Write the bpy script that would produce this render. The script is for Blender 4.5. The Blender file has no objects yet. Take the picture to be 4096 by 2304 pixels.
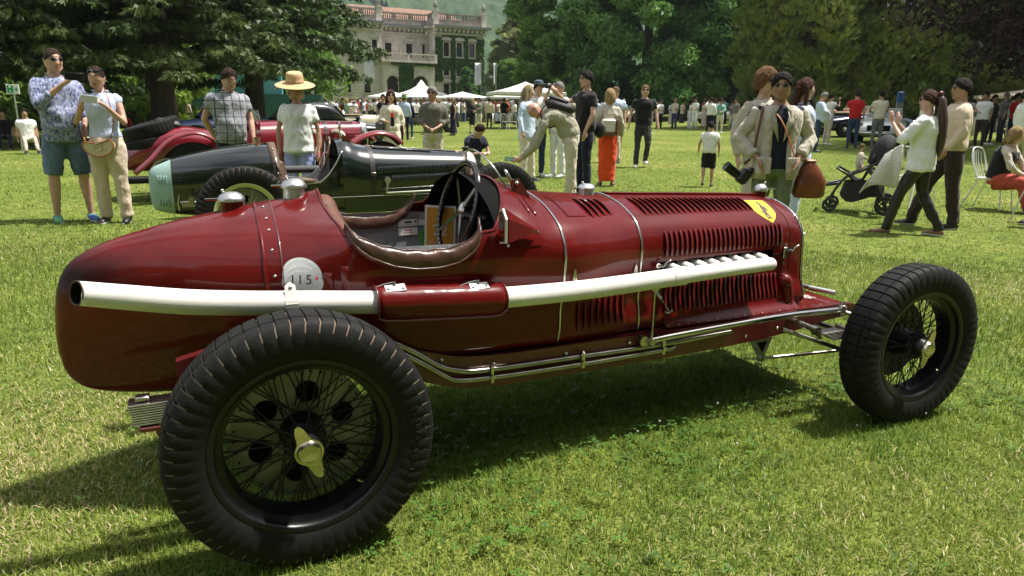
import bpy, bmesh, math, random
import numpy as np
from mathutils import Vector, Matrix, Euler, noise as mnoise

# ------------------------------------------------------------------ camera, sky, sun, exposure
SC = bpy.context.scene
COL = SC.collection
PI = math.pi
R = math.radians
CAM_POS = Vector((-.2097, -2.3985, 1.2105))
CAM_PITCH, CAM_ROLL, CAM_YAW = .247, .017, .429
fwd = Vector((math.sin(CAM_YAW)*math.cos(CAM_PITCH), math.cos(CAM_YAW)*math.cos(CAM_PITCH), -math.sin(CAM_PITCH)))
r0 = Vector((math.cos(CAM_YAW), -math.sin(CAM_YAW), 0))
u0 = r0.cross(fwd)
cam_r = r0*math.cos(CAM_ROLL) + u0*math.sin(CAM_ROLL)
cam_u = -r0*math.sin(CAM_ROLL) + u0*math.cos(CAM_ROLL)
cd = bpy.data.cameras.new('camera')
cam = bpy.data.objects.new('camera', cd)
COL.objects.link(cam)
M = Matrix((cam_r, cam_u, -fwd)).transposed().to_4x4()
M.translation = CAM_POS
cam.matrix_world = M
cd.sensor_width = 36
cd.lens = 24.4
cd.clip_start = .05
cd.clip_end = 6000
SC.camera = cam

SUN_EL, SUN_AZ = R(66), R(100)        # azimuth from +y towards +x: ahead of the red car, high
world = bpy.data.worlds.new('World')
SC.world = world
world.use_nodes = True
wn = world.node_tree
wn.nodes.clear()
wo = wn.nodes.new('ShaderNodeOutputWorld')
wb = wn.nodes.new('ShaderNodeBackground')
ws = wn.nodes.new('ShaderNodeTexSky')
ws.sky_type = 'NISHITA'
ws.sun_disc = False
ws.sun_elevation = SUN_EL
ws.sun_rotation = SUN_AZ
ws.air_density = 1.0
ws.dust_density = 3.0
ws.ozone_density = 1.0
# broken bright cloud over the blue
wtc = wn.nodes.new('ShaderNodeTexCoord')
wmap = wn.nodes.new('ShaderNodeMapping')
wmap.inputs['Scale'].default_value = (1.6, 1.6, 3.2)
wnz = wn.nodes.new('ShaderNodeTexNoise')
wnz.inputs['Scale'].default_value = 1.5
wnz.inputs['Detail'].default_value = 7
wnz.inputs['Roughness'].default_value = .55
wrp = wn.nodes.new('ShaderNodeValToRGB')
wrp.color_ramp.elements[0].position = .40
wrp.color_ramp.elements[1].position = .60
wmx = wn.nodes.new('ShaderNodeMixRGB')
wmx.inputs[2].default_value = (12, 12.2, 12.6, 1)
wn.links.new(wtc.outputs['Generated'], wmap.inputs[0])
wn.links.new(wmap.outputs[0], wnz.inputs['Vector'])
wn.links.new(wnz.outputs[0], wrp.inputs[0])
wn.links.new(wrp.outputs[0], wmx.inputs[0])
wn.links.new(ws.outputs[0], wmx.inputs[1])
wn.links.new(wmx.outputs[0], wb.inputs[0])
wn.links.new(wb.outputs[0], wo.inputs[0])
wb.inputs[1].default_value = .055

sd = bpy.data.lights.new('sun', 'SUN')
sd.energy = 5.0
sd.angle = R(2.5)
sd.color = (1, .955, .88)
sun = bpy.data.objects.new('sun', sd)
COL.objects.link(sun)
sdir = Vector((math.sin(SUN_AZ)*math.cos(SUN_EL), math.cos(SUN_AZ)*math.cos(SUN_EL), math.sin(SUN_EL)))
sun.rotation_euler = sdir.to_track_quat('Z', 'Y').to_euler()
sun.location = (0, 0, 40)

SC.view_settings.view_transform = 'Standard'
SC.view_settings.look = 'None'
SC.view_settings.exposure = 0.8
SC.view_settings.gamma = 1
SC.cycles.use_denoising = True
SC.cycles.use_adaptive_sampling = True
SC.cycles.adaptive_threshold = .02
SC.cycles.max_bounces = 8
SC.cycles.transparent_max_bounces = 8
SC.cycles.caustics_reflective = False
SC.cycles.caustics_refractive = False
SC.cycles.sample_clamp_indirect = 6

# ------------------------------------------------------------------ helpers
rng = np.random.default_rng(7)
random.seed(7)
MATS = {}

def mat(name, col=(.5, .5, .5), rough=.5, metal=0.0, coat=0.0, noise=0.0, nscale=20.0, bump=0.0, bscale=60.0,
        spec=.5, sub=0.0, trans=0.0, col2=None, attr=None, sheen=0.0, coatr=.05, detail=4.0, stretch=None, alpha=None, bdist=.01):
    if name in MATS:
        return MATS[name]
    m = bpy.data.materials.new(name)
    m.use_nodes = True
    nt = m.node_tree
    b = nt.nodes['Principled BSDF']
    b.inputs['Base Color'].default_value = (*col, 1)
    b.inputs['Roughness'].default_value = rough
    b.inputs['Metallic'].default_value = metal
    b.inputs['Coat Weight'].default_value = coat
    b.inputs['Coat Roughness'].default_value = coatr
    b.inputs['Specular IOR Level'].default_value = spec
    if sheen: b.inputs['Sheen Weight'].default_value = sheen
    if trans: b.inputs['Transmission Weight'].default_value = trans
    if alpha is not None: b.inputs['Alpha'].default_value = alpha
    tc = nt.nodes.new('ShaderNodeTexCoord')
    src = tc.outputs['Object']
    if stretch:
        mp = nt.nodes.new('ShaderNodeMapping')
        mp.inputs['Scale'].default_value = stretch
        nt.links.new(src, mp.inputs[0]); src = mp.outputs[0]
    if attr:
        at = nt.nodes.new('ShaderNodeAttribute')
        at.attribute_name = attr
        csrc = at.outputs['Color']
    else:
        csrc = None
    if noise or col2:
        nz = nt.nodes.new('ShaderNodeTexNoise')
        nz.inputs['Scale'].default_value = nscale
        nz.inputs['Detail'].default_value = detail
        nz.inputs['Roughness'].default_value = .6
        nt.links.new(src, nz.inputs['Vector'])
        mr = nt.nodes.new('ShaderNodeMapRange')
        mr.inputs['From Min'].default_value = .35
        mr.inputs['From Max'].default_value = .65
        nt.links.new(nz.outputs[0], mr.inputs[0])
        mx = nt.nodes.new('ShaderNodeMixRGB')
        if csrc is None:
            c2 = col2 or tuple(c*(1-noise) for c in col)
            mx.inputs[1].default_value = (*col, 1)
            mx.inputs[2].default_value = (*c2, 1)
            nt.links.new(mr.outputs[0], mx.inputs[0])
        else:
            mx.blend_type = 'MULTIPLY'
            mx.inputs[2].default_value = (1-noise, 1-noise, 1-noise, 1)
            nt.links.new(mr.outputs[0], mx.inputs[0])
            nt.links.new(csrc, mx.inputs[1])
        csrc = mx.outputs[0]
    if csrc is not None:
        nt.links.new(csrc, b.inputs['Base Color'])
    if bump:
        nb = nt.nodes.new('ShaderNodeTexNoise')
        nb.inputs['Scale'].default_value = bscale
        nb.inputs['Detail'].default_value = 3
        nt.links.new(src, nb.inputs['Vector'])
        bp = nt.nodes.new('ShaderNodeBump')
        bp.inputs['Strength'].default_value = bump
        bp.inputs['Distance'].default_value = bdist
        nt.links.new(nb.outputs[0], bp.inputs['Height'])
        nt.links.new(bp.outputs[0], b.inputs['Normal'])
    MATS[name] = m
    return m

def leafmat(name, col, col2, nscale=1.2, trans=.35):
    """thin leaf: diffuse with some light through it; clumps differ in hue"""
    if name in MATS: return MATS[name]
    m = bpy.data.materials.new(name); m.use_nodes = True
    nt = m.node_tree; nt.nodes.clear()
    o = nt.nodes.new('ShaderNodeOutputMaterial')
    d = nt.nodes.new('ShaderNodeBsdfPrincipled')
    d.inputs['Roughness'].default_value = .5
    d.inputs['Specular IOR Level'].default_value = .3
    t = nt.nodes.new('ShaderNodeBsdfTranslucent')
    mx = nt.nodes.new('ShaderNodeMixShader'); mx.inputs[0].default_value = trans
    tc = nt.nodes.new('ShaderNodeTexCoord')
    nz = nt.nodes.new('ShaderNodeTexNoise'); nz.inputs['Scale'].default_value = nscale; nz.inputs['Detail'].default_value = 5
    nt.links.new(tc.outputs['Object'], nz.inputs['Vector'])
    mr = nt.nodes.new('ShaderNodeMapRange'); mr.inputs['From Min'].default_value = .36; mr.inputs['From Max'].default_value = .64
    nt.links.new(nz.outputs[0], mr.inputs[0])
    c = nt.nodes.new('ShaderNodeMixRGB'); c.inputs[1].default_value = (*col, 1); c.inputs[2].default_value = (*col2, 1)
    nt.links.new(mr.outputs[0], c.inputs[0])
    nt.links.new(c.outputs[0], d.inputs['Base Color']); nt.links.new(c.outputs[0], t.inputs[0])
    nt.links.new(d.outputs[0], mx.inputs[1]); nt.links.new(t.outputs[0], mx.inputs[2]); nt.links.new(mx.outputs[0], o.inputs[0])
    MATS[name] = m
    return m

def tag(o, label=None, cat=None, group=None, kind=None):
    if label: o['label'] = label
    if cat: o['category'] = cat
    if group: o['group'] = group
    if kind: o['kind'] = kind
    return o

def empty(name, loc=(0, 0, 0), rz=0, label=None, cat=None, group=None, parent=None):
    o = bpy.data.objects.new(name, None)
    COL.objects.link(o)
    o.location = loc
    o.rotation_euler = (0, 0, rz)
    o.empty_display_size = .1
    if parent: o.parent = parent
    return tag(o, label, cat, group)

def copy_tree(o, parent=None):
    c = o.copy(); COL.objects.link(c); c.parent = parent
    for ch in list(o.children):
        copy_tree(ch, c)
    return c

def link(name, me, parent=None, mats=(), smooth=True, ang=40):
    for m in (mats if isinstance(mats, (list, tuple)) else [mats]):
        me.materials.append(m)
    if smooth:
        me.shade_smooth()
        if ang < 180: me.set_sharp_from_angle(angle=R(ang))
    o = bpy.data.objects.new(name, me)
    COL.objects.link(o)
    if parent: o.parent = parent
    return o

def fast_mesh(name, V, F, k):
    """V (n,3) array, F (m,k) index array"""
    me = bpy.data.meshes.new(name)
    V = np.ascontiguousarray(V, np.float32); F = np.ascontiguousarray(F, np.int32)
    me.vertices.add(len(V)); me.vertices.foreach_set('co', V.ravel())
    me.loops.add(F.size); me.loops.foreach_set('vertex_index', F.ravel())
    me.polygons.add(len(F)); me.polygons.foreach_set('loop_start', np.arange(0, F.size, k, dtype=np.int32))
    me.update(calc_edges=True)
    return me

def frame_from(d, up=(0, 0, 1)):
    d = Vector(d).normalized(); up = Vector(up)
    if abs(d.dot(up)) > .98: up = Vector((1, 0, 0))
    s = d.cross(up).normalized(); t = s.cross(d).normalized()
    return s, t, d

class MB:
    def __init__(self): self.v, self.f, self.mi = [], [], []
    def add(self, vs, fs, mi=0):
        n = len(self.v); self.v += [tuple(x) for x in vs]
        self.f += [tuple(i+n for i in f) for f in fs]; self.mi += [mi]*len(fs)
        return self
    def box(self, c, s, rot=None, mi=0, bev=0.0):
        x, y, z = s[0]/2, s[1]/2, s[2]/2
        if bev:
            b = min(bev, x*.9, y*.9, z*.9)
            vs = []
            for zz, k in ((-z, b), (-z+b, 0), (z-b, 0), (z, b)):
                X, Y = x-k, y-k; c8 = b if not k else b*.3
                vs += [(-X+c8, -Y, zz), (X-c8, -Y, zz), (X, -Y+c8, zz), (X, Y-c8, zz), (X-c8, Y, zz), (-X+c8, Y, zz), (-X, Y-c8, zz), (-X, -Y+c8, zz)]
            fs = [tuple(range(7, -1, -1)), tuple(range(24, 32))]
            for l in range(3):
                for i in range(8):
                    j = (i+1) % 8
                    fs.append((l*8+i, l*8+j, l*8+8+j, l*8+8+i))
        else:
            vs = [(a*x, b2*y, c2*z) for a in (-1, 1) for b2 in (-1, 1) for c2 in (-1, 1)]
            fs = [(0, 1, 3, 2), (4, 6, 7, 5), (0, 4, 5, 1), (2, 3, 7, 6), (0, 2, 6, 4), (1, 5, 7, 3)]
        if rot is not None:
            vs = [rot @ Vector(q) for q in vs]
        return self.add([(q[0]+c[0], q[1]+c[1], q[2]+c[2]) for q in vs], fs, mi)
    def tube(self, path, r, n=8, caps=True, mi=0, flat=1.0, up=(0, 0, 1), closed=False):
        P = [Vector(p) for p in path]; m = len(P)
        rr = r if isinstance(r, (list, tuple, np.ndarray)) else [r]*m
        vs, fs = [], []
        s = None
        for i, p in enumerate(P):
            if closed: d = P[(i+1) % m]-P[i-1]
            else: d = P[min(i+1, m-1)]-P[max(i-1, 0)]
            if d.length < 1e-9: d = Vector((0, 0, 1))
            d.normalize()
            if s is None: s, t, _ = frame_from(d, up)
            else:
                s = (s-d*s.dot(d))
                s = s.normalized() if s.length > 1e-6 else frame_from(d, up)[0]
                t = s.cross(d)
            for k in range(n):
                a = 2*PI*k/n
                vs.append(p+s*(math.cos(a)*rr[i])+t*(math.sin(a)*rr[i]*flat))
        for i in range(m if closed else m-1):
            for k in range(n):
                a, b = i*n+k, i*n+(k+1) % n
                c, d2 = ((i+1) % m)*n+(k+1) % n, ((i+1) % m)*n+k
                fs.append((a, b, c, d2))
        if caps and not closed:
            fs.append(tuple(range(n-1, -1, -1))); fs.append(tuple(range((m-1)*n, m*n)))
        return self.add(vs, fs, mi)
    def lathe(self, prof, n=24, c=(0, 0, 0), axis='z', mi=0, closed=False, rot=None, caps=True):
        """prof: list of (radius, height)"""
        vs, fs = [], []; m = len(prof)
        for (r, h) in prof:
            for k in range(n):
                a = 2*PI*k/n; x, y = r*math.cos(a), r*math.sin(a)
                q = (x, y, h) if axis == 'z' else ((x, h, y) if axis == 'y' else (h, x, y))
                if rot is not None: q = rot @ Vector(q)
                vs.append((q[0]+c[0], q[1]+c[1], q[2]+c[2]))
        for i in range(m if closed else m-1):
            for k in range(n):
                a, b = i*n+k, i*n+(k+1) % n
                c2, d = ((i+1) % m)*n+(k+1) % n, ((i+1) % m)*n+k
                fs.append((a, b, c2, d))
        if not closed and caps:
            if prof[0][0] > 1e-5: fs.append(tuple(range(n-1, -1, -1)))
            if prof[-1][0] > 1e-5: fs.append(tuple(range((m-1)*n, m*n)))
        return self.add(vs, fs, mi)
    def grid(self, P, cu=False, cv=False, mi=0):
        P = np.asarray(P, float); m, n = P.shape[:2]
        fs = []
        for i in range(m if cu else m-1):
            for j in range(n if cv else n-1):
                i2, j2 = (i+1) % m, (j+1) % n
                fs.append((i*n+j, i*n+j2, i2*n+j2, i2*n+j))
        return self.add(P.reshape(-1, 3), fs, mi)
    def prism(self, poly, a, b, mi=0):
        """poly: list of 3d points (planar), extruded from offset a to offset b (vectors)"""
        n = len(poly); a = Vector(a); b = Vector(b)
        vs = [Vector(p)+a for p in poly]+[Vector(p)+b for p in poly]
        fs = [tuple(range(n-1, -1, -1)), tuple(range(n, 2*n))]
        fs += [(i, (i+1) % n, n+(i+1) % n, n+i) for i in range(n)]
        return self.add(vs, fs, mi)
    def ball(self, c, r, nu=12, nv=8, mi=0, sq=(1, 1, 1)):
        vs, fs = [], []
        for i in range(nv+1):
            th = PI*i/nv
            for k in range(nu):
                a = 2*PI*k/nu
                vs.append((c[0]+r*sq[0]*math.sin(th)*math.cos(a), c[1]+r*sq[1]*math.sin(th)*math.sin(a), c[2]+r*sq[2]*math.cos(th)))
        for i in range(nv):
            for k in range(nu):
                fs.append((i*nu+k, (i+1)*nu+k, (i+1)*nu+(k+1) % nu, i*nu+(k+1) % nu))
        return self.add(vs, fs, mi)
    def mesh(self, name='m', merge=0.0):
        me = bpy.data.meshes.new(name)
        me.from_pydata([tuple(map(float, q)) for q in self.v], [], self.f)
        me.polygons.foreach_set('material_index', self.mi)
        bm = bmesh.new(); bm.from_mesh(me)
        if merge: bmesh.ops.remove_doubles(bm, verts=bm.verts, dist=merge)
        bad = [f for f in bm.faces if f.calc_area() < 1e-12]
        if bad: bmesh.ops.delete(bm, geom=bad, context='FACES_ONLY')
        bmesh.ops.recalc_face_normals(bm, faces=bm.faces)
        bm.to_mesh(me); bm.free()
        me.update()
        return me
    def build(self, name, mats, parent=None, smooth=True, ang=40, merge=0.0, loc=None):
        o = link(name, self.mesh(name, merge), parent, mats, smooth, ang)
        if loc is not None: o.location = loc
        return o

def spl(pts, n):
    """smooth curve through points (Catmull-Rom), n samples"""
    P = np.asarray(pts, float); m = len(P)
    Q = np.vstack([2*P[0]-P[1], P, 2*P[-1]-P[-2]])
    out = []
    for s in np.linspace(0, m-1, n):
        i = min(int(s), m-2); t = s-i
        a, b, c, d = Q[i], Q[i+1], Q[i+2], Q[i+3]
        out.append(.5*((2*b)+(c-a)*t+(2*a-5*b+4*c-d)*t*t+(3*b-a-3*c+d)*t**3))
    return np.array(out)

def text(s, size, mtl, parent, mtx, name='lettering', extrude=0.0, align='CENTER'):
    cu = bpy.data.curves.new(name, 'FONT')
    cu.body = s; cu.size = size; cu.align_x = align; cu.align_y = 'CENTER'; cu.extrude = extrude; cu.resolution_u = 3
    t_ = bpy.data.objects.new(name, cu)
    me = bpy.data.meshes.new_from_object(t_)
    bpy.data.objects.remove(t_); bpy.data.curves.remove(cu)
    me.materials.clear(); me.materials.append(mtl)
    o = bpy.data.objects.new(name, me); COL.objects.link(o)
    if parent: o.parent = parent
    o.matrix_local = mtx
    return o

def basis(o, x, y, z=None):
    x = Vector(x).normalized(); y = Vector(y); y = (y-x*y.dot(x)).normalized()
    m = Matrix((x, y, x.cross(y))).transposed().to_4x4(); m.translation = Vector(o)
    return m
# ------------------------------------------------------------------ the red racing car
M_RED = mat('red_paint', (.118, .0052, .0048), .35, coat=.50, spec=.10, noise=.25, nscale=6, coatr=.03)
M_REDD = mat('red_chassis_paint', (.12, .008, .010), .4, coat=.7, noise=.3, nscale=9, coatr=.12)
M_BLK = mat('black_inside', (.005, .005, .005), .9, spec=.1)
M_RUB = mat('tyre_rubber', (.0065, .0062, .006), .72, spec=.3, noise=.35, nscale=14, bump=.12, bscale=150)
M_DUST = mat('tyre_groove_dust', (.16, .12, .085), .9)
M_BLKP = mat('black_enamel', (.006, .006, .007), .34, coat=.15, spec=.3)
M_CHR = mat('bright_metal', (.62, .60, .57), .16, metal=1.0, noise=.15, nscale=30)
M_STL = mat('steel_tube', (.50, .47, .43), .26, metal=1.0, noise=.3, nscale=18)
M_ALU = mat('satin_aluminium', (.62, .62, .61), .38, metal=1.0, noise=.2, nscale=40)
M_DRUM = mat('drum_alloy', (.26, .26, .25), .5, metal=.7, noise=.35, nscale=12)
M_BRASS = mat('brass_spinner', (.60, .55, .43), .22, metal=1.0, noise=.25, nscale=40)
M_WPIPE = mat('white_heat_tape', (.80, .78, .74), .72, noise=.20, nscale=7, bump=.12, bscale=26, stretch=(.35, 1, 1))
M_LEA = mat('brown_leather', (.105, .048, .032), .34, noise=.5, nscale=14, bump=.6, bscale=16)
M_TAN = mat('tan_leather', (.13, .048, .024), .55, noise=.35, nscale=12, bump=.3, bscale=30)
M_GREY = mat('grey_interior', (.30, .315, .335), .6, noise=.35, nscale=9, bump=.2, bscale=40)
M_WHITE = mat('white_card', (.80, .80, .80), .5)
M_ORNG = mat('ochre_card', (.62, .32, .03), .5)
M_GRN = mat('green_sticker', (.10, .45, .06), .5)
M_YEL = mat('yellow_badge', (.80, .52, .012), .4)
M_INK = mat('black_ink', (.02, .018, .016), .5)
M_REDINK = mat('red_ink', (.6, .02, .02), .5)
M_BADGE = mat('grey_badge', (.52, .53, .54), .45)
M_WOODR = mat('dark_wheel_rim', (.022, .012, .010), .18, coat=.8)
M_CREAM = mat('cream_enamel', (.55, .56, .30), .4)
M_GLASS = bpy.data.materials.new('windscreen_glass'); M_GLASS.use_nodes = True
_n = M_GLASS.node_tree; _b = _n.nodes['Principled BSDF']
_b.inputs['Base Color'].default_value = (.9, .95, .92, 1); _b.inputs['Roughness'].default_value = .03
_b.inputs['Alpha'].default_value = .13; _b.inputs['Specular IOR Level'].default_value = .8

ST = [  # x, half section from top centre down to the belly
 (-.633, [(0,.552),(.002,.547),(.003,.543),(.0035,.538),(.004,.53),(.004,.52),(.004,.511),(.0035,.50),(.002,.488),(0,.478)]),
 (-.626, [(0,.62),(.005,.612),(.009,.60),(.012,.582),(.014,.56),(.015,.533),(.015,.508),(.013,.48),(.008,.45),(0,.43)]),
 (-.612, [(0,.685),(.010,.676),(.018,.66),(.024,.635),(.028,.60),(.030,.56),(.029,.515),(.025,.465),(.015,.415),(0,.392)]),
 (-.58, [(0,.747),(.016,.738),(.029,.72),(.040,.69),(.048,.645),(.052,.59),(.051,.52),(.044,.44),(.027,.378),(0,.358)]),
 (-.54, [(0,.778),(.024,.769),(.045,.75),(.061,.715),(.072,.665),(.077,.60),(.075,.52),(.064,.43),(.040,.362),(0,.340)]),
 (-.46, [(0,.815),(.036,.806),(.068,.785),(.092,.745),(.109,.69),(.116,.615),(.113,.52),(.098,.42),(.062,.345),(0,.323)]),
 (-.36, [(0,.845),(.05,.835),(.095,.811),(.129,.77),(.152,.71),(.162,.63),(.159,.53),(.139,.42),(.09,.335),(0,.312)]),
 (-.25, [(0,.872),(.064,.861),(.122,.835),(.168,.793),(.200,.73),(.214,.65),(.211,.55),(.187,.43),(.125,.333),(0,.305)]),
 (-.15, [(0,.891),(.074,.879),(.143,.851),(.198,.809),(.238,.745),(.258,.665),(.256,.56),(.229,.44),(.16,.334),(0,.30)]),
 (-.04, [(0,.912),(.082,.898),(.16,.869),(.226,.828),(.276,.765),(.304,.685),(.302,.58),(.273,.455),(.20,.34),(0,.30)]),
 (.08, [(0,.932),(.088,.908),(.175,.882),(.255,.85),(.315,.795),(.345,.715),(.345,.61),(.317,.48),(.25,.37),(0,.33)]),
 (.155, [(0,.950),(.09,.916),(.19,.889),(.285,.865),(.35,.82),(.375,.745),(.374,.64),(.347,.51),(.285,.39),(0,.35)]),
 (.20, [(0,.958),(.10,.924),(.205,.893),(.305,.869),(.37,.828),(.388,.755),(.386,.655),(.362,.53),(.305,.405),(0,.36)]),
 (.40, [(0,.97),(.12,.95),(.23,.92),(.32,.885),(.38,.835),(.395,.76),(.392,.67),(.37,.55),(.325,.42),(0,.38)]),
 (.65, [(0,1.005),(.14,.985),(.25,.945),(.335,.893),(.383,.83),(.397,.76),(.393,.68),(.375,.57),(.332,.42),(0,.39)]),
 (.76, [(0,.985),(.14,.968),(.25,.932),(.335,.883),(.382,.822),(.396,.755),(.391,.675),(.373,.57),(.33,.42),(0,.39)]),
 (.903, [(0,.932),(.155,.915),(.26,.883),(.335,.842),(.376,.795),(.392,.745),(.387,.67),(.369,.57),(.325,.415),(0,.39)]),
 (1.27, [(0,.901),(.120,.884),(.2,.858),(.25,.83),(.287,.79),(.307,.735),(.305,.66),(.3,.55),(.291,.41),(0,.39)]),
 (1.70, [(0,.885),(.10,.868),(.17,.842),(.218,.812),(.25,.775),(.267,.717),(.268,.65),(.268,.55),(.268,.415),(0,.39)]),
 (2.08, [(0,.868),(.085,.852),(.145,.824),(.190,.795),(.220,.757),(.233,.70),(.236,.635),(.242,.55),(.252,.43),(0,.40)]),
 (2.15, [(0,.856),(.083,.841),(.141,.815),(.184,.784),(.212,.745),(.226,.692),(.231,.625),(.238,.54),(.248,.43),(0,.40)]),
]
SX = np.array([s[0] for s in ST]); SP = np.array([s[1] for s in ST])
for _i, _x in enumerate(SX):      # the tail tucks in below its widest line
    if _x <= .10:
        _k = min(1, (.16-_x)/.25); SP[_i, 5:9, 0] *= 1-_k*np.array([.02, .12, .30, .42])

def _herm(X, Y, x):
    """monotone-ish cubic through stations; Y (m, ...)"""
    d = (Y[1:]-Y[:-1])/((X[1:]-X[:-1]).reshape(-1, *([1]*(Y.ndim-1))))
    m = np.empty_like(Y); m[0] = d[0]; m[-1] = d[-1]
    same = (d[1:]*d[:-1]) > 0
    h = (X[1:]-X[:-1]).reshape(-1, *([1]*(Y.ndim-1)))
    w1, w2 = 2*h[1:]+h[:-1], h[1:]+2*h[:-1]
    with np.errstate(divide='ignore', invalid='ignore'):
        hm = (w1+w2)/(w1/d[:-1]+w2/d[1:])
    m[1:-1] = np.where(same, hm, 0)
    i = int(np.clip(np.searchsorted(X, x)-1, 0, len(X)-2))
    H = X[i+1]-X[i]; t = (x-X[i])/H
    return ((2*t**3-3*t*t+1)*Y[i]+(t**3-2*t*t+t)*H*m[i]+(-2*t**3+3*t*t)*Y[i+1]+(t**3-t*t)*H*m[i+1])

_sec = {}
def section(x):
    k = round(float(x), 5)
    if k not in _sec: _sec[k] = _herm(SX, SP, k)
    return _sec[k]

def surf(x, t, side=-1, off=0.0):
    """point on the body skin; t 0 (ridge) .. 9 (belly); side -1 is the near flank"""
    C = section(x)
    Q = np.vstack([[-C[1][0], C[1][1]], C, [-C[8][0], C[8][1]]])
    i = int(min(max(t, 0), 8.9999)); f = t-i
    a, b, c, d = Q[i], Q[i+1], Q[i+2], Q[i+3]
    p = .5*((2*b)+(c-a)*f+(2*a-5*b+4*c-d)*f*f+(3*b-a-3*c+d)*f**3)
    if off:
        tg = .5*((c-a)+2*(2*a-5*b+4*c-d)*f+3*(3*b-a-3*c+d)*f*f)
        n = np.array([-tg[1], tg[0]]); n /= (np.linalg.norm(n)+1e-9)
        p = p+n*off
    return np.array([x, side*p[0], p[1]])

def t_at_z(x, z, lo=0.0, hi=8.5):
    for _ in range(40):
        m = (lo+hi)/2
        if surf(x, m)[2] > z: lo = m
        else: hi = m
    return (lo+hi)/2

car = empty('racing_car', (0, 0, 0), 0, 'dark red single-seat open-wheel racing car with long white exhaust pipe', 'car')
TS = np.concatenate([np.linspace(0, 8, 65), [8.3, 8.6, 9]])

def loft(xs, ts=TS, off=0.0):
    P = []
    for x in xs:
        near = [surf(x, t, -1, off) for t in ts]
        far = [surf(x, t, 1, off) for t in ts[1:]]
        P.append(far[::-1]+near)
    return np.array(P)

# tail
xs = np.concatenate([[-.633, -.632, -.630, -.626, -.620, -.612], np.linspace(-.60, -.04, 34)])
tail = MB().grid(loft(xs)).build('tail_fairing', M_RED, car, ang=180, merge=1e-4)
# soot burnt onto the tail beside the exhaust mouth
nt = M_RED.node_tree; b_ = nt.nodes['Principled BSDF']
m_soot = M_RED.copy(); m_soot.name = 'red_paint_with_exhaust_soot'
sn = m_soot.node_tree; sb = sn.nodes['Principled BSDF']
lnk = [l for l in sn.links if l.to_socket == sb.inputs['Base Color']][0]; s_from = lnk.from_socket
tcn = sn.nodes.new('ShaderNodeTexCoord'); mpn = sn.nodes.new('ShaderNodeMapping')
mpn.inputs['Location'].default_value = (.575*3.6, 0, -.72*8.0); mpn.inputs['Scale'].default_value = (3.6, 0, 8.0)
gr = sn.nodes.new('ShaderNodeTexGradient'); gr.gradient_type = 'SPHERICAL'
nz_ = sn.nodes.new('ShaderNodeTexNoise'); nz_.inputs['Scale'].default_value = 9
mth = sn.nodes.new('ShaderNodeMath'); mth.operation = 'MULTIPLY_ADD'; mth.inputs[1].default_value = .5; mth.inputs[2].default_value = -.2
ad = sn.nodes.new('ShaderNodeMath'); ad.operation = 'ADD'; ad.use_clamp = True
rmp = sn.nodes.new('ShaderNodeValToRGB'); rmp.color_ramp.elements[0].position = .26; rmp.color_ramp.elements[1].position = .90; rmp.color_ramp.elements[1].color = (.9, .9, .9, 1)
mxs = sn.nodes.new('ShaderNodeMixRGB'); mxs.inputs[2].default_value = (.006, .005, .005, 1)
sn.links.new(tcn.outputs['Object'], mpn.inputs[0]); sn.links.new(mpn.outputs[0], gr.inputs[0])
sn.links.new(tcn.outputs['Object'], nz_.inputs['Vector']); sn.links.new(nz_.outputs[0], mth.inputs[0])
sn.links.new(gr.outputs[1], ad.inputs[0]); sn.links.new(mth.outputs[0], ad.inputs[1]); sn.links.new(ad.outputs[0], rmp.inputs[0])
inv = sn.nodes.new('ShaderNodeMath'); inv.operation = 'SUBTRACT'; inv.inputs[0].default_value = 1; sn.links.new(rmp.outputs[0], inv.inputs[1]); cw = sn.nodes.new('ShaderNodeMath'); cw.operation = 'MULTIPLY'; cw.inputs[1].default_value = .50; sn.links.new(inv.outputs[0], cw.inputs[0]); sn.links.new(cw.outputs[0], sb.inputs['Coat Weight'])
sn.links.new(rmp.outputs[0], mxs.inputs[0]); sn.links.new(s_from, mxs.inputs[1]); sn.links.new(mxs.outputs[0], sb.inputs['Base Color'])
tail.data.materials[0] = m_soot

# cockpit: where the opening starts and ends along each line of the skin
U = [(.862,.190,.603),(.84,.195,.600),(.81,.214,.590),(.785,.245,.572),(.765,.283,.545),(.75,.325,.515),(.742,.36,.485),(.7375,.41,.43)]
Uz = np.array([u[0] for u in U])[::-1]; Ua = np.array([u[1] for u in U])[::-1]; Ub = np.array([u[2] for u in U])[::-1]
def rim(t):
    xa, xb = .18, .62
    for _ in range(12):
        pa, pb = surf(xa, t), surf(xb, t)
        za = pa[2]; ya = abs(pa[1])
        if za >= .862 or t < 3.6: xa = .160+.03*min(ya/.38, 1)**2
        else: xa = float(np.interp(za, Uz, Ua))
        zb = pb[2]; yb = abs(pb[1])
        if zb >= .84: xb = .60+.165*math.sqrt(max(0, 1-(yb/.392)**2))
        else: xb = float(np.interp(zb, Uz, Ub))
    if za < .7375: xa = .42
    if zb < .7375: xb = .42
    return xa, xb
tsb = np.concatenate([np.linspace(0, 6.2, 75), np.linspace(6.3, 8, 12), [8.3, 8.6, 9]])
RIM = [rim(t) for t in tsb]
def rear_patch(side):
    P = []
    for s in np.linspace(0, 1, 22):
        P.append([surf(-.04+(RIM[j][0]+.04)*s, t, side) for j, t in enumerate(tsb)])
    return P
def fore_patch(side):
    P = []
    for s in np.linspace(0, 1, 26):
        P.append([surf(RIM[j][1]+(.903-RIM[j][1])*s, t, side) for j, t in enumerate(tsb)])
    return P
bs = MB()
for sd_ in (-1, 1):
    bs.grid(rear_patch(sd_)); bs.grid(fore_patch(sd_))
bs.build('body_shell', M_RED, car, ang=60, merge=4e-4)
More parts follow.
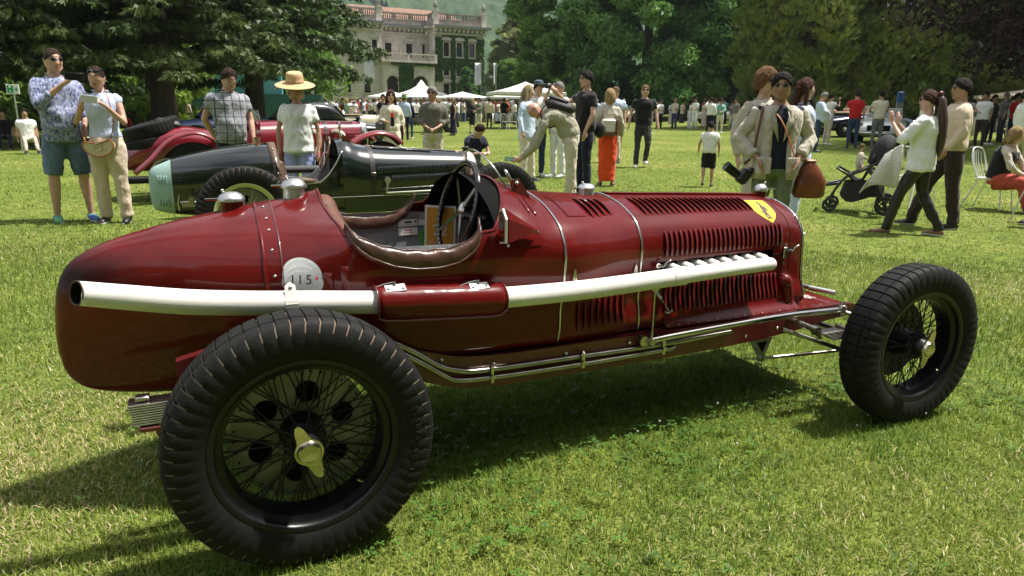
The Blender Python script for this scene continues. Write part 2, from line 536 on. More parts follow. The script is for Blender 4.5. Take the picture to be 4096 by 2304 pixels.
# rolled edge round the cockpit mouth
for sd_ in (-1, 1):
    ed = [surf(RIM[j][0], t, sd_) for j, t in enumerate(tsb) if RIM[j][0] < .4199]
    e2 = [surf(RIM[j][1], t, sd_) for j, t in enumerate(tsb) if RIM[j][1] > .4201]
    MB().tube(ed, .0055, 8).tube(e2, .0055, 8).build('cockpit_edge', M_RED, car, ang=180)
# bonnet panels, radiator shell
MB().grid(loft(np.linspace(.905, 1.2675, 14))).build('rear_bonnet', M_RED, car, ang=180, merge=1e-4)
bon = MB().grid(loft(np.linspace(1.2725, 2.0775, 26))).build('front_bonnet', M_RED, car, ang=180, merge=1e-4)
# exhaust slot cut in the near side of the bonnet
bmx = bmesh.new(); bmx.from_mesh(bon.data)
def in_slot(p):
    if p.y > 0: return False
    x = p.x; zt = .672+(x-1.36)*.004; zb = .618+(x-1.36)*.012
    return 1.36 < x < 1.985 and zb < p.z < zt
bmesh.ops.subdivide_edges(bmx, edges=[e for e in bmx.edges if all(v.co.y < 0 and .55 < v.co.z < .73 for v in e.verts)], cuts=1, use_grid_fill=True)
bmesh.ops.delete(bmx, geom=[f for f in bmx.faces if in_slot(f.calc_center_median())], context='FACES')
bmx.to_mesh(bon.data); bmx.free(); bon.data.update()
MB().grid(loft(np.linspace(1.275, 2.07, 12), off=-.035)).build('engine_bay', M_BLK, car, ang=180, merge=1e-4)
xs = np.array([2.082, 2.10, 2.12, 2.14, 2.15])
rs = MB().grid(loft(xs))
fr = loft(np.array([2.15]))[0]; cc = np.array([2.15, 0, .62])
ring = [fr]
for k, (sc_, dx) in enumerate(((.985, .008), (.96, .010), (.93, .004), (.92, -.03))):
    ring.append(cc+(fr-cc)*sc_+np.array([dx, 0, 0]))
rs.grid(np.array(ring))
rs.build('radiator_shell', M_RED, car, ang=50, merge=1e-4)
inner = cc+(fr-cc)*.925
MB().add([tuple(p+np.array([-.012, 0, 0])) for p in inner], [tuple(range(len(inner)))]).build('radiator_core', M_BLK, car, False)
gs = MB()
for k in range(24):
    y = -.2+.4*k/23
    gs.tube([(2.146, y, .44), (2.150, y, .84-.9*y*y)], .0022, 5)
tag(gs.build('radiator_grille_bars', M_ALU, car), kind='stuff')
ch = [cc+(p-cc)*.992+np.array([.012, 0, 0]) for p in fr]
MB().tube(ch, .0055, 8).build('radiator_surround', M_CHR, car, ang=180)

# beading over the bonnet joints
for xq in (.904, 1.27):
    MB().tube([surf(xq, t, -1, .002) for t in np.linspace(7.95, 0, 60)]+[surf(xq, t, 1, .002) for t in np.linspace(.1, 7.95, 60)], .0042, 8).build('bonnet_strap', M_CHR, car, ang=180)
MB().tube([surf(2.080, t, -1, -.0015) for t in np.linspace(7.8, 0, 60)], .0028, 6).build('shell_joint', M_BLK, car, ang=180)
# tail band with its studs
for xq, rr in ((-.042, .006), (.005, .0028)):
    MB().tube([surf(xq, t, -1, .0005) for t in np.linspace(7, 0, 60)]+[surf(xq, t, 1, .0005) for t in np.linspace(.1, 7, 40)], rr, 8).build('tail_strap', M_RED if rr > .004 else M_REDD, car, ang=180)
stud = MB().lathe([(0, .004), (.003, .0036), (.0052, .0015), (.0058, 0)], 10).mesh('stud')
stud.materials.append(M_CHR); stud.shade_smooth()
def put(name, me, p, n, parent=None):
    o = bpy.data.objects.new(name, me); COL.objects.link(o); o.parent = parent or car
    o.rotation_mode = 'QUATERNION'; o.rotation_quaternion = Vector(n).to_track_quat('Z', 'Y'); o.location = p
    return o
def normal_at(x, t, side=-1):
    a, b = surf(x-.004, t, side), surf(x+.004, t, side); c, d = surf(x, t-.04, side), surf(x, t+.04, side)
    n = np.cross(b-a, d-c); n /= np.linalg.norm(n)
    if n[1]*side < 0 or (abs(n[1]) < .2 and n[2] < 0): n = -n
    return n
for t in (.7, 1.7, 2.5, 3.5, 4.5, 5.4):
    put('stud', stud, surf(-.018, t), normal_at(-.018, t))

# hinge along the bonnet ridge
MB().tube([surf(x, 0, -1, .004) for x in np.linspace(1.275, 2.075, 20)], .0065, 8).build('bonnet_hinge', M_RED, car, ang=180)
kn = MB().tube([(-.012, 0, 0), (.012, 0, 0)], .0072, 8).mesh('knuckle'); kn.materials.append(M_REDD)
# louvres: each a pressed hood open towards the tail
def louvre(x, t0, t1, w, h, parent, slant=0.0):
    n = 9; vs = []; fs = []; mi = []
    ts_ = np.linspace(t0, t1, n)
    for i, t in enumerate(ts_):
        e = math.sin(PI*min(max(i/(n-1), .001), .999))**.35
        xc = x+slant*(i/(n-1)-.5)
        for (dx, o) in ((-w/2, .0012), (-w/2, h*e), (-w*.25, h*e*.95), (w*.2, h*e*.5), (w/2, .0006)):
            vs.append(surf(xc+dx*(.55+.45*e), t, -1, o))
    for i in range(n-1):
        for j in range(4):
            a = i*5+j
            fs.append((a, a+1, a+6, a+5)); mi.append(1 if j == 0 else 0)
    m_ = MB(); m_.add(vs, fs); m_.mi = mi
    return m_.build('louvre', [M_RED, M_BLK], parent, ang=50)
for k in range(26):
    x = 1.395+k*(2.025-1.395)/25
    louvre(x, t_at_z(x, .787-.010*k/25), t_at_z(x, .690), .022, .0105, bon)
for k in range(26):
    x = 1.405+k*(2.0-1.405)/25
    louvre(x, t_at_z(x, .585-.012*(k/25)), t_at_z(x, .475-.004*(k/25)), .021, .0105, bon)
for k in range(21):
    x = 1.352+k*(1.925-1.352)/20
    louvre(x, .55, t_at_z(x, .842-.014*k/20), .019, .0095, bon, slant=.0)
rb = [o for o in car.children if o.name.startswith('rear_bonnet')][0]
for k in range(4):
    x = 1.085+k*.032
    louvre(x, .75, t_at_z(x, .852), .021, .0105, rb)
for k in range(8):
    x = .985+k*.030
    louvre(x, t_at_z(x, .575), t_at_z(x, .465), .020, .0095, rb)
# raised access flap and small bulges on the scuttle
fl = []
for x in np.linspace(.965, 1.052, 6):
    fl.append([surf(x, t, -1, .0025) for t in np.linspace(.62, 2.35, 14)])
MB().grid(np.array(fl)).build('access_flap', M_RED, rb, ang=180)
for dx in (0, .026):
    MB().tube([surf(.80+dx, t, -1, -.001) for t in np.linspace(1.55, 2.75, 12)], [.003, .006, .0075]+[.008]*6+[.0075, .006, .003], 8).build('scuttle_bulge', M_RED, car, ang=180)

# frame rails
def rail(side):
    cl = [(-.30, .36, .50), (-.18, .36, .515), (.02, .36, .50), (.2, .36, .475), (.36, .358, .432), (.5, .352, .385), (.62, .345, .365), (.8, .342, .36), (1.1, .33, .358), (1.5, .318, .357), (1.8, .31, .362), (2.05, .305, .372), (2.25, .30, .385), (2.40, .30, .39), (2.47, .30, .378)]
    hh = [.03, .038, .045, .05, .052, .054, .056, .056, .055, .054, .052, .046, .034, .026, .018]
    P = []
    c = spl(cl, 44); h = np.interp(np.linspace(0, len(hh)-1, 44), range(len(hh)), hh)
    for (x, y, z), q in zip(c, h):
        y *= side
        w = .018
        P.append([(x, y-w, z-q), (x, y-w, z-q+.003), (x, y-w, z+q-.003), (x, y-w, z+q), (x, y+w, z+q), (x, y+w, z-q)])
    m_ = MB().grid(np.array(P), cv=True)
    m_.add(P[0], [(5, 4, 3, 2, 1, 0)]).add(P[-1], [(0, 1, 2, 3, 4, 5)])
    return m_.build('frame_rail', M_REDD, car, ang=35)
rail(-1); rail(1)
for x, z in ((.47, .43), (.62, .375), (.66, .385), (.94, .385), (1.21, .39), (1.30, .34), (1.78, .345), (1.95, .36)):
    put('stud', stud, (x, -.372 if x < .6 else -.362+.02*(x-.6)/1.3, z), (0, -1, .1)).scale = (1.3, 1.3, 1.6)
# belly pan
bp_ = []
for x in np.linspace(.30, 1.95, 24):
    z = .335-.035*math.sin(PI*min(1, max(0, (x-.30)/.9)))
    bp_.append([(x, y, z-.0+.03*abs(y/.3)**3) for y in np.linspace(-.33+.02*(x-.3), .33-.02*(x-.3), 9)])
MB().grid(np.array(bp_)).build('belly_pan', mat('dull_alloy', (.42, .43, .38), .5, metal=.6), car, ang=180)
# skirt panel that runs from the bonnet side out to the rail, then the front apron
sk = []
for x in np.linspace(1.39, 2.10, 20):
    b = surf(x, t_at_z(x, .468)); yo = -.326+.02*(x-1.39)
    sk.append([b+np.array([0, -.001, 0]), b+np.array([0, -.006, -.020]), np.array([x, (b[1]+yo)/2-.004, .434]), np.array([x, yo, .424]), np.array([x, yo-.003, .418])])
MB().grid(np.array(sk)).build('side_skirt', M_RED, car, ang=60)
ap = []
for x in np.linspace(2.08, 2.43, 10):
    f_ = (x-2.08)/.35
    ap.append([(x, y, .420+.006*math.cos(y/.3*1.3)-.022*f_*f_) for y in np.linspace(-.322, .322, 15)])
apr = MB().grid(np.array(ap)).build('front_apron', M_RED, car, ang=180)
for k in range(18):
    x = 1.40+k*.048
    put('stud', stud, (x, -.330+.02*(x-1.39), .428), (0, -.5, .8)).scale = (.55, .55, .6)
M_FADE = mat('faded_numeral', (.62, .55, .50), .6)
text('46', .085, M_FADE, apr, basis((2.275, -.175, .4255), (-.1, -1, .0), (1, -.1, -.05)))
# magneto/pump dome on the side of the bonnet front
MB().lathe([(.036, 0), (.0355, .012), (.033, .026), (.026, .040), (.014, .049), (0, .052)], 20, axis='z', rot=Euler((R(90), 0, 0)).to_matrix(), c=(2.052, -.236, .532)).tube([(2.06, -.262, .512), (2.066, -.268, .47), (2.066, -.268, .425)], [.026, .024, .024], 14).build('cooling_dome', M_RED, car, ang=60)
MB().lathe([(.048, 0), (.048, .004), (.04, .005)], 24, rot=Euler((R(90), 0, 0)).to_matrix(), c=(2.05, -.238, .532)).build('dome_flange', M_REDD, car)

# exhaust: long white-wrapped pipe, manifold stubs, guard, strap, hanger
EX = [(-.502, -.428, .757), (-.40, -.432, .738), (-.25, -.438, .712), (-.09, -.441, .694), (.06, -.442, .681), (.25, -.445, .6645), (.46, -.445, .650), (.66, -.440, .6385), (.94, -.405, .627), (1.16, -.380, .6255), (1.38, -.362, .629), (1.62, -.338, .631), (1.78, -.326, .632), (1.90, -.318, .632)]
ec = spl(EX, 90)
er = np.interp(np.linspace(0, 13, 90), [0, 2, 8, 10, 10.1, 13], [.031, .034, .034, .0335, .031, .026])
m_ = MB()
m_.tube(ec, er, 22, caps=False)
for i_ in range(22):
    v_ = m_.v[i_]; m_.v[i_] = (v_[0]+.019*(ec[0][1]-v_[1])/er[0], v_[1], v_[2])      # mouth cut at a slant
e0 = Vector(ec[0]); dv = (Vector(ec[1])-Vector(ec[0])).normalized()
ends = [Vector(ec[-1])+(Vector(ec[-1])-Vector(ec[-2])).normalized()*d for d in (0, .008, .014, .017)]
m_.tube(ends, [.026, .0225, .015, .002], 22)
pipe = m_.build('exhaust_pipe', M_WPIPE, car, ang=70)
bm_ = MB().tube([e0, e0+dv*.12], [.0290, .0290], 20, caps=False)
for i_ in range(20):
    v_ = bm_.v[i_]; bm_.v[i_] = (v_[0]+.019*(ec[0][1]-v_[1])/er[0], v_[1], v_[2])
bm_.tube([e0+dv*.06, e0+dv*.065], .0288, 20).build('pipe_bore', M_BLK, pipe)
MB().tube([(a_[0], a_[1], a_[2]) for a_ in m_.v[:22]], .0022, 6, closed=True).build('pipe_lip', mat('scorched_steel', (.10, .07, .05), .6, metal=.6), pipe)
for k in range(8):
    x = 1.425+k*.0665
    j = np.argmin(abs(ec[:, 0]-x)); p = ec[j]
    MB().tube([(x+.004, -.235, .652), (x, p[1]+.03, p[2]+.016), (x-.003, p[1]+.010, p[2]+.008)], [.016, .0175, .0175], 12).build('exhaust_stub', M_WPIPE, pipe, ang=70)
j = np.argmin(abs(ec[:, 0]-1.385))
MB().tube([ec[j-1], ec[j], ec[j+1]], .0349, 22, caps=False).build('pipe_joint', M_WPIPE, pipe)
# strap on the pipe above the rear wheel
j = np.argmin(abs(ec[:, 0]-.016)); cpt = ec[j]
m_ = MB(); ring = []
for a in np.linspace(-.2, 2*PI-.2, 28):
    ring.append([(cpt[0]+dx, cpt[1]-math.cos(a)*.0356, cpt[2]+math.sin(a)*.0356) for dx in (-.017, .017)])
m_.grid(np.array(ring))
m_.prism([(cpt[0]-.017, cpt[1]-.034, cpt[2]+.005), (cpt[0]+.017, cpt[1]-.034, cpt[2]+.005), (cpt[0]+.014, cpt[1]-.012, cpt[2]+.052), (cpt[0], cpt[1]-.008, cpt[2]+.062), (cpt[0]-.014, cpt[1]-.012, cpt[2]+.052)], (0, -.002, 0), (0, .002, 0))
m_.build('pipe_strap', M_WPIPE, pipe, ang=40)
put('stud', stud, (cpt[0], cpt[1]-.016, cpt[2]+.048), (0, -1, .4), pipe)
# arm guard of red sheet over the pipe beside the cockpit
g = []
for x in np.linspace(.243, .652, 22):
    j = np.argmin(abs(ec[:, 0]-x)); p = ec[j]; f_ = (x-.243)/.409
    rr = .0475; row = []
    a1 = 205-18*max(0, (f_-.93)/.07)**1.5*1.5-10*max(0, (.06-f_)/.06)
    for a in np.linspace(62, a1, 16):
        a = R(a); row.append((x, p[1]+math.cos(a)*rr, p[2]+math.sin(a)*rr*1.02))
    row.append((x, row[-1][1]+.004, row[-1][2]-.028)); g.append(row)
gd = MB().grid(np.array(g)).build('arm_guard', M_RED, car, ang=60)
gd.modifiers.new('thick', 'SOLIDIFY').thickness = .003
MB().tube([r_[-1] for r_ in g], .0035, 6).tube(g[0], .0032, 6).tube(g[-1], .0032, 6).build('guard_bead', M_REDD, gd, ang=180)
for x in (.30, .565):
    j = np.argmin(abs(ec[:, 0]-x)); p = ec[j]
    MB().box((x, p[1]-.016, p[2]+.047), (.062, .002, .030), Euler((R(-62), 0, R(0))).to_matrix(), bev=.0009).tube([(x, p[1]-.01, p[2]+.05), (x, p[1]-.006, p[2]+.064)], .0035, 8).tube([(x-.06, p[1]-.01, p[2]+.051), (x-.03, p[1]-.004, p[2]+.058), (x, p[1]-.005, p[2]+.062)], .0018, 6).build('guard_clip', M_ALU, gd)
    for dx in (-.022, .022): put('stud', stud, (x+dx, p[1]-.022, p[2]+.046), (0, -.45, .9), gd).scale = (.8, .8, .8)
# hanger from rail to pipe
MB().tube([(1.287, -.378, .60), (1.287, -.378, .40)], .0085, 8, flat=.55).lathe([(.0, -.008), (.017, -.008), (.019, 0), (.017, .008), (0, .008)], 16, (1.286, -.380, .603), axis='y').lathe([(0, -.01), (.012, -.01), (.013, 0), (.012, .01), (0, .01)], 12, (1.288, -.381, .392), axis='y').build('pipe_hanger', M_STL, car)
MB().tube([(1.318, -.318, .588), (1.345, -.345, .545)], .0085, 10).tube([(1.345, -.345, .545), (1.372, -.365, .497)], .0028, 6).tube([(1.355, -.36, .498), (1.364, -.366, .494), (1.374, -.366, .494), (1.386, -.362, .499)], .003, 6).build('pull_handle', M_CHR, car)

# tubes along the frame
def tube_part(name, pts, r, m=M_STL, n=30, sides=12, parent=None):
    return MB().tube(spl(pts, n), r, sides).build(name, m, parent or car, ang=60)
tube_part('side_tube', [(.25, -.388, .545), (.37, -.385, .476), (.455, -.382, .416), (.53, -.378, .386), (.63, -.374, .373), (1.0, -.362, .368), (1.36, -.350, .364), (1.70, -.340, .372)], .0095)
tube_part('side_tube', [(.25, -.394, .53), (.39, -.392, .44), (.47, -.390, .383), (.52, -.386, .357), (.64, -.382, .347), (1.0, -.372, .342), (1.36, -.358, .343), (1.42, -.350, .345)], .0085)
for x, yy in ((.643, -.379), (1.0, -.368), (1.36, -.355)):
    MB().box((x, yy-.010, .359), (.013, .004, .062), bev=.0015).lathe([(.0, -.006), (.008, -.006), (.008, .004)], 8, (x, yy-.012, .352), axis='y').tube([(x, yy+.008, .386), (x, yy-.006, .388), (x, yy-.012, .382)], .005, 6).build('tube_clip', M_CHR, car)
tube_part('reaction_tube', [(1.275, -.372, .394), (1.41, -.366, .399), (1.70, -.362, .409), (1.96, -.362, .4165), (2.27, -.364, .4125)], .0125, M_CHR)
MB().lathe([(0, -.02), (.02, -.02), (.021, .012), (.016, .022), (0, .022)], 16, (1.262, -.355, .395), axis='y').build('tube_pivot', M_STL, car)
MB().ball((2.285, -.368, .418), .02, 12, 8).tube([(2.285, -.368, .445), (2.285, -.368, .385)], .011, 10).tube([(2.285, -.37, .405), (2.40, -.52, .36)], .009, 8).build('steering_joint', M_STL, car)
# cockpit contents
tubm = MB(); P = []
for x in np.linspace(.15, .90, 24):
    q = [surf(x, t, -1, -.012) for t in np.linspace(4.3, 8.6, 22)]; q2 = [surf(x, t, 1, -.012) for t in np.linspace(4.3, 8.6, 22)]
    P.append(q+q2[::-1])
tubm.grid(np.array(P)); tubm.build('cockpit_lining', M_GREY, car, ang=180)
bk = []
for t in np.linspace(0, 8.5, 40): bk.append(surf(.148, t, -1, -.010))
for t in np.linspace(8.5, 0, 40): bk.append(surf(.148, t, 1, -.010))
MB().add(bk, [tuple(range(80))]).build('seat_bulkhead', M_GREY, car, False)
fw_ = [surf(.86, t, -1, -.012) for t in np.linspace(0, 8.5, 40)]+[surf(.86, t, 1, -.012) for t in np.linspace(8.5, 0, 40)]
MB().add(fw_, [tuple(range(80))]).build('firewall', M_BLK, car, False)
dsh = [surf(.775, t, -1, -.012) for t in np.linspace(0, 4.4, 30)]+[surf(.775, t, 1, -.012) for t in np.linspace(4.4, 0, 30)]
dm = MB().add(dsh, [tuple(range(60))])
dm.build('dashboard', M_BLK, car, False)
undr = []
for x in np.linspace(.66, .86, 5): undr.append([surf(x, t, 1, -.008) for t in np.linspace(4.4, 0, 24)]+[surf(x, t, -1, -.008) for t in np.linspace(0, 4.4, 24)])
MB().grid(np.array(undr)).build('scuttle_lining', M_BLK, car, ang=180)
# seat back
sbk = []
for v in np.linspace(0, 1, 14):
    z = .50+.41*v; row = []
    for u_ in np.linspace(-1, 1, 15):
        hw_ = .26*(1-.62*max(0, (v-.45)/.55)**1.6); bul = .055*(1-u_*u_)**.5*(1-.35*v)
        row.append((.185-.03*v+bul+.012*math.sin(u_*9)*(1-v)*.4, u_*hw_, z))
    sbk.append(row)
MB().grid(np.array(sbk)).build('seat_back', M_TAN, car, ang=180)
hr = []
for u_ in np.linspace(-1, 1, 31):
    t_ = 4.3*abs(u_); sd_ = -1 if u_ < 0 else 1
    xa = .160+.03*min(abs(surf(.18, t_)[1])/.38, 1)**2
    p = surf(xa, t_, sd_, -.016); e = max(.05, 1-abs(u_)**5)
    hr.append([(p[0]+(.022+.046*math.cos(a))*e*.9, p[1]*(1-.03*e), p[2]-.040*e+.040*math.sin(a)*e) for a in np.linspace(-1.9, 1.9, 11)])
MB().grid(np.array(hr)).build('head_pad', M_TAN, car, ang=180)
MB().box((.40, 0, .43), (.40, .44, .08), bev=.03).build('seat_cushion', M_TAN, car)
# padded leather coaming, both sides
for sd_ in (-1, 1):
    n = 48; rows = []
    a0, a1 = .188, .607
    for i in range(n+1):
        s = i/n; x = a0+(a1-a0)*(.5-.5*math.cos(PI*s))
        # outer edge follows the U
        xm = .40
        if x < .41: zo = float(np.interp(x, Ua[::-1], Uz[::-1]))
        else: zo = float(np.interp(x, Ub, Uz))
        e = math.sin(PI*min(max(s, 0.0), 1.0))**.55
        wd = .058*e+.002; rows_ = []
        yb = abs(surf(x, t_at_z(x, zo-.003))[1])
        for a in np.linspace(-30, 215, 13):
            a = R(a); wr = 1+.05*math.sin(x*90+a*3)
            rows_.append((x, sd_*(yb-.008+math.cos(a)*.019*(.25+.75*e)*wr), zo-.004+wd*.5+math.sin(a)*wd*.56*wr))
        rows.append(rows_)
    pad = MB().grid(np.array(rows)).build('coaming_pad', M_LEA, car, ang=180)
    MB().tube([(r_[0][0], r_[0][1]+sd_*.003, r_[0][2]-.003) for r_ in rows], .0038, 8).build('piping', M_LEA, pad, ang=180)
    MB().tube([(r_[6][0], r_[6][1], r_[6][2]+.001) for r_ in rows], .0026, 6).build('piping', M_LEA, pad, ang=180)
# steering wheel
sw = empty('steering_wheel', (0, 0, 0), 0, parent=car)
wc = Vector((.666, .012, .864)); upv = Vector((.27, 0, .96)).normalized(); rtv = Vector((0, -1, 0)); nv = upv.cross(rtv).normalized()
if nv.x > 0: nv = -nv
RW = .172
MB().tube([wc+(rtv*math.cos(a)+upv*math.sin(a))*RW for a in np.linspace(0, 2*PI, 73)[:-1]], .0118, 12, closed=True).build('wheel_rim', M_WOODR, sw, ang=180)
gk = MB()
for k in range(46):
    a = 2*PI*k/46+.05
    gk.ball(wc+(rtv*math.cos(a)+upv*math.sin(a))*(RW-.0055)+nv*.006, .0066, 8, 6)
tag(gk.build('finger_grips', M_WOODR, sw, ang=180), kind='stuff')
for k in range(4):
    a = 2*PI*k/4+R(38)
    d = rtv*math.cos(a)+upv*math.sin(a); s_ = d.cross(nv)
    MB().prism([wc+d*.02-s_*.011-nv*.012, wc+d*.02+s_*.011-nv*.012, wc+d*.166+s_*.007, wc+d*.166-s_*.007], nv*-.0015, nv*.0015).build('wheel_spoke', M_CHR, sw, ang=30)
MB().lathe([(0, .012), (.016, .010), (.024, .004), (.030, 0), (.030, -.008)], 20, wc-nv*.014, rot=nv.to_track_quat('Z', 'Y').to_matrix()).build('wheel_boss', M_CHR, sw)
MB().tube([wc-nv*.02, wc-nv*.055], .021, 14).tube([wc-nv*.05, wc-nv*.30], .015, 12).build('steering_column', M_ALU, sw)
# papers and stickers on the far lining
def card(name, x0, x1, z0, z1, m, th=.0012, parent=None, inset=.003):
    # stuck to the far inside wall
    P = []
    for x in np.linspace(x0, x1, 4):
        P.append([surf(x, t_at_z(x, z), 1, -.014-inset) for z in np.linspace(z0, z1, 6)])
    o = MB().grid(np.array(P)).build(name, m, parent or car, ang=180)
    return o
card('sticker', .540, .622, .747, .778, M_WHITE); card('sticker', .540, .622, .709, .741, M_WHITE)
card('sticker', .627, .657, .749, .776, M_WHITE); card('sticker', .629, .657, .780, .806, mat('buff_card', (.5, .46, .36), .6))
card('sticker', .630, .668, .665, .728, M_GRN); card('sticker', .622, .70, .60, .648, M_BADGE)
for (xa, xb, za, zb, m_) in ((.567, .597, .762, .770, M_INK), (.547, .612, .753, .755, M_BADGE), (.567, .597, .728, .733, M_REDINK), (.557, .607, .718, .720, M_REDINK), (.609, .617, .764, .772, M_INK), (.640, .657, .713, .716, M_INK), (.640, .660, .70, .702, M_INK), (.639, .652, .685, .687, M_INK)):
    card('print', xa, xb, za, zb, m_, inset=.0045)
# hanging start-number card
pc = Vector((.661, .20, .765)); px = Vector((.93, -.36, -.03)).normalized(); py = Vector((.02, -.03, 1)).normalized()
cardo = empty('number_card', parent=car)
def quad(name, cx, cy, w, h, m, dz, parent):
    nn = px.cross(py).normalized()
    if nn.dot(CAM_POS-pc) < 0: nn = -nn
    q = [pc+px*(cx+a*w/2)+py*(cy+b*h/2)+nn*dz for a, b in ((-1, -1), (1, -1), (1, 1), (-1, 1))]
    return MB().prism(q, nn*-.0004, nn*.0004).build(name, m, parent, False)
quad('card_sheet', 0, 0, .122, .176, M_WHITE, 0, cardo); quad('card_panel', 0, .001, .106, .158, M_ORNG, .0012, cardo)
text('22', .062, M_WHITE, cardo, basis(pc+py*-.012+(-px.cross(py) if px.cross(py).dot(CAM_POS-pc) < 0 else px.cross(py)).normalized()*.0025, px, py))
text('GROUP', .010, M_WHITE, cardo, basis(pc+px*-.028+py*-.060+(-px.cross(py) if px.cross(py).dot(CAM_POS-pc) < 0 else px.cross(py)).normalized()*.0025, px, py))

# windscreen: small curved aero screen on brackets
rows = []
for v in np.linspace(0, 1, 8):
    row = []
    for a in np.linspace(-1, 1, 19):
        th = a*1.15; zb = surf(.79, 0)[2]-.02-.055*a*a
        row.append((.835-.055*math.cos(th)*1.0-.065*v+.05*a*a, .185*math.sin(th)/math.sin(1.15), zb+v*(.125-.105*abs(a)**2.4)))
    rows.append(row)
wsn = MB().grid(np.array(rows)).build('windscreen', M_GLASS, car, ang=180)
MB().tube(rows[-1], .0032, 8).tube(rows[0], .004, 8).build('screen_frame', M_CHR, wsn, ang=180)
MB().tube([(.815, -.165, .945), (.79, -.172, .995), (.775, -.168, 1.02)], [.008, .0065, .004], 8).build('screen_stay', M_CHR, wsn, ang=180)
MB().prism([(.80, -.178, .985), (.828, -.178, .987), (.872, -.18, .915), (.80, -.18, .925)], (0, -.004, 0), (0, .004, 0)).build('screen_bracket', M_REDD, car, ang=30)
put('stud', stud, (.815, -.184, .973), (0, -1, .2)).scale = (1.6, 1.6, 1.8)
# mirror in its red cone
mb_ = surf(.735, 4.0, -1); mo = empty('mirror', parent=car)
bx_, by_, bz_ = .66, -.425, .865
q = [(bx_, by_-.012, bz_+.058), (bx_-.003, by_-.048, bz_+.03), (bx_-.003, by_-.048, bz_-.045), (bx_, by_+.005, bz_-.055), (bx_+.01, by_+.04, bz_-.02), (bx_+.01, by_+.035, bz_+.045)]
tip = (.80, -.392, .838)
cm = MB(); cm.add(q+[tip], [(i, (i+1) % 6, 6) for i in range(6)]+[(5, 4, 3, 2, 1, 0)])
cm.build('mirror_cone', M_RED, mo, ang=25)
MB().prism([(p[0]-.004, p[1], p[2]) for p in q], (0, 0, 0), (-.006, 0, 0)).build('mirror_frame', mat('cream_rim', (.6, .56, .48), .4), mo, ang=25)
MB().prism([(p[0]-.0105, by_+(p[1]-by_)*.88, bz_+(p[2]-bz_)*.88) for p in q], (0, 0, 0), (-.002, 0, 0)).build('mirror_glass', M_CHR, mo, ang=25)
fl = []
for x in np.linspace(.655, .815, 8): fl.append([surf(x, t_at_z(x, z), -1, .003) for z in np.linspace(.80-.01, .835+.01*math.sin(PI*(x-.655)/.16), 4)])
MB().grid(np.array(fl)).build('mirror_foot', M_RED, mo, ang=180)
for x, z in ((.69, .797), (.806, .83)): put('stud', stud, surf(x, t_at_z(x, z), -1, .004), normal_at(x, t_at_z(x, z)), mo)

# fillers
def filler(x, r, h, parent, lever, neck=M_ALU, dark=M_RED):
    z = surf(x, 0)[2]-.004; o = empty('filler_cap', parent=car)
    MB().lathe([(r*1.02, -.012), (r*.98, .0), (r*.95, h*.45)], 28, (x, 0, z)).build('filler_neck', neck, o)
    MB().lathe([(r*.95, h*.45), (r*1.16, h*.50), (r*1.18, h*.62), (r*1.08, h*.72), (r*.9, h*.86), (r*.55, h*.98), (0, h*1.02)], 28, (x, 0, z)).build('lid', M_ALU, o, ang=50)
    MB().tube([(x, lever[1]*.2, z+h*.56), (x+lever[0]*.6, lever[1]*.6, z+h*.60), (x+lever[0], lever[1], z+h*.62)], [.006, .0045, .0035], 8).ball((x+.3*lever[0], 0, z+h*1.08), .006, 8, 6).build('lever', M_CHR, o)
filler(-.108, .036, .056, car, (-.078, -.004), neck=M_RED)
filler(.087, .036, .060, car, (-.072, -.004))
filler(1.205, .032, .044, car, (-.062, -.01))
filler(2.112, .026, .060, car, (.075, -.01), neck=M_RED)

# round paper badge with number and the two vertical slots behind it
def decal(cx, cz, rx, rz, m, off, parent, n=14, cut=None, name='badge'):
    P = []; ctr = None
    rows = []
    for q_ in np.linspace(0, 1, 6):
        row = []
        for a in np.linspace(0, 2*PI, 40, endpoint=False):
            x = cx+rx*q_*math.cos(a); z = cz+rz*q_*math.sin(a)
            row.append(surf(x, t_at_z(x, z), -1, off))
        rows.append(row)
    return MB().grid(np.array(rows), cv=True).build(name, m, parent, ang=180, merge=1e-5)
bad = empty('number_roundel', parent=car)
decal(.055, .716, .056, .050, M_BADGE, .0015, bad, name='roundel_disc'); decal(.055, .735, .054, .050, M_BADGE, .0022, bad, name='roundel_disc')
def on_skin(x, z, off=.003):
    p = Vector(surf(x, t_at_z(x, z), -1, off)); e = Vector(surf(x+.01, t_at_z(x+.01, z), -1, off))-p
    k = Vector(surf(x, t_at_z(x, z+.008), -1, off))-p
    return basis(p, e, k)
for ch_, dx in (('1', -.024), ('1', -.004), ('5', .020)):
    text(ch_, .040, M_INK, bad, on_skin(.052+dx, .722, .0045))
MB().lathe([(0, .001), (.0045, 0)], 10, rot=Vector((0, -1, 0)).to_track_quat('Z', 'Y').to_matrix(), c=tuple(surf(.094, t_at_z(.094, .728), -1, .005))).build('red_dot', M_REDINK, bad)
def arc_text(s, cx, cz, rx, rz, a0, a1, size):
    for i, c_ in enumerate(s):
        if c_ == ' ': continue
        a = R(a0+(a1-a0)*i/(len(s)-1)); x = cx+rx*math.cos(a); z = cz+rz*math.sin(a)
        p = Vector(surf(x, t_at_z(x, z), -1, .0042)); x2 = cx+rx*math.cos(a-.05); z2 = cz+rz*math.sin(a-.05)
        e = Vector(surf(x2, t_at_z(x2, z2), -1, .0042))-p
        k = Vector(surf(cx+rx*1.1*math.cos(a), t_at_z(cx+rx*1.1*math.cos(a), cz+rz*1.1*math.sin(a)), -1, .0042))-p
        text(c_, size, M_WHITE, bad, basis(p, e, k))
arc_text('2022 GOODWOOD FESTIVAL OF SPEED', .055, .738, .048, .042, 190, -10, .0085)
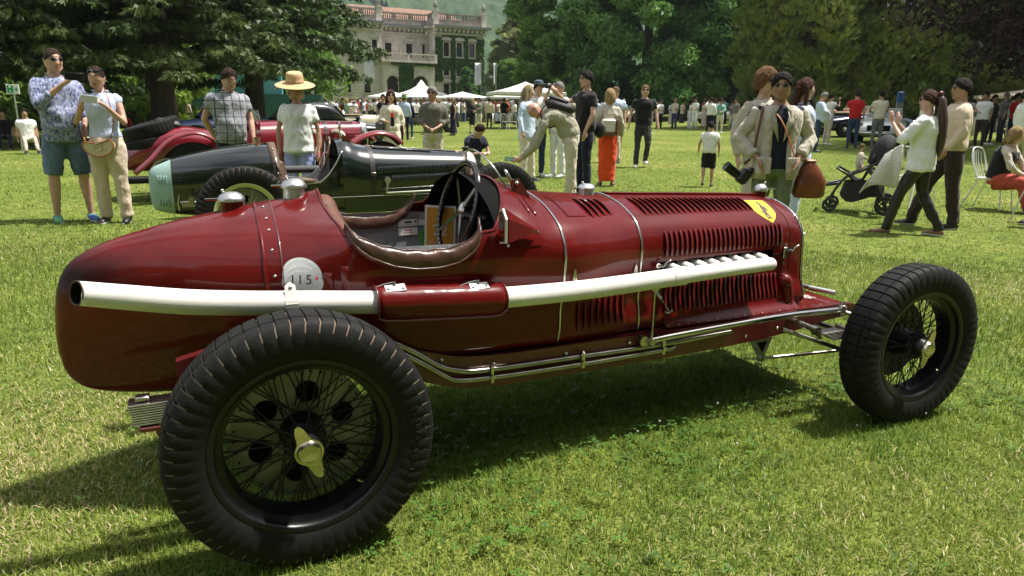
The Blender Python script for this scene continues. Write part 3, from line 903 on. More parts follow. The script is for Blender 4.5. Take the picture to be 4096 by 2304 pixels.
arc_text('2023 GOODWOOD FESTIVAL OF SPEED', .055, .716, .0485, .046, 182, -2, .0085)
arc_text('GOODWOOD FESTIVAL OF SPEED', .055, .712, .047, .036, 165, 10, .0085)
for x, zt in ((.128, .745), (.176, .765)):
    rows = []
    for z in np.linspace(.69, zt, 8):
        e = min(1, (zt-z)/.01+.15)
        rows.append([surf(x+dx, t_at_z(x+dx, z), -1, o_*e) for dx, o_ in ((-.016, .0005), (-.006, .006), (.004, .009), (.006, .009), (.0065, .001))])
    MB().grid(np.array(rows)).build('air_slot', M_RED, car, ang=50)

# shield badge on the bonnet with a dark rearing emblem
sh = []
def shield_pt(u_, v):   # u -1..1 across, v 0 top .. 1 tip
    w = (1-.04*v) if v < .35 else (1-.04*.35)*max(0, (1-((v-.35)/.65)**2.1))
    return 1.985+u_*.062*w, v
rows = []
for v in np.linspace(0, 1, 22):
    row = []
    for u_ in np.linspace(-1, 1, 11):
        x, vv = shield_pt(u_, v); row.append(surf(x, .95+2.65*vv, -1, .0018))
    rows.append(row)
badge = MB().grid(np.array(rows)).build('shield_badge', M_YEL, car, ang=180)
def sk_pt(u_, v, off=.0032):
    return surf(1.985+u_*.062, .95+2.65*v, -1, off)
def stroke(pts, w, name='emblem'):
    P = spl(pts, 14); ww = np.interp(np.linspace(0, len(w)-1, 14), range(len(w)), w)
    rows = []
    for i in range(14):
        d = P[min(i+1, 13)]-P[max(i-1, 0)]; d /= (np.linalg.norm(d)+1e-9); n_ = np.array([-d[1], d[0]])
        rows.append([sk_pt(*(P[i]+n_*ww[i])), sk_pt(*(P[i]-n_*ww[i]))])
    return rows
em = MB()
for pts, w in (([(-.10, .62), (-.02, .50), (.05, .38), (.12, .27)], [.05, .13, .12, .07]),        # body
               ([(.10, .30), (.20, .20), (.14, .13), (.02, .15)], [.08, .07, .05, .02]),             # neck and head
               ([(.08, .36), (.32, .33), (.42, .42)], [.05, .03, .02]), ([(.06, .40), (.30, .44), (.30, .54)], [.05, .03, .02]),   # forelegs
               ([(-.10, .60), (.10, .68), (.02, .78), (.16, .80)], [.08, .05, .03, .02]), ([(-.12, .60), (-.22, .70), (-.12, .80), (-.02, .81)], [.07, .05, .03, .02]),
               ([(-.12, .58), (-.36, .52), (-.40, .36), (-.30, .30)], [.03, .03, .03, .01])):
    em.grid(np.array(stroke(pts, w)))
em.build('emblem', M_INK, badge, ang=180)
for s_, u_ in (('S', -.22), ('F', .22)):
    p = Vector(sk_pt(u_, .84, .0035)); e = Vector(sk_pt(u_+.2, .84, .0035))-p; k = Vector(sk_pt(u_, .74, .0035))-p
    text(s_, .019, M_INK, badge, basis(p, e, k))

# bonnet catches
def catch(x, z, kind, parent):
    o = empty('bonnet_catch', parent=parent); p = Vector(surf(x, t_at_z(x, z), -1, .004))
    if kind == 0:
        MB().prism([p+Vector((-.010, 0, -.005)), p+Vector((.010, 0, -.005)), p+Vector((.004, 0, .028)), p+Vector((0, 0, .036)), p+Vector((-.004, 0, .028))], (0, -.003, 0), (0, .002, 0)).build('catch_plate', M_STL, o, ang=30)
        MB().ball(p+Vector((0, -.010, -.010)), .009, 10, 8).tube([p+Vector((-.014, -.008, -.013)), p+Vector((.016, -.008, -.011))], .005, 8).build('catch_knob', M_CHR, o)
    else:
        MB().lathe([(.004, -.006), (.010, -.006), (.011, .002), (.008, .006)], 12, p+Vector((0, -.008, 0)), axis='y').tube([p+Vector((0, -.010, 0)), p+Vector((.022, -.016, -.004))], .006, 8).build('catch_body', M_CHR, o)
        MB().tube([p+Vector((.018, -.016, -.010)), p+Vector((.030, -.018, .010)), p+Vector((.046, -.02, .019)), p+Vector((.058, -.02, .021))], [.005, .0055, .0045, .002], 8, flat=.5).build('catch_lever', M_CHR, o, ang=180)
catch(.945, .665, 0, rb); catch(1.245, .645, 0, rb); catch(1.345, .665, 1, bon); catch(2.052, .667, 1, bon)
MB().box(tuple(surf(2.045, t_at_z(2.045, .655), -1, .008)), (.022, .012, .05), bev=.003).box(tuple(surf(2.045, t_at_z(2.045, .612), -1, .003)), (.008, .004, .022)).build('catch_bracket', M_STL, bon)
# joint line of the bonnet lid above the exhaust
MB().tube([surf(x, t_at_z(x, .645), -1, .0008) for x in np.linspace(.91, 1.36, 20)], .0022, 6).build('lid_joint', M_BLK, rb, ang=180)
MB().tube([surf(x, t_at_z(x, .648), -1, .0008) for x in (1.985, 2.02, 2.075)], .0022, 6).build('lid_joint', M_BLK, bon, ang=180)

# springs, axles
def leafpack(name, c, length, n, w, th, ax, parent, taper=.055):
    o = empty(name, parent=parent)
    for k in range(n):
        L = length*(1-taper*k)
        MB().box((c[0], c[1], c[2]-k*th), (L if ax == 0 else w, w if ax == 0 else L, th*.86), bev=.0012).build('spring_leaf', M_STL, o)
    return o
for sd_ in (-1, 1):
    lp = leafpack('rear_spring', (-.24, sd_*.44, .452), .36, 9, .058, .0068, 0, car, .006)
    MB().box((-.385, sd_*.44, .463), (.034, .030, .014), bev=.003).build('spring_bolt', M_STL, lp)
    MB().tube([(-.27, sd_*(.44-.036), .465), (-.27, sd_*.44-.0, .472), (-.27, sd_*(.44+.036), .465), (-.27, sd_*(.44+.037), .37)], .0075, 8).build('spring_clamp', M_STL, lp)
    MB().box((-.30, sd_*.44, .382), (.20, .062, .016), bev=.004).lathe([(0, -.026), (.026, -.024), (.028, .0), (.024, .026), (0, .027)], 14, (-.335, sd_*.445, .372), axis='y').build('spring_hanger', M_REDD, car)
    MB().tube([(-.27, sd_*.36, .44), (-.14, sd_*.35, .55), (.0, sd_*.345, .62)], .011, 10).build('spring_horn', M_REDD, car)
    lp = leafpack('front_spring', (2.27, sd_*.455, .362), .42, 7, .048, .0058, 0, car)
    MB().box((2.30, sd_*.455, .375), (.05, .056, .018), bev=.003).tube([(2.275, sd_*.455-.031, .385), (2.275, sd_*.455-.031, .28)], .006, 8).tube([(2.275, sd_*.455+.031, .385), (2.275, sd_*.455+.031, .28)], .006, 8).box((2.19, sd_*.455, .352), (.014, .060, .05), bev=.002).build('spring_clamp', M_STL, lp)
    MB().tube([(2.03, sd_*.32, .385), (2.04, sd_*.46, .375)], .013, 12).lathe([(0, -.012), (.019, -.012), (.019, .012), (0, .012)], 12, (2.045, sd_*.455, .37), axis='y').tube([(2.05, sd_*.455, .372), (2.065, sd_*.455, .335)], .011, 8).build('spring_shackle', M_STL, car)
    MB().tube([(1.97, sd_*.35, .355), (2.15, sd_*.44, .29), (2.36, sd_*.52, .21)], .0095, 10).build('radius_rod', M_STL, car)
MB().tube([(2.385, -.60, .328), (2.385, -.5, .29), (2.385, -.3, .27), (2.385, .3, .27), (2.385, .5, .29), (2.385, .60, .328)], .019, 12, flat=1.3).build('front_axle', M_STL, car)
MB().tube([(0, -.57, .351), (0, -.45, .351)], .035, 12).tube([(0, .57, .351), (0, .45, .351)], .035, 12).tube([(0, -.46, .351), (0, .46, .351)], [.05, .05], 14).build('rear_axle', M_DRUM, car)
MB().prism([(1.85, -.30, .300), (1.97, -.30, .305), (1.928, -.30, .212), (1.908, -.30, .212)], (0, -.003, 0), (0, .003, 0)).lathe([(0, -.010), (.013, -.010), (.013, .010), (0, .010)], 14, (1.918, -.30, .216), axis='y').build('brake_bracket', M_ALU, car, ang=30)
MB().prism([(1.885, -.304, .290), (1.94, -.304, .292), (1.919, -.304, .245)], (0, -.001, 0), (0, .001, 0)).build('bracket_opening', M_BLK, car, False)
MB().tube([(1.918, -.30, .216), (2.34, -.40, .235)], .0075, 10).build('brake_rod', M_STL, car)
MB().tube([(2.14, .22, .455), (2.24, .23, .46), (2.27, .22, .46), (2.40, -.02, .43), (2.44, -.10, .425)], .011, 10).lathe([(.016, -.02), (.017, .02), (.011, .03), (.011, .045), (0, .046)], 12, (2.25, .23, .46)).build('damper_arm', M_STL, car)
MB().tube([(2.42, -.06, .425), (2.47, -.17, .42)], .013, 12).build('damper_grip', M_ALU, car)
MB().lathe([(0, .18), (.032, .18), (.032, .235), (.036, .30)], 16, (1.52, -.1, .02)).build('sump_drain', M_DRUM, car)

# wheels
def wheel(c, Rt, Rr, w, side, nl, steer=0.0, drum=True, rimmat=M_BLKP, spokemat=M_BLKP, tyremat=M_RUB, spin=0.0, spinner=True, parent=None, nsp=24, dusty=False):
    """axis along local y, outer face towards -y*...; side -1 = near"""
    o = empty('wheel', c, 0, parent=parent or car)
    o.rotation_euler = (0, 0, steer + (0 if side < 0 else PI))
    h = Rt-Rr
    prof = [(Rr-.004, -.30), (Rr+.002, -.40), (Rr+.012, -.445), (Rr+h*.3, -.49), (Rr+h*.52, -.50), (Rr+h*.70, -.485), (Rr+h*.86, -.44), (Rr+h*.935, -.395), (Rr+h*.955, -.365),
            (Rr+h*.975, -.30), (Rr+h*.985, -.21), (Rr+h*.99, -.195), (Rr+h*.99, -.185), (Rr+h*.995, -.17), (Rr+h, -.02)]
    tread = {6: .25, 7: .8, 8: 1, 9: 1, 10: 1, 11: 1, 12: 1, 13: .9, 14: .8}
    full = prof+[(r_, -y_) for r_, y_ in prof[::-1]]
    npf = len(full); fr_ = (0, .05, .15, .20, .6); ns = nl*5
    P = np.zeros((ns, npf, 3))
    for s in range(ns):
        a = 2*PI*(s//5+fr_[s % 5])/nl
        gr_ = (s % 5) in (1, 2)
        for j, (r_, yy) in enumerate(full):
            jj = j if j < len(prof) else npf-1-j
            g_ = .0045 if jj in (11, 12) else 0
            a2 = a
            if jj <= 8: a2 = a+(8-jj)*.004
            if gr_ and jj in tread: g_ = max(g_, .0065*tread[jj])
            rr_ = r_-g_
            P[s, j] = (rr_*math.cos(a2), (yy+(.006*np.sign(yy)*-1 if (gr_ and jj in (4, 5, 6)) else 0))*w, rr_*math.sin(a2))
    m_ = MB().grid(P, cu=True, cv=True)
    if dusty:
        for s in range(ns):
            if s % 5 == 1:
                for j in list(range(5, 11))+list(range(npf-12, npf-6)): m_.mi[s*npf+j] = 1
    ty = m_.build('tyre', [tyremat, M_DUST], o, ang=32)
    # rim well
    MB().lathe([(Rr+.006, -.40*w), (Rr+.006, -.43*w), (Rr-.004, -.435*w), (Rr-.012, -.40*w), (Rr-.014, -.30*w), (Rr-.030, -.24*w), (Rr-.034, -.05*w), (Rr-.034, .2*w), (Rr-.014, .30*w), (Rr+.006, .42*w)], 64, axis='y', caps=False).build('rim', rimmat, o, ang=50)
    MB().lathe([(0, -.52*w), (.030, -.52*w), (.036, -.42*w), (.040, -.30*w), (.055, -.26*w), (.058, -.20*w), (.050, -.10*w), (.058, .2*w), (.066, .35*w), (0, .36*w)], 28, axis='y').build('hub', rimmat, o, ang=40)
    # spokes
    sp = MB().tube([(0, 0, 0), (0, 0, 1)], .0021, 5, caps=False).mesh('spoke'); sp.materials.append(spokemat); sp.shade_smooth()
    for k in range(nsp):
        for row in range(3):
            a0 = 2*PI*(k+row/3)/nsp; sg = 1 if (k % 2) else -1
            if row == 0: rh, yh, yr, da = .046, -.33*w, -.05*w, .32
            elif row == 1: rh, yh, yr, da = .060, .15*w, -.02*w, .50
            else: rh, yh, yr, da = .060, .30*w, .12*w, .42
            a1 = a0+sg*da
            p0 = Vector((rh*math.cos(a1), yh, rh*math.sin(a1))); p1 = Vector(((Rr-.033)*math.cos(a0), yr, (Rr-.033)*math.sin(a0)))
            so = bpy.data.objects.new('spoke', sp); COL.objects.link(so); so.parent = o
            d = p1-p0; so.location = p0; so.rotation_mode = 'QUATERNION'; so.rotation_quaternion = d.to_track_quat('Z', 'Y'); so.scale = (1, 1, d.length)
    if spinner:
        k_ = empty('knock_off', (0, 0, 0), parent=o)
        # winged nut in one piece
        yb = -.535*w; m_ = MB(); pl = []
        for a in np.linspace(0, 2*PI, 72, endpoint=False):
            d_ = abs(math.cos(a-spin)); r_ = .037+.044*math.exp(-(math.acos(min(1, d_))/R(17))**2)
            pl.append((r_*math.cos(a), yb, r_*math.sin(a)))
        k_.name = 'knock_off'
        bpy.data.objects.remove(k_)
        m_.prism(pl, (0, 0, 0), (0, -.008, 0))
        m_.lathe([(.033, yb-.007), (.030, yb-.012), (.028, yb-.017), (.024, yb-.019), (.021, yb-.018), (0, yb-.018)], 28, axis='y')
        m_.build('knock_off', M_BRASS, o, ang=35)
    if drum:
        rd = Rr-.050
        m_ = MB(); m_.lathe([(rd, .26*w), (rd, .40*w), (rd-.01, .42*w)], 48, axis='y', caps=False); m_.lathe([(0, .27*w), (rd, .265*w)], 48, axis='y')
        dr = m_.build('brake_drum', M_DRUM, o, ang=40)
        for k in range(6):
            a = 2*PI*k/6+.35
            MB().lathe([(.0, .252*w), (.029, .25*w), (.031, .262*w)], 20, (.118*math.cos(a), 0, .118*math.sin(a)), axis='y').build('drum_port', M_BLK, dr)
        for k in range(36):
            a = 2*PI*k/36
            so = bpy.data.objects.new('rivet', stud); COL.objects.link(so); so.parent = dr; so.location = ((rd-.012)*math.cos(a), .258*w, (rd-.012)*math.sin(a)); so.rotation_euler = (R(90), 0, 0); so.scale = (.55, .55, .4)
            so.material_slots[0].link = 'OBJECT'; so.material_slots[0].material = M_BLK
    else:
        rd = Rr-.06
        MB().lathe([(0, .5*w), (rd, .5*w), (rd, .9*w), (rd-.015, .95*w), (0, .95*w)], 40, axis='y').build('brake_drum', M_DRUM, o, ang=40)
    MB().tube([(-.02+.75*(Rr-.02), -.33*w, -.62*(Rr-.02)), (-.02+.75*(Rr-.045), -.40*w, -.62*(Rr-.045))], .004, 8).build('valve', M_BRASS, o)
    return o
wheel((0, -.6075, .351), .351, .238, .156, -1, 58, spin=R(-70), dusty=True)
rwo = [c for c in car.children if c.name.startswith('wheel')][-1]
M_LETT = mat('rubber_lettering', (.022, .021, .020), .55)
for i_, ch_ in enumerate('5.50/6.00-19'):
    a_ = R(14-3.6*i_); rr_ = .238+.113*.50; p_ = Vector((rr_*math.cos(a_), -.502*.156-.0005, rr_*math.sin(a_)))
    text(ch_, .022, M_LETT, rwo, basis(p_, (math.sin(a_), 0, -math.cos(a_)), (math.cos(a_), 0, math.sin(a_))), 'sidewall_letter', .0008)
wheel((0, .6075, .351), .351, .238, .156, 1, 58, drum=True, dusty=True)
wheel((2.385, -.6255, .3285), .3285, .222, .140, -1, 54, steer=-.03, drum=False, spin=R(75))
wheel((2.385, .6255, .3285), .3285, .222, .140, 1, 54, steer=-.03, drum=False)
# ------------------------------------------------------------------ lawn
def lawn_mat():
    m = bpy.data.materials.new('mown_grass'); m.use_nodes = True
    nt = m.node_tree; b = nt.nodes['Principled BSDF']; b.inputs['Roughness'].default_value = .9; b.inputs['Specular IOR Level'].default_value = .1
    tc = nt.nodes.new('ShaderNodeTexCoord')
    def nz(sc, det=4.0, st=None):
        n = nt.nodes.new('ShaderNodeTexNoise'); n.inputs['Scale'].default_value = sc; n.inputs['Detail'].default_value = det; n.inputs['Roughness'].default_value = .65
        nt.links.new(tc.outputs['Object'], n.inputs['Vector']); return n.outputs[0]
    def ramp(src, stops):
        r = nt.nodes.new('ShaderNodeValToRGB'); e = r.color_ramp.elements
        e[0].position, e[0].color = stops[0][0], (*stops[0][1], 1); e[1].position, e[1].color = stops[-1][0], (*stops[-1][1], 1)
        for p, c in stops[1:-1]:
            q = e.new(p); q.color = (*c, 1)
        nt.links.new(src, r.inputs[0]); return r.outputs[0]
    big = ramp(nz(.35, 5), [(.34, (.108, .160, .032)), (.52, (.150, .200, .048)), (.68, (.225, .245, .078))])
    fine = ramp(nz(9, 8), [(.33, (.50, .50, .50)), (.66, (1.35, 1.3, 1.15))])
    mx = nt.nodes.new('ShaderNodeMixRGB'); mx.blend_type = 'MULTIPLY'; mx.inputs[0].default_value = 1
    nt.links.new(big, mx.inputs[1]); nt.links.new(fine, mx.inputs[2])
    tiny = ramp(nz(70, 4), [(.35, (.45, .48, .45)), (.65, (1.45, 1.38, 1.2))])
    m2 = nt.nodes.new('ShaderNodeMixRGB'); m2.blend_type = 'MULTIPLY'; m2.inputs[0].default_value = 1
    nt.links.new(mx.outputs[0], m2.inputs[1]); nt.links.new(tiny, m2.inputs[2])
    nt.links.new(m2.outputs[0], b.inputs['Base Color'])
    bp = nt.nodes.new('ShaderNodeBump'); bp.inputs['Strength'].default_value = .8; bp.inputs['Distance'].default_value = .03
    nt.links.new(nz(40, 6), bp.inputs['Height']); nt.links.new(bp.outputs[0], b.inputs['Normal'])
    return m
GD = [0, 4, 6, 8, 11, 14, 18, 22, 30, 45, 60, 100, 160, 300, 3000]
GZ = [0, 0, -.04, -.09, -.04, 0, .05, .10, .14, .32, .6, 1.6, 2.6, 3.5, 3.5]
F2 = np.array([math.sin(CAM_YAW), math.cos(CAM_YAW)])
def ground_z(x, y):
    """the lawn dips a little behind the cars, then climbs gently towards the villa"""
    vx, vy = np.asarray(x, float)+.2097, np.asarray(y, float)+2.3985
    d = vx*F2[0]+vy*F2[1]; s_ = vx*F2[1]-vy*F2[0]
    return np.interp(d, GD, GZ)+.0018*np.clip(s_, -25, 25)*np.clip(d-13, -6, 9)*np.clip((d-4)/3, 0, 1)
gx = np.concatenate([np.linspace(-700, -60, 12), np.linspace(-50, 80, 100), np.linspace(95, 1200, 12)])
gy = np.concatenate([np.linspace(-300, -60, 8), np.linspace(-50, 110, 120), np.linspace(125, 1300, 14)])
GXX, GYY = np.meshgrid(gx, gy)
lawn = MB().grid(np.stack([GXX, GYY, ground_z(GXX, GYY)], -1)).build('lawn', lawn_mat(), None, ang=180)
tag(lawn, 'sunlit mown lawn', 'lawn', kind='structure')

def wav(x, y, sc, seed):
    g = np.random.default_rng(seed); s = 0
    for k in range(9):
        a = g.uniform(0, 2*PI); f = sc*g.uniform(.6, 1.9); ph = g.uniform(0, 2*PI)
        s = s+np.sin((x*math.cos(a)+y*math.sin(a))*f+ph)
    return s/3.0

def grass_mat(name):
    m = bpy.data.materials.new(name); m.use_nodes = True
    nt = m.node_tree; nt.nodes.clear()
    o = nt.nodes.new('ShaderNodeOutputMaterial'); d = nt.nodes.new('ShaderNodeBsdfPrincipled'); t = nt.nodes.new('ShaderNodeBsdfTranslucent')
    d.inputs['Roughness'].default_value = .45; d.inputs['Specular IOR Level'].default_value = .35
    mx = nt.nodes.new('ShaderNodeMixShader'); mx.inputs[0].default_value = .35
    a = nt.nodes.new('ShaderNodeAttribute'); a.attribute_name = 'Col'
    nt.links.new(a.outputs['Color'], d.inputs['Base Color']); nt.links.new(a.outputs['Color'], t.inputs[0])
    nt.links.new(d.outputs[0], mx.inputs[1]); nt.links.new(t.outputs[0], mx.inputs[2]); nt.links.new(mx.outputs[0], o.inputs[0])
    return m

def set_col(me, C):
    at = me.color_attributes.new('Col', 'FLOAT_COLOR', 'POINT')
    buf = np.ones((len(C), 4), np.float32); buf[:, :3] = C
    at.data.foreach_set('color', buf.ravel())

def grass(n, r0_, r1_, wid, hmin, hmax, seed, dens_pow):
    g = np.random.default_rng(seed)
    u = g.random(n)
    p = 2-dens_pow
    r = (r0_**p+(r1_**p-r0_**p)*u)**(1/p) if abs(p) > 1e-6 else r0_*(r1_/r0_)**u
    th = CAM_YAW+g.uniform(-.86, .86, n)
    if r1_ > 12:
        keep = g.random(n) < np.clip(1.08-(r/r1_)**2, 0, 1); r, th = r[keep], th[keep]; n = len(r)
    x = CAM_POS.x+r*np.sin(th); y = CAM_POS.y+r*np.cos(th)
    dry = wav(x, y, 2.2, 3)*.36+wav(x, y, .9, 5)*.34+g.normal(0, .55, n)
    under = np.exp(-((y+.15)/.62)**4)*((x > -.4) & (x < 2.5))       # greener, less straw-coloured blades under and beside the car
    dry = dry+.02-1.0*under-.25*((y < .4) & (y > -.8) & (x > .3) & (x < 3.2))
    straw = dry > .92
    k = np.clip(.5+.33*wav(x, y, 5, 9)+g.normal(0, .28, n), 0, 1)[:, None]
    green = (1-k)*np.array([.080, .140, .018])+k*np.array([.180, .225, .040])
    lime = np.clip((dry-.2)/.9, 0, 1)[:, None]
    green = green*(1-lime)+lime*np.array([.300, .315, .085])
    sw = np.array([.50, .42, .21])*g.uniform(.6, 1.2, (n, 1))*(1-.45*np.clip((r-4)/5, 0, 1))[:, None]
    green = green*(1+.30*np.clip((r-5)/9, 0, 1))[:, None]
    green = green*(1.55-.40*np.clip((r-3)/4, 0, 1))[:, None]
    col = np.where(straw[:, None], sw, green)
    h = g.uniform(hmin, hmax, n)*np.where(straw, .8, 1)*(1+.35*wav(x, y, 7, 11)*.3)
    az = g.uniform(0, 2*PI, n)+.8*wav(x, y, 1.4, 21)
    ln = np.where(straw, g.uniform(1.0, 2.2, n), np.abs(g.normal(.75, .45, n)))      # how far it lies over
    dx, dy = np.cos(az), np.sin(az)
    w = wid*np.maximum(1, r/3.0)**.75*g.uniform(.7, 1.3, n)
    px, py = -dy*w, dx*w
    z0 = np.where(straw, g.uniform(0, .022, n), 0)+ground_z(x, y)-.004
    c1 = np.cos(np.minimum(ln*.55, 1.5)); s1 = np.sin(np.minimum(ln*.55, 1.5)); c2 = np.cos(np.minimum(ln, 1.52)); s2 = np.sin(np.minimum(ln, 1.52))
    V = np.empty((n, 5, 3), np.float32)
    V[:, 0] = np.stack([x-px, y-py, z0], -1); V[:, 1] = np.stack([x+px, y+py, z0], -1)
    mxp = x+dx*s1*h*.55; myp = y+dy*s1*h*.55; mz = z0+c1*h*.55
    V[:, 2] = np.stack([mxp-px*.8, myp-py*.8, mz], -1); V[:, 3] = np.stack([mxp+px*.8, myp+py*.8, mz], -1)
    V[:, 4] = np.stack([mxp+dx*s2*h*.5, myp+dy*s2*h*.5, mz+c2*h*.5+.001], -1)
    if r0_ > 3:       # farther out one bent triangle a blade is enough
        V = V[:, [0, 1, 4]]; F = np.arange(n*3).reshape(-1, 3); kv = 3
    else:
        b = (np.arange(n)*5)[:, None]; kv = 5
        F = np.stack([b+[0, 1, 3], b+[0, 3, 2], b+[2, 3, 4]], 1).reshape(-1, 3)
    me = fast_mesh('grass_blades', V.reshape(-1, 3), F, 3)
    set_col(me, np.repeat(col, kv, 0))
    return me
GM = grass_mat('grass_blade')
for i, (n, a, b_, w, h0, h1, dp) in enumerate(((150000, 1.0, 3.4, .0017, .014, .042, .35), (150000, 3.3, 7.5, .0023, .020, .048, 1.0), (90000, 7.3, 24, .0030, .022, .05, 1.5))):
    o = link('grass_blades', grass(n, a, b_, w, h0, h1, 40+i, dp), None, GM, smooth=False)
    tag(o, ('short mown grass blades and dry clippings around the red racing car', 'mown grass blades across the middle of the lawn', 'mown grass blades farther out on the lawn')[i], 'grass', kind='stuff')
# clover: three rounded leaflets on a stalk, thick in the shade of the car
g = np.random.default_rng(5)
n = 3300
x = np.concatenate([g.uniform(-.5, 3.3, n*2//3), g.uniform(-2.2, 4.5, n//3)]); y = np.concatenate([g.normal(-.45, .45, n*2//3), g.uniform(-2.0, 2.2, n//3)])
keep = wav(x, y, 4, 31)+.5*g.normal(0, 1, n) > .1
x, y = x[keep], y[keep]; n = len(x)
s = g.uniform(.007, .014, n); z = g.uniform(.018, .048, n); az0 = g.uniform(0, 2*PI, n)
V = []; 
for k in range(3):
    a = az0+k*2*PI/3
    for rr_, da, dz in ((0, 0, 0), (1.0, -.55, .10), (1.5, -.28, .12), (1.5, .28, .12), (1.0, .55, .10)):
        V.append(np.stack([x+np.cos(a+da)*s*rr_, y+np.sin(a+da)*s*rr_, z+dz*s+.15*s*np.sin(a*2+az0)*rr_], -1))
V = np.stack(V, 1)
b = (np.arange(n)*15)[:, None]
F = np.concatenate([b+5*k+np.array(t_) for k in range(3) for t_ in ([0, 1, 2], [0, 2, 3], [0, 3, 4])], 1).reshape(-1, 3)
me = fast_mesh('clover_leaves', V.reshape(-1, 3), F, 3)
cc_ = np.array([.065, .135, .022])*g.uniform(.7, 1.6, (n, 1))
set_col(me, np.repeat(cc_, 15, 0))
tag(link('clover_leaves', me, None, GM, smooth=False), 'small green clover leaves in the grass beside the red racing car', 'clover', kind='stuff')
fm = MB()
for k in range(34):
    q = (g.uniform(.6, 3.2), g.normal(-.45, .35), g.uniform(.035, .055))
    fm.ball(q, g.uniform(.003, .006), 6, 4)
tag(fm.build('clover_flowers', mat('clover_white', (.55, .50, .45), .8), None), 'tiny white clover flowers in the grass beside the red racing car', 'clover', kind='stuff')
# ------------------------------------------------------------------ hills, woods, trees
def GP(x, y, dz=0.0): return (x, y, float(ground_z(x, y))+dz)

def fronds(lobes, n, L, wd, seed, style):
    """many small sprays over the outsides of the lobes; lobes rows: cx cy cz rx ry rz"""
    g = np.random.default_rng(seed)
    lb = np.asarray(lobes, float)
    area = (lb[:, 3]*lb[:, 4]+lb[:, 3]*lb[:, 5]+lb[:, 4]*lb[:, 5])
    idx = g.choice(len(lb), n, p=area/area.sum()); q = lb[idx]
    d = g.normal(size=(n, 3)); d /= np.linalg.norm(d, axis=1)[:, None]
    if style == 'droop': d[:, 2] = np.abs(d[:, 2])*.9-.25
    elif style != 'leaf': d[:, 2] = d[:, 2]*.8+.15
    p = q[:, :3]+d*q[:, 3:6]*g.uniform(.55, 1.05, (n, 1))
    ax = d*np.array([1, 1, .35])+g.normal(0, .35, (n, 3))
    if style == 'droop': ax[:, 2] -= .75
    elif style == 'flame': ax[:, 2] += .9
    ax /= np.linalg.norm(ax, axis=1)[:, None]
    sd = np.cross(ax, g.normal(size=(n, 3))); sd /= np.linalg.norm(sd, axis=1)[:, None]+1e-9
    l = (L*g.uniform(.6, 1.3, n))[:, None]; w = (wd*g.uniform(.7, 1.3, n))[:, None]
    V = np.empty((n, 9, 3), np.float32)
    if style == 'leaf':
        up = np.cross(sd, ax)
        for k in range(3):
            a2 = ax*math.cos(k*2.1)+up*math.sin(k*2.1)
            c = p+a2*l*.35+sd*l*g.normal(0, .35, (n, 1))
            V[:, 3*k] = c-a2*l*.5; V[:, 3*k+1] = c+sd*w*.6; V[:, 3*k+2] = c+a2*l*.5-sd*w*.45
    else:
        for k, sp in enumerate((-.5, 0, .5)):
            a2 = ax+sd*sp
            b0 = p+ax*l*(.12*k)
            V[:, 3*k] = b0-sd*w*.5; V[:, 3*k+1] = b0+sd*w*.5; V[:, 3*k+2] = b0+a2*l*(1-.12*abs(sp))
    F = np.arange(n*9).reshape(-1, 3)
    return fast_mesh('foliage', V.reshape(-1, 3), F, 3)

M_BARK = mat('bark', (.075, .055, .042), .9, noise=.5, nscale=5, bump=1.0, bscale=14, stretch=(1, 1, .25))
M_CONI = leafmat('conifer_green', (.045, .078, .020), (.095, .125, .032), .55, .25)
M_CONI2 = leafmat('conifer_dark', (.034, .066, .020), (.075, .112, .030), .55, .25)
M_BROAD = leafmat('broadleaf_green', (0.081, 0.184, 0.033), (0.197, 0.323, 0.060), .30, .35)
M_BROAD2 = leafmat('broadleaf_deep', (0.069, 0.175, 0.045), (0.175, 0.319, 0.069), .30, .35)
M_LIGHT = leafmat('fresh_green', (0.132, 0.233, 0.034), (0.248, 0.342, 0.062), .35, .4)
M_WILL = leafmat('willow_green', (0.143, 0.194, 0.051), (0.272, 0.300, 0.100), .25, .4)
M_THUJ = leafmat('thuja_gold_green', (.120, .185, .038), (.270, .300, .070), .45, .25)
M_COPP = leafmat('copper_beech', (0.019, 0.012, 0.014), (0.050, 0.026, 0.029), .5, .2)

def trunk_mesh(H, r, lean=(0, 0), limbs=(), seed=0):
    m_ = MB(); g = random.Random(seed)
    pts = [(lean[0]*(z/H), lean[1]*(z/H), z) for z in np.linspace(-.15, H, 9)]
    m_.tube(pts, [r*1.5, r*1.1]+list(np.linspace(r, r*.25, 7)), 10)
    for (z, a, L, dz) in limbs:
        b = Vector((lean[0]*(z/H), lean[1]*(z/H), z)); d = Vector((math.cos(a), math.sin(a), 0))
        m_.tube([b, b+d*L*.4+Vector((0, 0, dz*.6)), b+d*L*.8+Vector((0, 0, dz))], [r*.34, r*.22, r*.08], 6)
    return m_

def tree_obj(name, x, y, label, cat, lobes, n, L, wd, style, m, H, r, lean=(0, 0), limbs=(), seed=1, group=None):
    o = empty(name, GP(x, y), 0, label, cat, group)
    link('crown', fronds(lobes, n, L, wd, seed, style), o, m, smooth=False)
    trunk_mesh(H, r, lean, limbs, seed).build('trunk', M_BARK, o, ang=60)
    return o

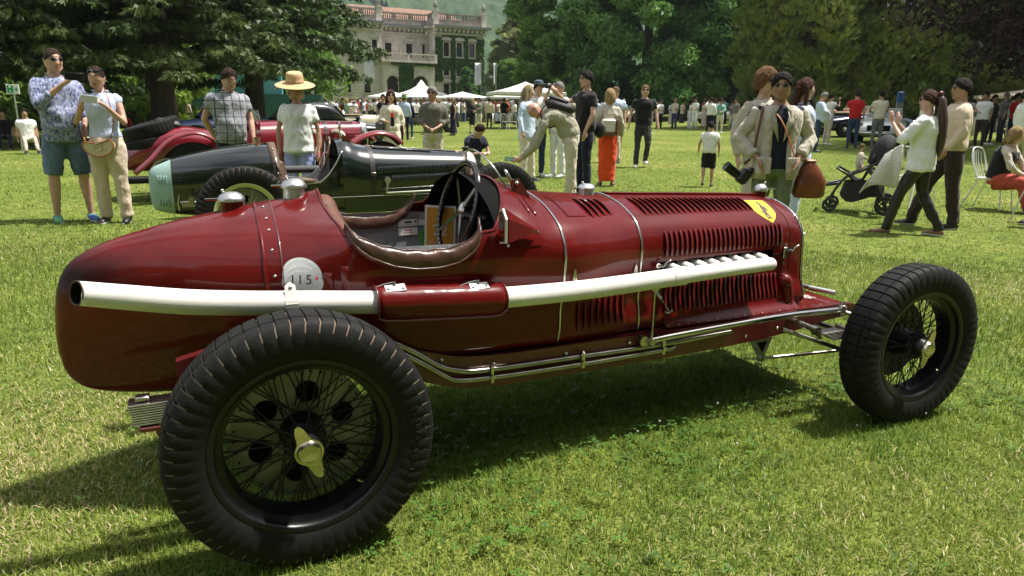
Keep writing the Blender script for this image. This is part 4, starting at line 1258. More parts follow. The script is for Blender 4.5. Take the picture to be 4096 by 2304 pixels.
def conifer_lobes(H, Rb, z0, seed, lean=(0, 0), tiers=17, droop=.9):
    g = random.Random(seed); out = []; limbs = []
    for i in range(tiers):
        f_ = i/(tiers-1); z = z0+1.2+(H-z0-1.2)*f_
        rad = Rb*(1-f_**1.5)*(.9 if i else .8)+.35
        nb = max(4, int(9*(1-.5*f_)))
        for k in range(nb):
            a = 2*PI*(k+.5*(i % 2))/nb+g.uniform(-.25, .25); rr = rad*g.uniform(.72, 1.12)
            ox, oy = lean[0]*z/H, lean[1]*z/H
            for s in (.35, .6, .82, 1.0):
                q = g.uniform(.75, 1.25)
                out.append((ox+math.cos(a)*rr*s, oy+math.sin(a)*rr*s, z+.35*s-droop*s*s*g.uniform(.9, 1.5), (.55+.16*rr*.5*(1.2-s))*q, (.55+.16*rr*.5*(1.2-s))*q, .34*q))
            if i < 8: limbs.append((z, a, rr*.8, -.3))
    return out, limbs
def conifer(x, y, H, Rb, z0, n, label, seed, m=None, lean=(0, 0), L=.23, group='big drooping conifers'):
    lb, lm = conifer_lobes(H, Rb, z0, seed, lean)
    return tree_obj('conifer_tree', x, y, label, 'tree', lb, int(n*1.05), L, .085, 'droop', m or M_CONI, H, .38, lean, lm, seed, group)
conifer(-7.6, 25.5, 15, 5.6, 1.7, 30000, 'dark drooping conifer behind the man in the patterned shirt', 11)
conifer(-4.0, 33.5, 17, 5.8, 2.0, 26000, 'drooping conifer standing behind the woman with the straw bag', 12, M_CONI2)
conifer(-1.0, 27.2, 17, 5.6, 2.0, 34000, 'tall drooping conifer in front of the green event wall', 13)
conifer(2.6, 33.0, 18, 5.5, 2.3, 40000, 'leaning dark conifer between the green screen and the villa', 14, M_CONI2, lean=(.7, -.1))

def broad_lobes(H, Rb, z0, seed, nl=70, top=.95):
    g = random.Random(seed); out = []
    for k in range(nl):
        f_ = (k+g.random())/nl; z = z0+(H-z0)*f_
        prof = math.sin(PI*min(.98, .20+.77*f_))**.6
        a = k*2.39996+g.uniform(-.4, .4); rr = Rb*prof*g.uniform(.62, 1.0); q = g.uniform(.13, .23)*Rb
        out.append((math.cos(a)*rr, math.sin(a)*rr, z, q*1.25, q*1.25, q*.8))
    return out
def broad(x, y, H, Rb, z0, n, label, seed, m=None, L=.42, wd=.22, nl=75, name='broadleaf_tree', style='leaf', group=None):
    g = random.Random(seed); lm = [(H*g.uniform(.2, .7), g.uniform(0, 6.28), Rb*.8, H*.12) for _ in range(9)]
    return tree_obj(name, x, y, label, 'tree', broad_lobes(H, Rb, z0, seed, nl), n, L, wd, style, m or M_BROAD, H*.85, .42, (0, 0), lm, seed, group)
broad(33.2, 57.0, 27, 5.6, 2.6, 22000, 'tall green tree with loose hanging boughs beside the villa', 21, M_BROAD, .55, .30, 80)
broad(36.5, 50.5, 24, 7.0, 1.2, 27000, 'broad dark green tree behind the largest white parasols', 22, M_BROAD2, .50, .28, 95)
broad(45.0, 49.0, 25, 7.2, 1.2, 27000, 'deep green tree between the dark woodland and the golden thuja', 23, M_BROAD2, .50, .28, 95)
broad(50.5, 43.5, 22, 6.0, .6, 22000, 'dense green tree half hidden behind the golden thuja', 24, M_BROAD, .50, .28, 80)
for i, (x, y, H, Rb, lab) in enumerate(((34.3, 30.6, 15.5, 4.6, 'golden green thuja behind the silver roadster'), (40.2, 28.6, 17, 5.2, 'tall golden green thuja behind the navy convertible'), (45.6, 24.2, 16, 5.0, 'golden green thuja behind the blue information pillar'))):
    broad(x, y, H, Rb, .1, 30000, lab, 31+i, M_THUJ, .36, .10, 200, 'thuja_tree', 'flame', 'thuja trees along the lawn edge')
broad(28.5, 9.6, 13, 7.6, 2.9, 30000, 'dark purple copper beech overhanging the edge of the lawn', 41, M_COPP, .22, .16, 130, 'copper_beech_tree')
broad(51.5, 109.0, 14.5, 5.2, 1.0, 16000, 'pale willow beside the ivy covered wing of the villa', 51, M_WILL, .7, .3, 60, 'willow_tree', 'droop')
broad(58.0, 104.0, 12.5, 4.6, 1.0, 12000, 'fresh green tree next to the pale willow', 52, M_LIGHT, .6, .32, 50)
broad(42.8, 94.0, 6.8, 2.4, .2, 6500, 'clipped dark green bush behind the banner poles', 53, M_BROAD, .40, .22, 40, 'garden_bush')
broad(47.0, 91.0, 6.0, 2.6, .2, 6500, 'round garden bush beyond the second banner pole', 54, M_BROAD2, .40, .22, 40, 'garden_bush')
broad(36.2, 93.6, 5.6, 1.3, .2, 6000, 'magnolia shrub against the ivy wall of the villa', 55, M_BROAD2, .30, .2, 26, 'garden_bush')
broad(-14.5, 36, 6.5, 3.2, .2, 8000, 'bright green shrub at the lawn edge behind the exit sign', 56, M_LIGHT, .38, .2, 45, 'garden_bush')
broad(-7.5, 44, 7, 3.6, .2, 8000, 'fresh green shrub behind the seated picnickers', 57, M_LIGHT, .38, .2, 45, 'garden_bush')
broad(-2.2, 49, 7.5, 3.6, .2, 8000, 'light green shrub beside the green event wall', 58, M_LIGHT, .40, .2, 45, 'garden_bush')
broad(-22, 40, 16, 6.5, 1.0, 18000, 'dark tree at the shaded edge of the park', 59, M_BROAD2, .5, .28, 70)

def wood(name, spots, n, label, m, seed, L=.9):
    g = random.Random(seed); lb = []
    for (x, y, H, Rb) in spots:
        z0 = float(ground_z(x, y))
        for (a, b, c, d, e, f_) in broad_lobes(H, Rb, .5, g.randrange(9999), 34): lb.append((x+a, y+b, z0+c, d*1.2, e*1.2, f_*1.3))
    o = link(name, fronds(lb, n, L, L*.5, seed, 'leaf'), None, m, smooth=False)
    return tag(o, label, 'woodland', kind='stuff')
wood('woodland', [(58+7*k+random.uniform(-2, 2), 78-7.5*k+random.uniform(-4, 4), random.uniform(20, 27), 7) for k in range(10)]+[(66+7*k, 86-6*k, 28, 8) for k in range(10)], 34000, 'dark woodland closing off the lawn behind the golden thujas', M_BROAD2, 61)
wood('woodland', [(-36+6.5*k+random.uniform(-2, 2), 52+2.0*k+random.uniform(-4, 4), random.uniform(15, 22), 6) for k in range(8)]+[(-34+8*k, 63+k, 22, 7) for k in range(6)], 26000, 'shaded woodland behind the drooping conifers and the green event wall', M_BROAD, 62)
wood('woodland', [(-30+6.5*k+random.uniform(-2, 2), -13-3*math.sin(k)+random.uniform(-2, 1), random.uniform(11, 16), 4.5) for k in range(11)], 11000, 'unseen row of trees added behind the view to darken the near sides of the cars', M_BROAD2, 63, 1.0)  # added out of view; blocks sky light and darkens reflections on the near sides

# wooded mountain beyond the villa
def hill():
    g = np.random.default_rng(77)
    def height(x, y):
        t = np.clip((y-330-.12*(x-200))/900, 0, 1.4)
        return 330*t**1.08+16*np.sin(x*.008+1)*t+10*np.sin(x*.021+y*.013)*np.clip(t*6, 0, 1)
    def patch(x0, x1, nx, y0, y1, ny, dome):
        X, Y = np.meshgrid(np.linspace(x0, x1, nx), np.linspace(y0, y1, ny)); Z = height(X, Y)
        if dome:
            c = 8.0
            best = np.zeros_like(X)
            ix, iy = np.floor(X/c), np.floor(Y/c)
            for dx in (-1, 0, 1):
                for dy in (-1, 0, 1):
                    a, b = ix+dx, iy+dy
                    h = np.sin(a*127.1+b*311.7)*43758.5453; h1 = h-np.floor(h); h = np.sin(a*269.5+b*183.3)*43758.5453; h2 = h-np.floor(h)
                    d2 = ((a+.2+.6*h1)*c-X)**2+((b+.2+.6*h2)*c-Y)**2; r2 = (c*(.55+.3*h2))**2
                    best = np.maximum(best, np.sqrt(np.clip(1-d2/r2, 0, 1))*(5+4*h1))
            Z = Z+best
        return np.stack([X, Y, Z], -1)
    m_ = MB(); m_.grid(patch(-690, 1190, 50, 320, 1250, 40, False)-np.array([0, 0, 3.0]))
    me = m_.mesh('hill')
    o = link('hills', me, None, mhill, ang=180); tag(o, 'wooded mountain side', 'mountain', kind='structure')
    P = patch(150, 560, 170, 330, 900, 190, True)
    ny, nx = P.shape[:2]; i = np.arange(ny*nx).reshape(ny, nx)
    F = np.stack([i[:-1, :-1], i[:-1, 1:], i[1:, 1:], i[1:, :-1]], -1).reshape(-1, 4)
    o2 = link('hillside_forest', fast_mesh('hillside_forest', P.reshape(-1, 3), F, 4), None, mhill, ang=180)
    tag(o2, 'dense forest canopy on the mountain above the villa', 'forest', kind='stuff')
mhill = mat('mountain_forest', (.022, .050, .022), .9, col2=(.052, .085, .034), nscale=.05, detail=9, bump=1.0, bscale=.35, spec=.1)
hill()

# ------------------------------------------------------------------ villa
M_STONE = mat('villa_stone', (.60, .56, .50), .85, noise=.28, nscale=1.1, bump=.3, bscale=6, detail=8)
M_STON2 = mat('villa_grey_stone', (.33, .30, .27), .9, noise=.4, nscale=1.6, bump=.4, bscale=8, detail=8)
M_TILE = mat('roof_tile', (.27, .15, .10), .85, noise=.4, nscale=2.5, bump=.5, bscale=9)
M_DARKW = mat('window_dark', (.012, .013, .014), .12, spec=.7)
M_LEADG = mat('gutter_lead', (.17, .20, .22), .5, metal=.5)
VX, VY, VZ = 30.0, 96.0, 1.6
vil = empty('villa', (VX, VY, VZ), 0, 'pale stone Italian villa with ivy covered wing and roof balustrade', 'building')
def vb(m_, x0, x1, y0, y1, z0, z1): return m_.box(((x0+x1)/2-VX, (y0+y1)/2-VY, (z0+z1)/2-VZ), (x1-x0, y1-y0, z1-z0))
def vpart(name, m, boxes, parent=None):
    m_ = MB()
    for b in boxes: vb(m_, *b)
    return m_.build(name, m, parent or vil, ang=30)
YR, YM, YP, YL = 95.9, 98.9, 95.2, 96.4   # right wing, middle wall, porch front, left wing
def wall_with_holes(x0, x1, y, z0, z1, holes, th, name, m):
    """front wall made of pieces around rectangular openings (x0,x1,z0,z1)"""
    xs = sorted({x0, x1, *[h[0] for h in holes], *[h[1] for h in holes]}); m_ = MB()
    for a, b in zip(xs, xs[1:]):
        zz = z0
        for h in sorted([h for h in holes if h[0] <= a+1e-6 and h[1] >= b-1e-6], key=lambda h: h[2]):
            if h[2] > zz: vb(m_, a, b, y, y+th, zz, h[2])
            zz = h[3]
        if zz < z1: vb(m_, a, b, y, y+th, zz, z1)
    return m_.build(name, m, vil, ang=30)
RW = [(33.9, 8.85, 10.75), (35.85, 8.85, 10.75), (37.75, 8.85, 10.75)]
hr_ = [(x-.42, x+.42, a, b) for x, a, b in RW]+[(x-.42, x+.42, 6.25, 6.95) for x, _, _ in RW]+[(x-.45, x+.45, 2.6, 5.1) for x, _, _ in RW]
wr = wall_with_holes(32.2, 39.5, YR, VZ, 12.6, hr_, .5, 'wing_wall', M_STONE)
vpart('wing_side_wall', M_STONE, [(39.1, 39.5, YR+.5, YR+14, VZ, 12.6), (32.2, 32.6, YR+.5, YM+.3, VZ, 12.6)])
hm = [(x-.48, x+.48, 8.75, 10.5) for x in (26.3, 29.35)]+[(31.25, 31.7, 8.75, 10.5)]
wall_with_holes(24.7, 32.2, YM, VZ, 12.6, hm, .5, 'middle_wall', M_STONE)
hl = [(23.4, 24.1, 8.6, 10.6)]+[(x-.45, x+.45, 3.6, 5.3) for x in (17.0, 19.9, 22.6)]+[(x-.45, x+.45, 8.6, 10.6) for x in (16.5, 20.0)]
wall_with_holes(13, 24.7, YL, VZ, 12.6, hl, .5, 'left_wall', M_STONE)
vpart('left_side_wall', M_STONE, [(24.2, 24.7, YL+.5, YM+.3, VZ, 12.6), (13, 13.4, YL+.5, YL+14, VZ, 12.6)])
vpart('back_wall', M_STON2, [(13, 39.5, YR+13.9, YR+14.2, VZ, 12.6)])
def window(x, y, z0, z1, w, ped=True, sill=True):
    o = vpart('window', M_DARKW, [(x-w-.02, x+w+.02, y+.30, y+.34, z0-.02, z1+.02)])
    vpart('window_frame', M_STONE, [(x-w-.17, x-w-.001, y-.07, y+.28, z0-.05, z1+.14), (x+w+.001, x+w+.17, y-.07, y+.28, z0-.05, z1+.14), (x-w, x+w, y-.06, y+.28, z1, z1+.14)], o)
    vpart('glazing_bar', mat('window_wood', (.05, .04, .035), .6), [(x-.03, x+.03, y+.25, y+.30, z0, z1), (x-w, x+w, y+.25, y+.30, z0+(z1-z0)*.68, z0+(z1-z0)*.68+.05)], o)
    if sill: vpart('sill', M_STONE, [(x-w-.22, x+w+.22, y-.2, y+.02, z0-.2, z0-.05)], o)
    if ped:
        m_ = MB(); pts = [(x+(w+.32)*math.cos(a)-VX, y-.05-VY, z1+.36+.34*math.sin(a)-VZ) for a in np.linspace(0, PI, 13)]
        m_.prism(pts, (0, -.16, 0), (0, .04, 0)); vb(m_, x-w-.34, x+w+.34, y-.26, y, z1+.26, z1+.37)
        m_.build('pediment', M_STONE, o, ang=30)
for x, a, b in RW: window(x, YR, a, b, .42)
for x, _, _ in RW: window(x, YR, 6.25, 6.95, .42, False); window(x, YR, 2.6, 5.1, .45, True, False)
for h in hm: window((h[0]+h[1])/2, YM, h[2], h[3], (h[1]-h[0])/2)
for h in hl: window((h[0]+h[1])/2, YL, h[2], h[3], (h[1]-h[0])/2, h[2] > 6)
# cornice, brackets, parapet and balustrade following the plan of the front
def run(x0, x1, y): return (x0, x1, y)
RUNS = [(12.6, 24.9, YL), (24.9, 31.9, YM), (31.9, 39.8, YR)]
for i, (x0, x1, y) in enumerate(RUNS):
    vpart('cornice', M_STONE, [(x0-.0, x1, y-.30, y+.02, 11.75, 12.0), (x0, x1, y-.55, y+.02, 12.45, 12.62), (x0-.3*(i == 0), x1+.55*(i == 2), y-1.05, y+.6, 12.621, 12.85)])
    vpart('gutter', M_LEADG, [(x0, x1+.6*(i == 2), y-1.16, y-1.051, 12.72, 12.95)])
    br = MB(); n = int((x1-x0)/.62)
    for k in range(n):
        xx = x0+.3+(x1-x0-.5)*k/max(1, n-1); vb(br, xx-.11, xx+.11, y-.85, y-.03, 12.1, 12.45)
    tag(br.build('eaves_brackets', M_STONE, vil, ang=30), kind='stuff')
    vpart('parapet', M_STON2, [(x0, x1, y-.30, y+.2, 12.86, 13.65), (x0, x1, y-.36, y+.26, 13.651, 13.75), (x0, x1, y-.32, y+.22, 14.42, 14.6)])
    bl = MB(); n = int((x1-x0)/.3)
    for k in range(n):
        xx = x0+.2+(x1-x0-.4)*k/max(1, n-1)
        if (k % 8) == 7: vb(bl, xx-.16, xx+.16, y-.24, y+.14, 13.751, 14.419)
        else: bl.lathe([(.06, 13.752), (.085, 13.92), (.10, 14.02), (.055, 14.2), (.07, 14.41)], 6, (xx-VX, y-.05-VY, -VZ))
    tag(bl.build('balusters', M_STON2, vil, ang=50), kind='stuff')
vpart('parapet_return', M_STON2, [(31.8, 32.2, YR+.2, YM-.3, 12.86, 13.65), (31.8, 32.2, YR+.2, YM-.3, 14.42, 14.6), (39.4, 39.8, YR+.2, YR+13, 12.86, 14.6)])
m_ = MB()
for k in range(8): m_.lathe([(.06, 13.65), (.10, 14.02), (.055, 14.2), (.07, 14.41)], 6, (32-VX, YR+.45+k*.3-VY, -VZ))
tag(m_.build('balusters', M_STON2, vil, ang=50), kind='stuff')
vpart('cornice_return', M_STONE, [(31.2, 32.3, YR+.5, YM-1.1, 12.621, 12.85)])
for (x, y) in ((24.4, YL), (32.3, YR), (39.5, YR), (15.5, YL)):
    p = vpart('roof_pier', M_STONE, [(x-.38, x+.38, y-.42, y+.34, 13.0, 14.75), (x-.46, x+.46, y-.50, y+.42, 14.751, 14.9)])
    MB().lathe([(.12, 0), (.28, .08), (.14, .2), (.34, .55), (.36, .72), (.22, .82), (.28, .95), (.12, 1.1), (.09, 1.32), (0, 1.4)], 12, (x-VX, y-.04-VY, 14.9-VZ)).build('urn', M_STON2, p, ang=50)
# tiled roofs behind the balustrade
def hip(x0, x1, y0, y1, z0, z1, ins, name='roof'):
    ym = (y0+y1)/2
    v = [(x0, y0, z0), (x1, y0, z0), (x1, y1, z0), (x0, y1, z0), (x0+ins, ym, z1), (x1-ins, ym, z1)]
    return MB().add([(a-VX, b-VY, c-VZ) for a, b, c in v], [(0, 1, 5, 4), (1, 2, 5), (2, 3, 4, 5), (3, 0, 4)]).build(name, M_TILE, vil, False)
hip(13.2, 39.3, YM+.4, YM+11, 12.9, 16.0, 4); hip(32.4, 39.3, YR+.3, YR+9, 13.0, 14.9, 3); hip(13.2, 24.5, YL+.3, YL+9, 13.0, 15.3, 3)
vpart('roof_deck', M_STON2, [(12.8, 39.5, YM+.3, YM+11, 12.7, 12.86), (32.3, 39.3, YR+.25, YM+.3, 12.7, 12.86)])
# porch: arches, ivy pier, balcony
m_ = MB()
def arch(m_, x0, x1, y, th, zs, ztop):
    """wall slab with a round arch cut out, spring line zs"""
    cx, rr = (x0+x1)/2, (x1-x0)/2; pts = [(cx+rr*math.cos(a), zs+rr*math.sin(a)) for a in np.linspace(PI, 0, 17)]
    for (a, b), (c, d) in zip(pts, pts[1:]):
        q = [(a, b), (c, d), (c, ztop), (a, ztop)]
        m_.prism([(px_-VX, y-VY, pz-VZ) for px_, pz in q], (0, 0, 0), (0, th, 0))
arch(m_, 25.05, 26.75, YP+.0, .6, 5.1, 7.7); arch(m_, 28.75, 31.0, YP, .6, 4.9, 7.7)
for a, b in ((24.6, 25.05), (26.75, 28.75), (31.0, 31.9)): vb(m_, a, b, YP, YP+.6, VZ, 7.7)
m_.build('porch_front', M_STONE, vil, ang=30)
vpart('porch_side', M_STONE, [(24.6, 25.0, YP+.6, YM, VZ, 7.7), (31.5, 31.9, YP+.6, YM, 6.3, 7.7)])
vpart('porch_shade', mat('porch_painted_shade', (.14, .125, .11), .9), [(25.05, 31.4, YM-.3, YM-.25, VZ, 7.7)])  # panel before the wall; shade inside the porch put into its darker colour
vpart('porch_column', M_STONE, [(26.5, 26.74, YP-.1, YP+.05, 4.8, 5.05), (29.9, 30.25, YM-1.6, YM-1.2, VZ, 5.2), (28.7, 28.95, YP+.8, YP+1.2, VZ, 5.0)])
bal = vpart('balcony', M_STONE, [(24.3, 32.15, YP-.45, YM, 7.701, 8.0), (24.3, 32.15, YP-.40, YP-.12, 8.75, 8.92), (24.3, 24.75, YP-.42, YP-.05, 8.001, 8.95), (31.75, 32.15, YP-.42, YP-.05, 8.001, 8.95), (27.9, 28.2, YP-.4, YP-.1, 8.001, 8.95), (22.0, 24.3, YL-.6, YL-.35, 8.75, 8.9), (22.0, 24.3, YL-.7, YL, 7.75, 8.0)])
m_ = MB()
for k in range(26):
    xx = 24.9+k*.27
    m_.lathe([(.05, 8.0), (.085, 8.2), (.05, 8.5), (.06, 8.74)], 6, (xx-VX, YP-.26-VY, -VZ))
for k in range(8): m_.lathe([(.05, 8.0), (.085, 8.2), (.05, 8.5), (.06, 8.74)], 6, (22.1+.27*k-VX, YL-.48-VY, -VZ))
tag(m_.build('balcony_balusters', M_STONE, bal, ang=50), kind='stuff')
vpart('parasol_pole', mat('old_wood', (.25, .15, .09), .7), [(27.55, 27.65, YM-1, YM-.9, 8.0, 9.7), (28.1, 28.2, YM-1, YM-.9, 8.0, 9.7)], bal)
for z in np.arange(2.3, 7.4, .42):   # rusticated courses
    for bx4 in ((31.05, 31.88, YP-.006, YP+.02), (24.62, 25.03, YP-.006, YP+.02), (14, 24.6, YL-.006, YL+.02), (32.25, 33.3, YR-.006, YR+.02)):
        vpart('stone_course', M_STON2, [(*bx4, z, z+.035)])
# ivy
def ivy(name, rects, n, seed, parent=None):
    g = np.random.default_rng(seed); P = []; N = []
    ar = np.array([(r_[1]-r_[0])*(r_[3]-r_[2]) for r_ in rects]); idx = g.choice(len(rects), n, p=ar/ar.sum())
    rr_ = np.array([r_[:5] for r_ in rects])[idx]; ax = np.array([r_[5] for r_ in rects])[idx]
    u_ = g.random(n); v_ = g.random(n)
    a = rr_[:, 0]+(rr_[:, 1]-rr_[:, 0])*u_; z = rr_[:, 2]+(rr_[:, 3]-rr_[:, 2])*v_; off = rr_[:, 4]-np.where(ax == 0, 1, -1)*(.05+.22*np.abs(wav(a, z, 2.2, 77))*.6+g.uniform(0, .10, n))
    px_ = np.where(ax == 0, a, off); py_ = np.where(ax == 0, off, a)
    p = np.stack([px_-VX, py_-VY, z-VZ], -1)
    s = g.uniform(.13, .24, n)[:, None]; d1 = g.normal(size=(n, 3)); d1[:, 2] -= .8; d1 /= np.linalg.norm(d1, axis=1)[:, None]; d2 = np.cross(d1, g.normal(size=(n, 3))); d2 /= np.linalg.norm(d2, axis=1)[:, None]
    V = np.stack([p-d1*s*.4, p+d2*s*.5, p+d1*s*.7, p-d2*s*.5], 1)
    return link(name, fast_mesh(name, V.reshape(-1, 3), np.arange(n*4).reshape(-1, 4), 4), parent or vil, M_IVY, smooth=False)
M_IVY = leafmat('ivy_green', (.055, .135, .018), (.10, .19, .03), 1.4, .2)
cov = [(32.2, 33.3, 5.4, 11.4), (34.5, 35.25, 6.9, 11.4), (36.45, 37.15, 6.9, 11.4), (38.35, 39.5, 2.0, 11.4), (33.3, 38.4, 11.42, 11.7), (33.3, 38.4, 7.15, 8.6), (34.5, 35.2, 2.2, 7), (36.5, 37.2, 2.2, 7.1), (33.3, 38.3, 7.0, 7.4)]
ivy('ivy', [(*c, YR, 0) for c in cov]+[(YR, YR+8, 2.0, 11.5, 39.5, 1)], 26000, 91)
ivy('ivy', [(26.72, 28.78, 1.8, 7.75, YP, 0), (25.6, 31.9, 7.35, 7.85, YP-.1, 0)], 9000, 92)
# ------------------------------------------------------------------ the other cars
def se(zt, zb, hw, n=2.5, k=14, t0=0.0, t1=1.0, low=.85):
    """half section, top centre -> bottom centre; fuller above, tucked in below"""
    out = []
    zm = zb+(zt-zb)*.48
    for t in np.linspace(t0, t1, k):
        a = PI/2-PI*t; c, s = max(math.cos(a), 0)**(2/n), abs(math.sin(a))**(2/n)
        if a >= 0: out.append((hw*c, zm+(zt-zm)*s))
        else: out.append((hw*(low+(1-low)*(1-s))*c, zm-(zm-zb)*s))
    return out
def hull(stations, n=2.5, k=16, t0=0.0, t1=1.0, low=.85, dense=1):
    st = np.array(stations, float); xs = st[:, 0]; P = []
    for x in np.concatenate([np.linspace(a, b, 6*dense, endpoint=False) for a, b in zip(xs, xs[1:])]+[[xs[-1]]]):
        q = _herm(xs, st[:, 1:], x)
        h = se(q[0], q[1], max(q[2], .002), n, k, t0, t1, low)
        P.append([(x, -y, z) for y, z in h[::-1]]+[(x, y, z) for y, z in h[1:]])
    return np.array(P)
def cap(P): return [tuple(p) for p in P], [tuple(range(len(P)))]

# --- black racing car with the pale green tail
M_BG = mat('black_green_paint', (.006, .010, .008), .22, coat=1.0, coatr=.05, noise=.3, nscale=6)
M_MINT = mat('mint_paint', (.31, .46, .42), .5, noise=.12, nscale=8)
M_STRAP = mat('strap_leather', (.13, .075, .045), .6, noise=.4, nscale=20, bump=.3, bscale=40)
bc = empty('racing_car', (0, 4.37, 0), R(0), 'black racing car with pale mint green tail and leather straps', 'car')
TOP = [(-.570, .57, .52, .006), (-.562, .66, .40, .03), (-.54, .70, .345, .055), (-.46, .74, .315, .10), (-.385, .772, .296, .13), (-.2, .82, .275, .19), (0, .865, .265, .245), (.2, .895, .26, .285), (.33, .908, .26, .30), (.45, .908, .26, .315)]
P = hull([t for t in TOP if t[0] <= -.384], 2.2)
tl = MB().grid(P).build('tail_panel', M_MINT, bc, ang=60, merge=1e-4)
MB().grid(hull([t for t in TOP if t[0] >= -.386], 2.3)).build('tail_body', M_BG, bc, ang=180, merge=1e-4)
lv = MB().tube([(0, 0, -.045), (0, 0, -.03), (0, 0, .03), (0, 0, .045)], [.003, .0065, .0065, .003], 6).mesh('louvre_pressing'); lv.materials.append(M_MINT); lv.shade_smooth()
def hull_y(stations, x, z, n=2.3):
    st = np.array(stations, float); q = _herm(st[:, 0], st[:, 1:], x); h = np.array(se(q[0], q[1], q[2], n, 40))
    return float(np.interp(-z, -h[:, 1], h[:, 0]))
for z in (.60, .42):
    for k in range(4):
        x = -.495+k*.022
        o = bpy.data.objects.new('louvre', lv); COL.objects.link(o); o.parent = tl; o.location = (x, -hull_y(TOP, x, z)-.001, z)
rv = MB()
for k in range(26):
    s = k/25; x = -.39-.17*math.sin(s*PI/2); z = .778-.15*(1-math.cos(s*PI/2))
    rv.ball((x, -.012, z), .005, 6, 4)
for k in range(40): rv.ball((-.37+k*.02, -.006, float(_herm(np.array(TOP)[:, 0], np.array(TOP)[:, 1:], -.37+k*.02)[0])+.003), .0042, 6, 4)
tag(rv.build('rivets', M_STL, bc), kind='stuff')
# cockpit tub
edge = [(.45, .80), (.47, .70), (.50, .62), (.56, .575), (.70, .565), (.83, .58), (.90, .64), (.97, .74), (1.03, .85)]
P = []
for x in np.linspace(.45, 1.03, 26):
    ze = float(np.interp(x, *zip(*edge))); hw_ = .315+.012*math.sin((x-.45)/.58*PI)
    row = [(x, -hw_*(1 if z > .45 else .9+.1*(z-.27)/.18), z) for z in np.linspace(.27, ze, 9)]
    P.append(row)
P = np.array(P)
MB().grid(P).build('cockpit_side', M_BG, bc, ang=180); Q = P.copy(); Q[:, :, 1] *= -1
MB().grid(Q).build('cockpit_side', M_BG, bc, ang=180)
for PP in (P, Q): MB().tube([p[-1] for p in PP], .007, 6).build('cockpit_bead', M_CHR, bc, ang=180)
Q2 = Q.copy(); Q2[:, :, 1] -= .012; MB().grid(Q2).build('cockpit_lining', mat('pale_lining', (.33, .34, .36), .6), bc, ang=180)
MB().box((.74, 0, .33), (.6, .6, .02)).build('cockpit_floor', M_BLK, bc)
MB().box((.62, 0, .48), (.26, .5, .16), bev=.05).box((.50, 0, .62), (.12, .5, .34), Euler((0, R(-14), 0)).to_matrix(), bev=.05).build('seat', M_STRAP, bc)
MB().tube([(.54, -.30, .585), (.66, -.315, .592), (.80, -.31, .585)], [.02, .035, .02], 10).build('arm_roll', M_STRAP, bc, ang=180)
MB().tube([(.47, .36, .64), (1.05, .36, .64)], .036, 14).build('lagged_pipe', mat('lagging', (.09, .09, .09), .9, bump=.5, bscale=60), bc)
HD = [(1.0, .945, .27, .325), (1.08, .955, .27, .322), (1.2, .905, .27, .318), (1.32, .882, .27, .31), (1.8, .852, .28, .28), (2.30, .822, .30, .235)]
MB().grid(hull(HD, 2.5, 18, 0, .86)).build('bonnet', M_BG, bc, ang=180)
RDT = [(2.302, .826, .32, .24), (2.36, .826, .32, .235), (2.385, .805, .34, .215)]
Pq = hull(RDT, 2.6); m_ = MB().grid(Pq); v, f_ = cap(Pq[-1]); m_.add(v, f_); m_.build('radiator_shell', mat('nickel_shell', (.78, .77, .74), .3, metal=.6), bc, ang=50)
MB().lathe([(.03, 0), (.03, .02), (.045, .03), (.04, .045), (0, .05)], 16, (2.34, 0, .82)).build('radiator_cap', M_BLKP, bc)
MB().box((1.7, 0, .36), (1.9, .56, .16)).build('chassis', M_BG, bc)
for (x, tt) in ((1.31, None), (2.27, None)):
    q = _herm(np.array(HD)[:, 0], np.array(HD)[:, 1:], x); h = se(q[0]+.004, q[1], q[2]+.004, 2.5, 24, 0, .80); rows = []
    for dx in (-.022, .022): rows.append([(x+dx, -y, z) for y, z in h[::-1]]+[(x+dx, y, z) for y, z in h[1:]])
    MB().grid(np.array(rows)).build('bonnet_strap', mat('dark_strap', (.03, .026, .022), .5), bc, ang=180)
MB().box((1.31, -.318, .64), (.05, .012, .03), bev=.003).build('strap_buckle', M_CHR, bc)
q = _herm(np.array(TOP)[:, 0], np.array(TOP)[:, 1:], .44); h = se(.918, .26, .327, 2.3, 24, 0, .56); rows = []
for dx in (-.03, .035): rows.append([(.44+dx+.10*(.9-z)**1.3*1.6, -y, z) for y, z in h[::-1]]+[(.44+dx+.10*(.9-z)**1.3*1.6, y, z) for y, z in h[1:]])
st_ = MB().grid(np.array(rows)).build('leather_band', M_STRAP, bc, ang=180); st_.modifiers.new('thick', 'SOLIDIFY').thickness = .006
for kk in (9, 15, 19): o = put('stud', stud, Vector(rows[0][len(h)-kk])+Vector((.03, -.004, .004)), (0, -1, .5), bc); o.scale = (1.6, 1.6, 1.6)
MB().lathe([(.055, 0), (.055, .006), (.03, .008), (.03, .035), (.036, .038), (.036, .06), (0, .062)], 20, (.33, 0, .902)).build('filler_cap', mat('copper_metal', (.55, .33, .24), .3, metal=1.0), bc, ang=30)
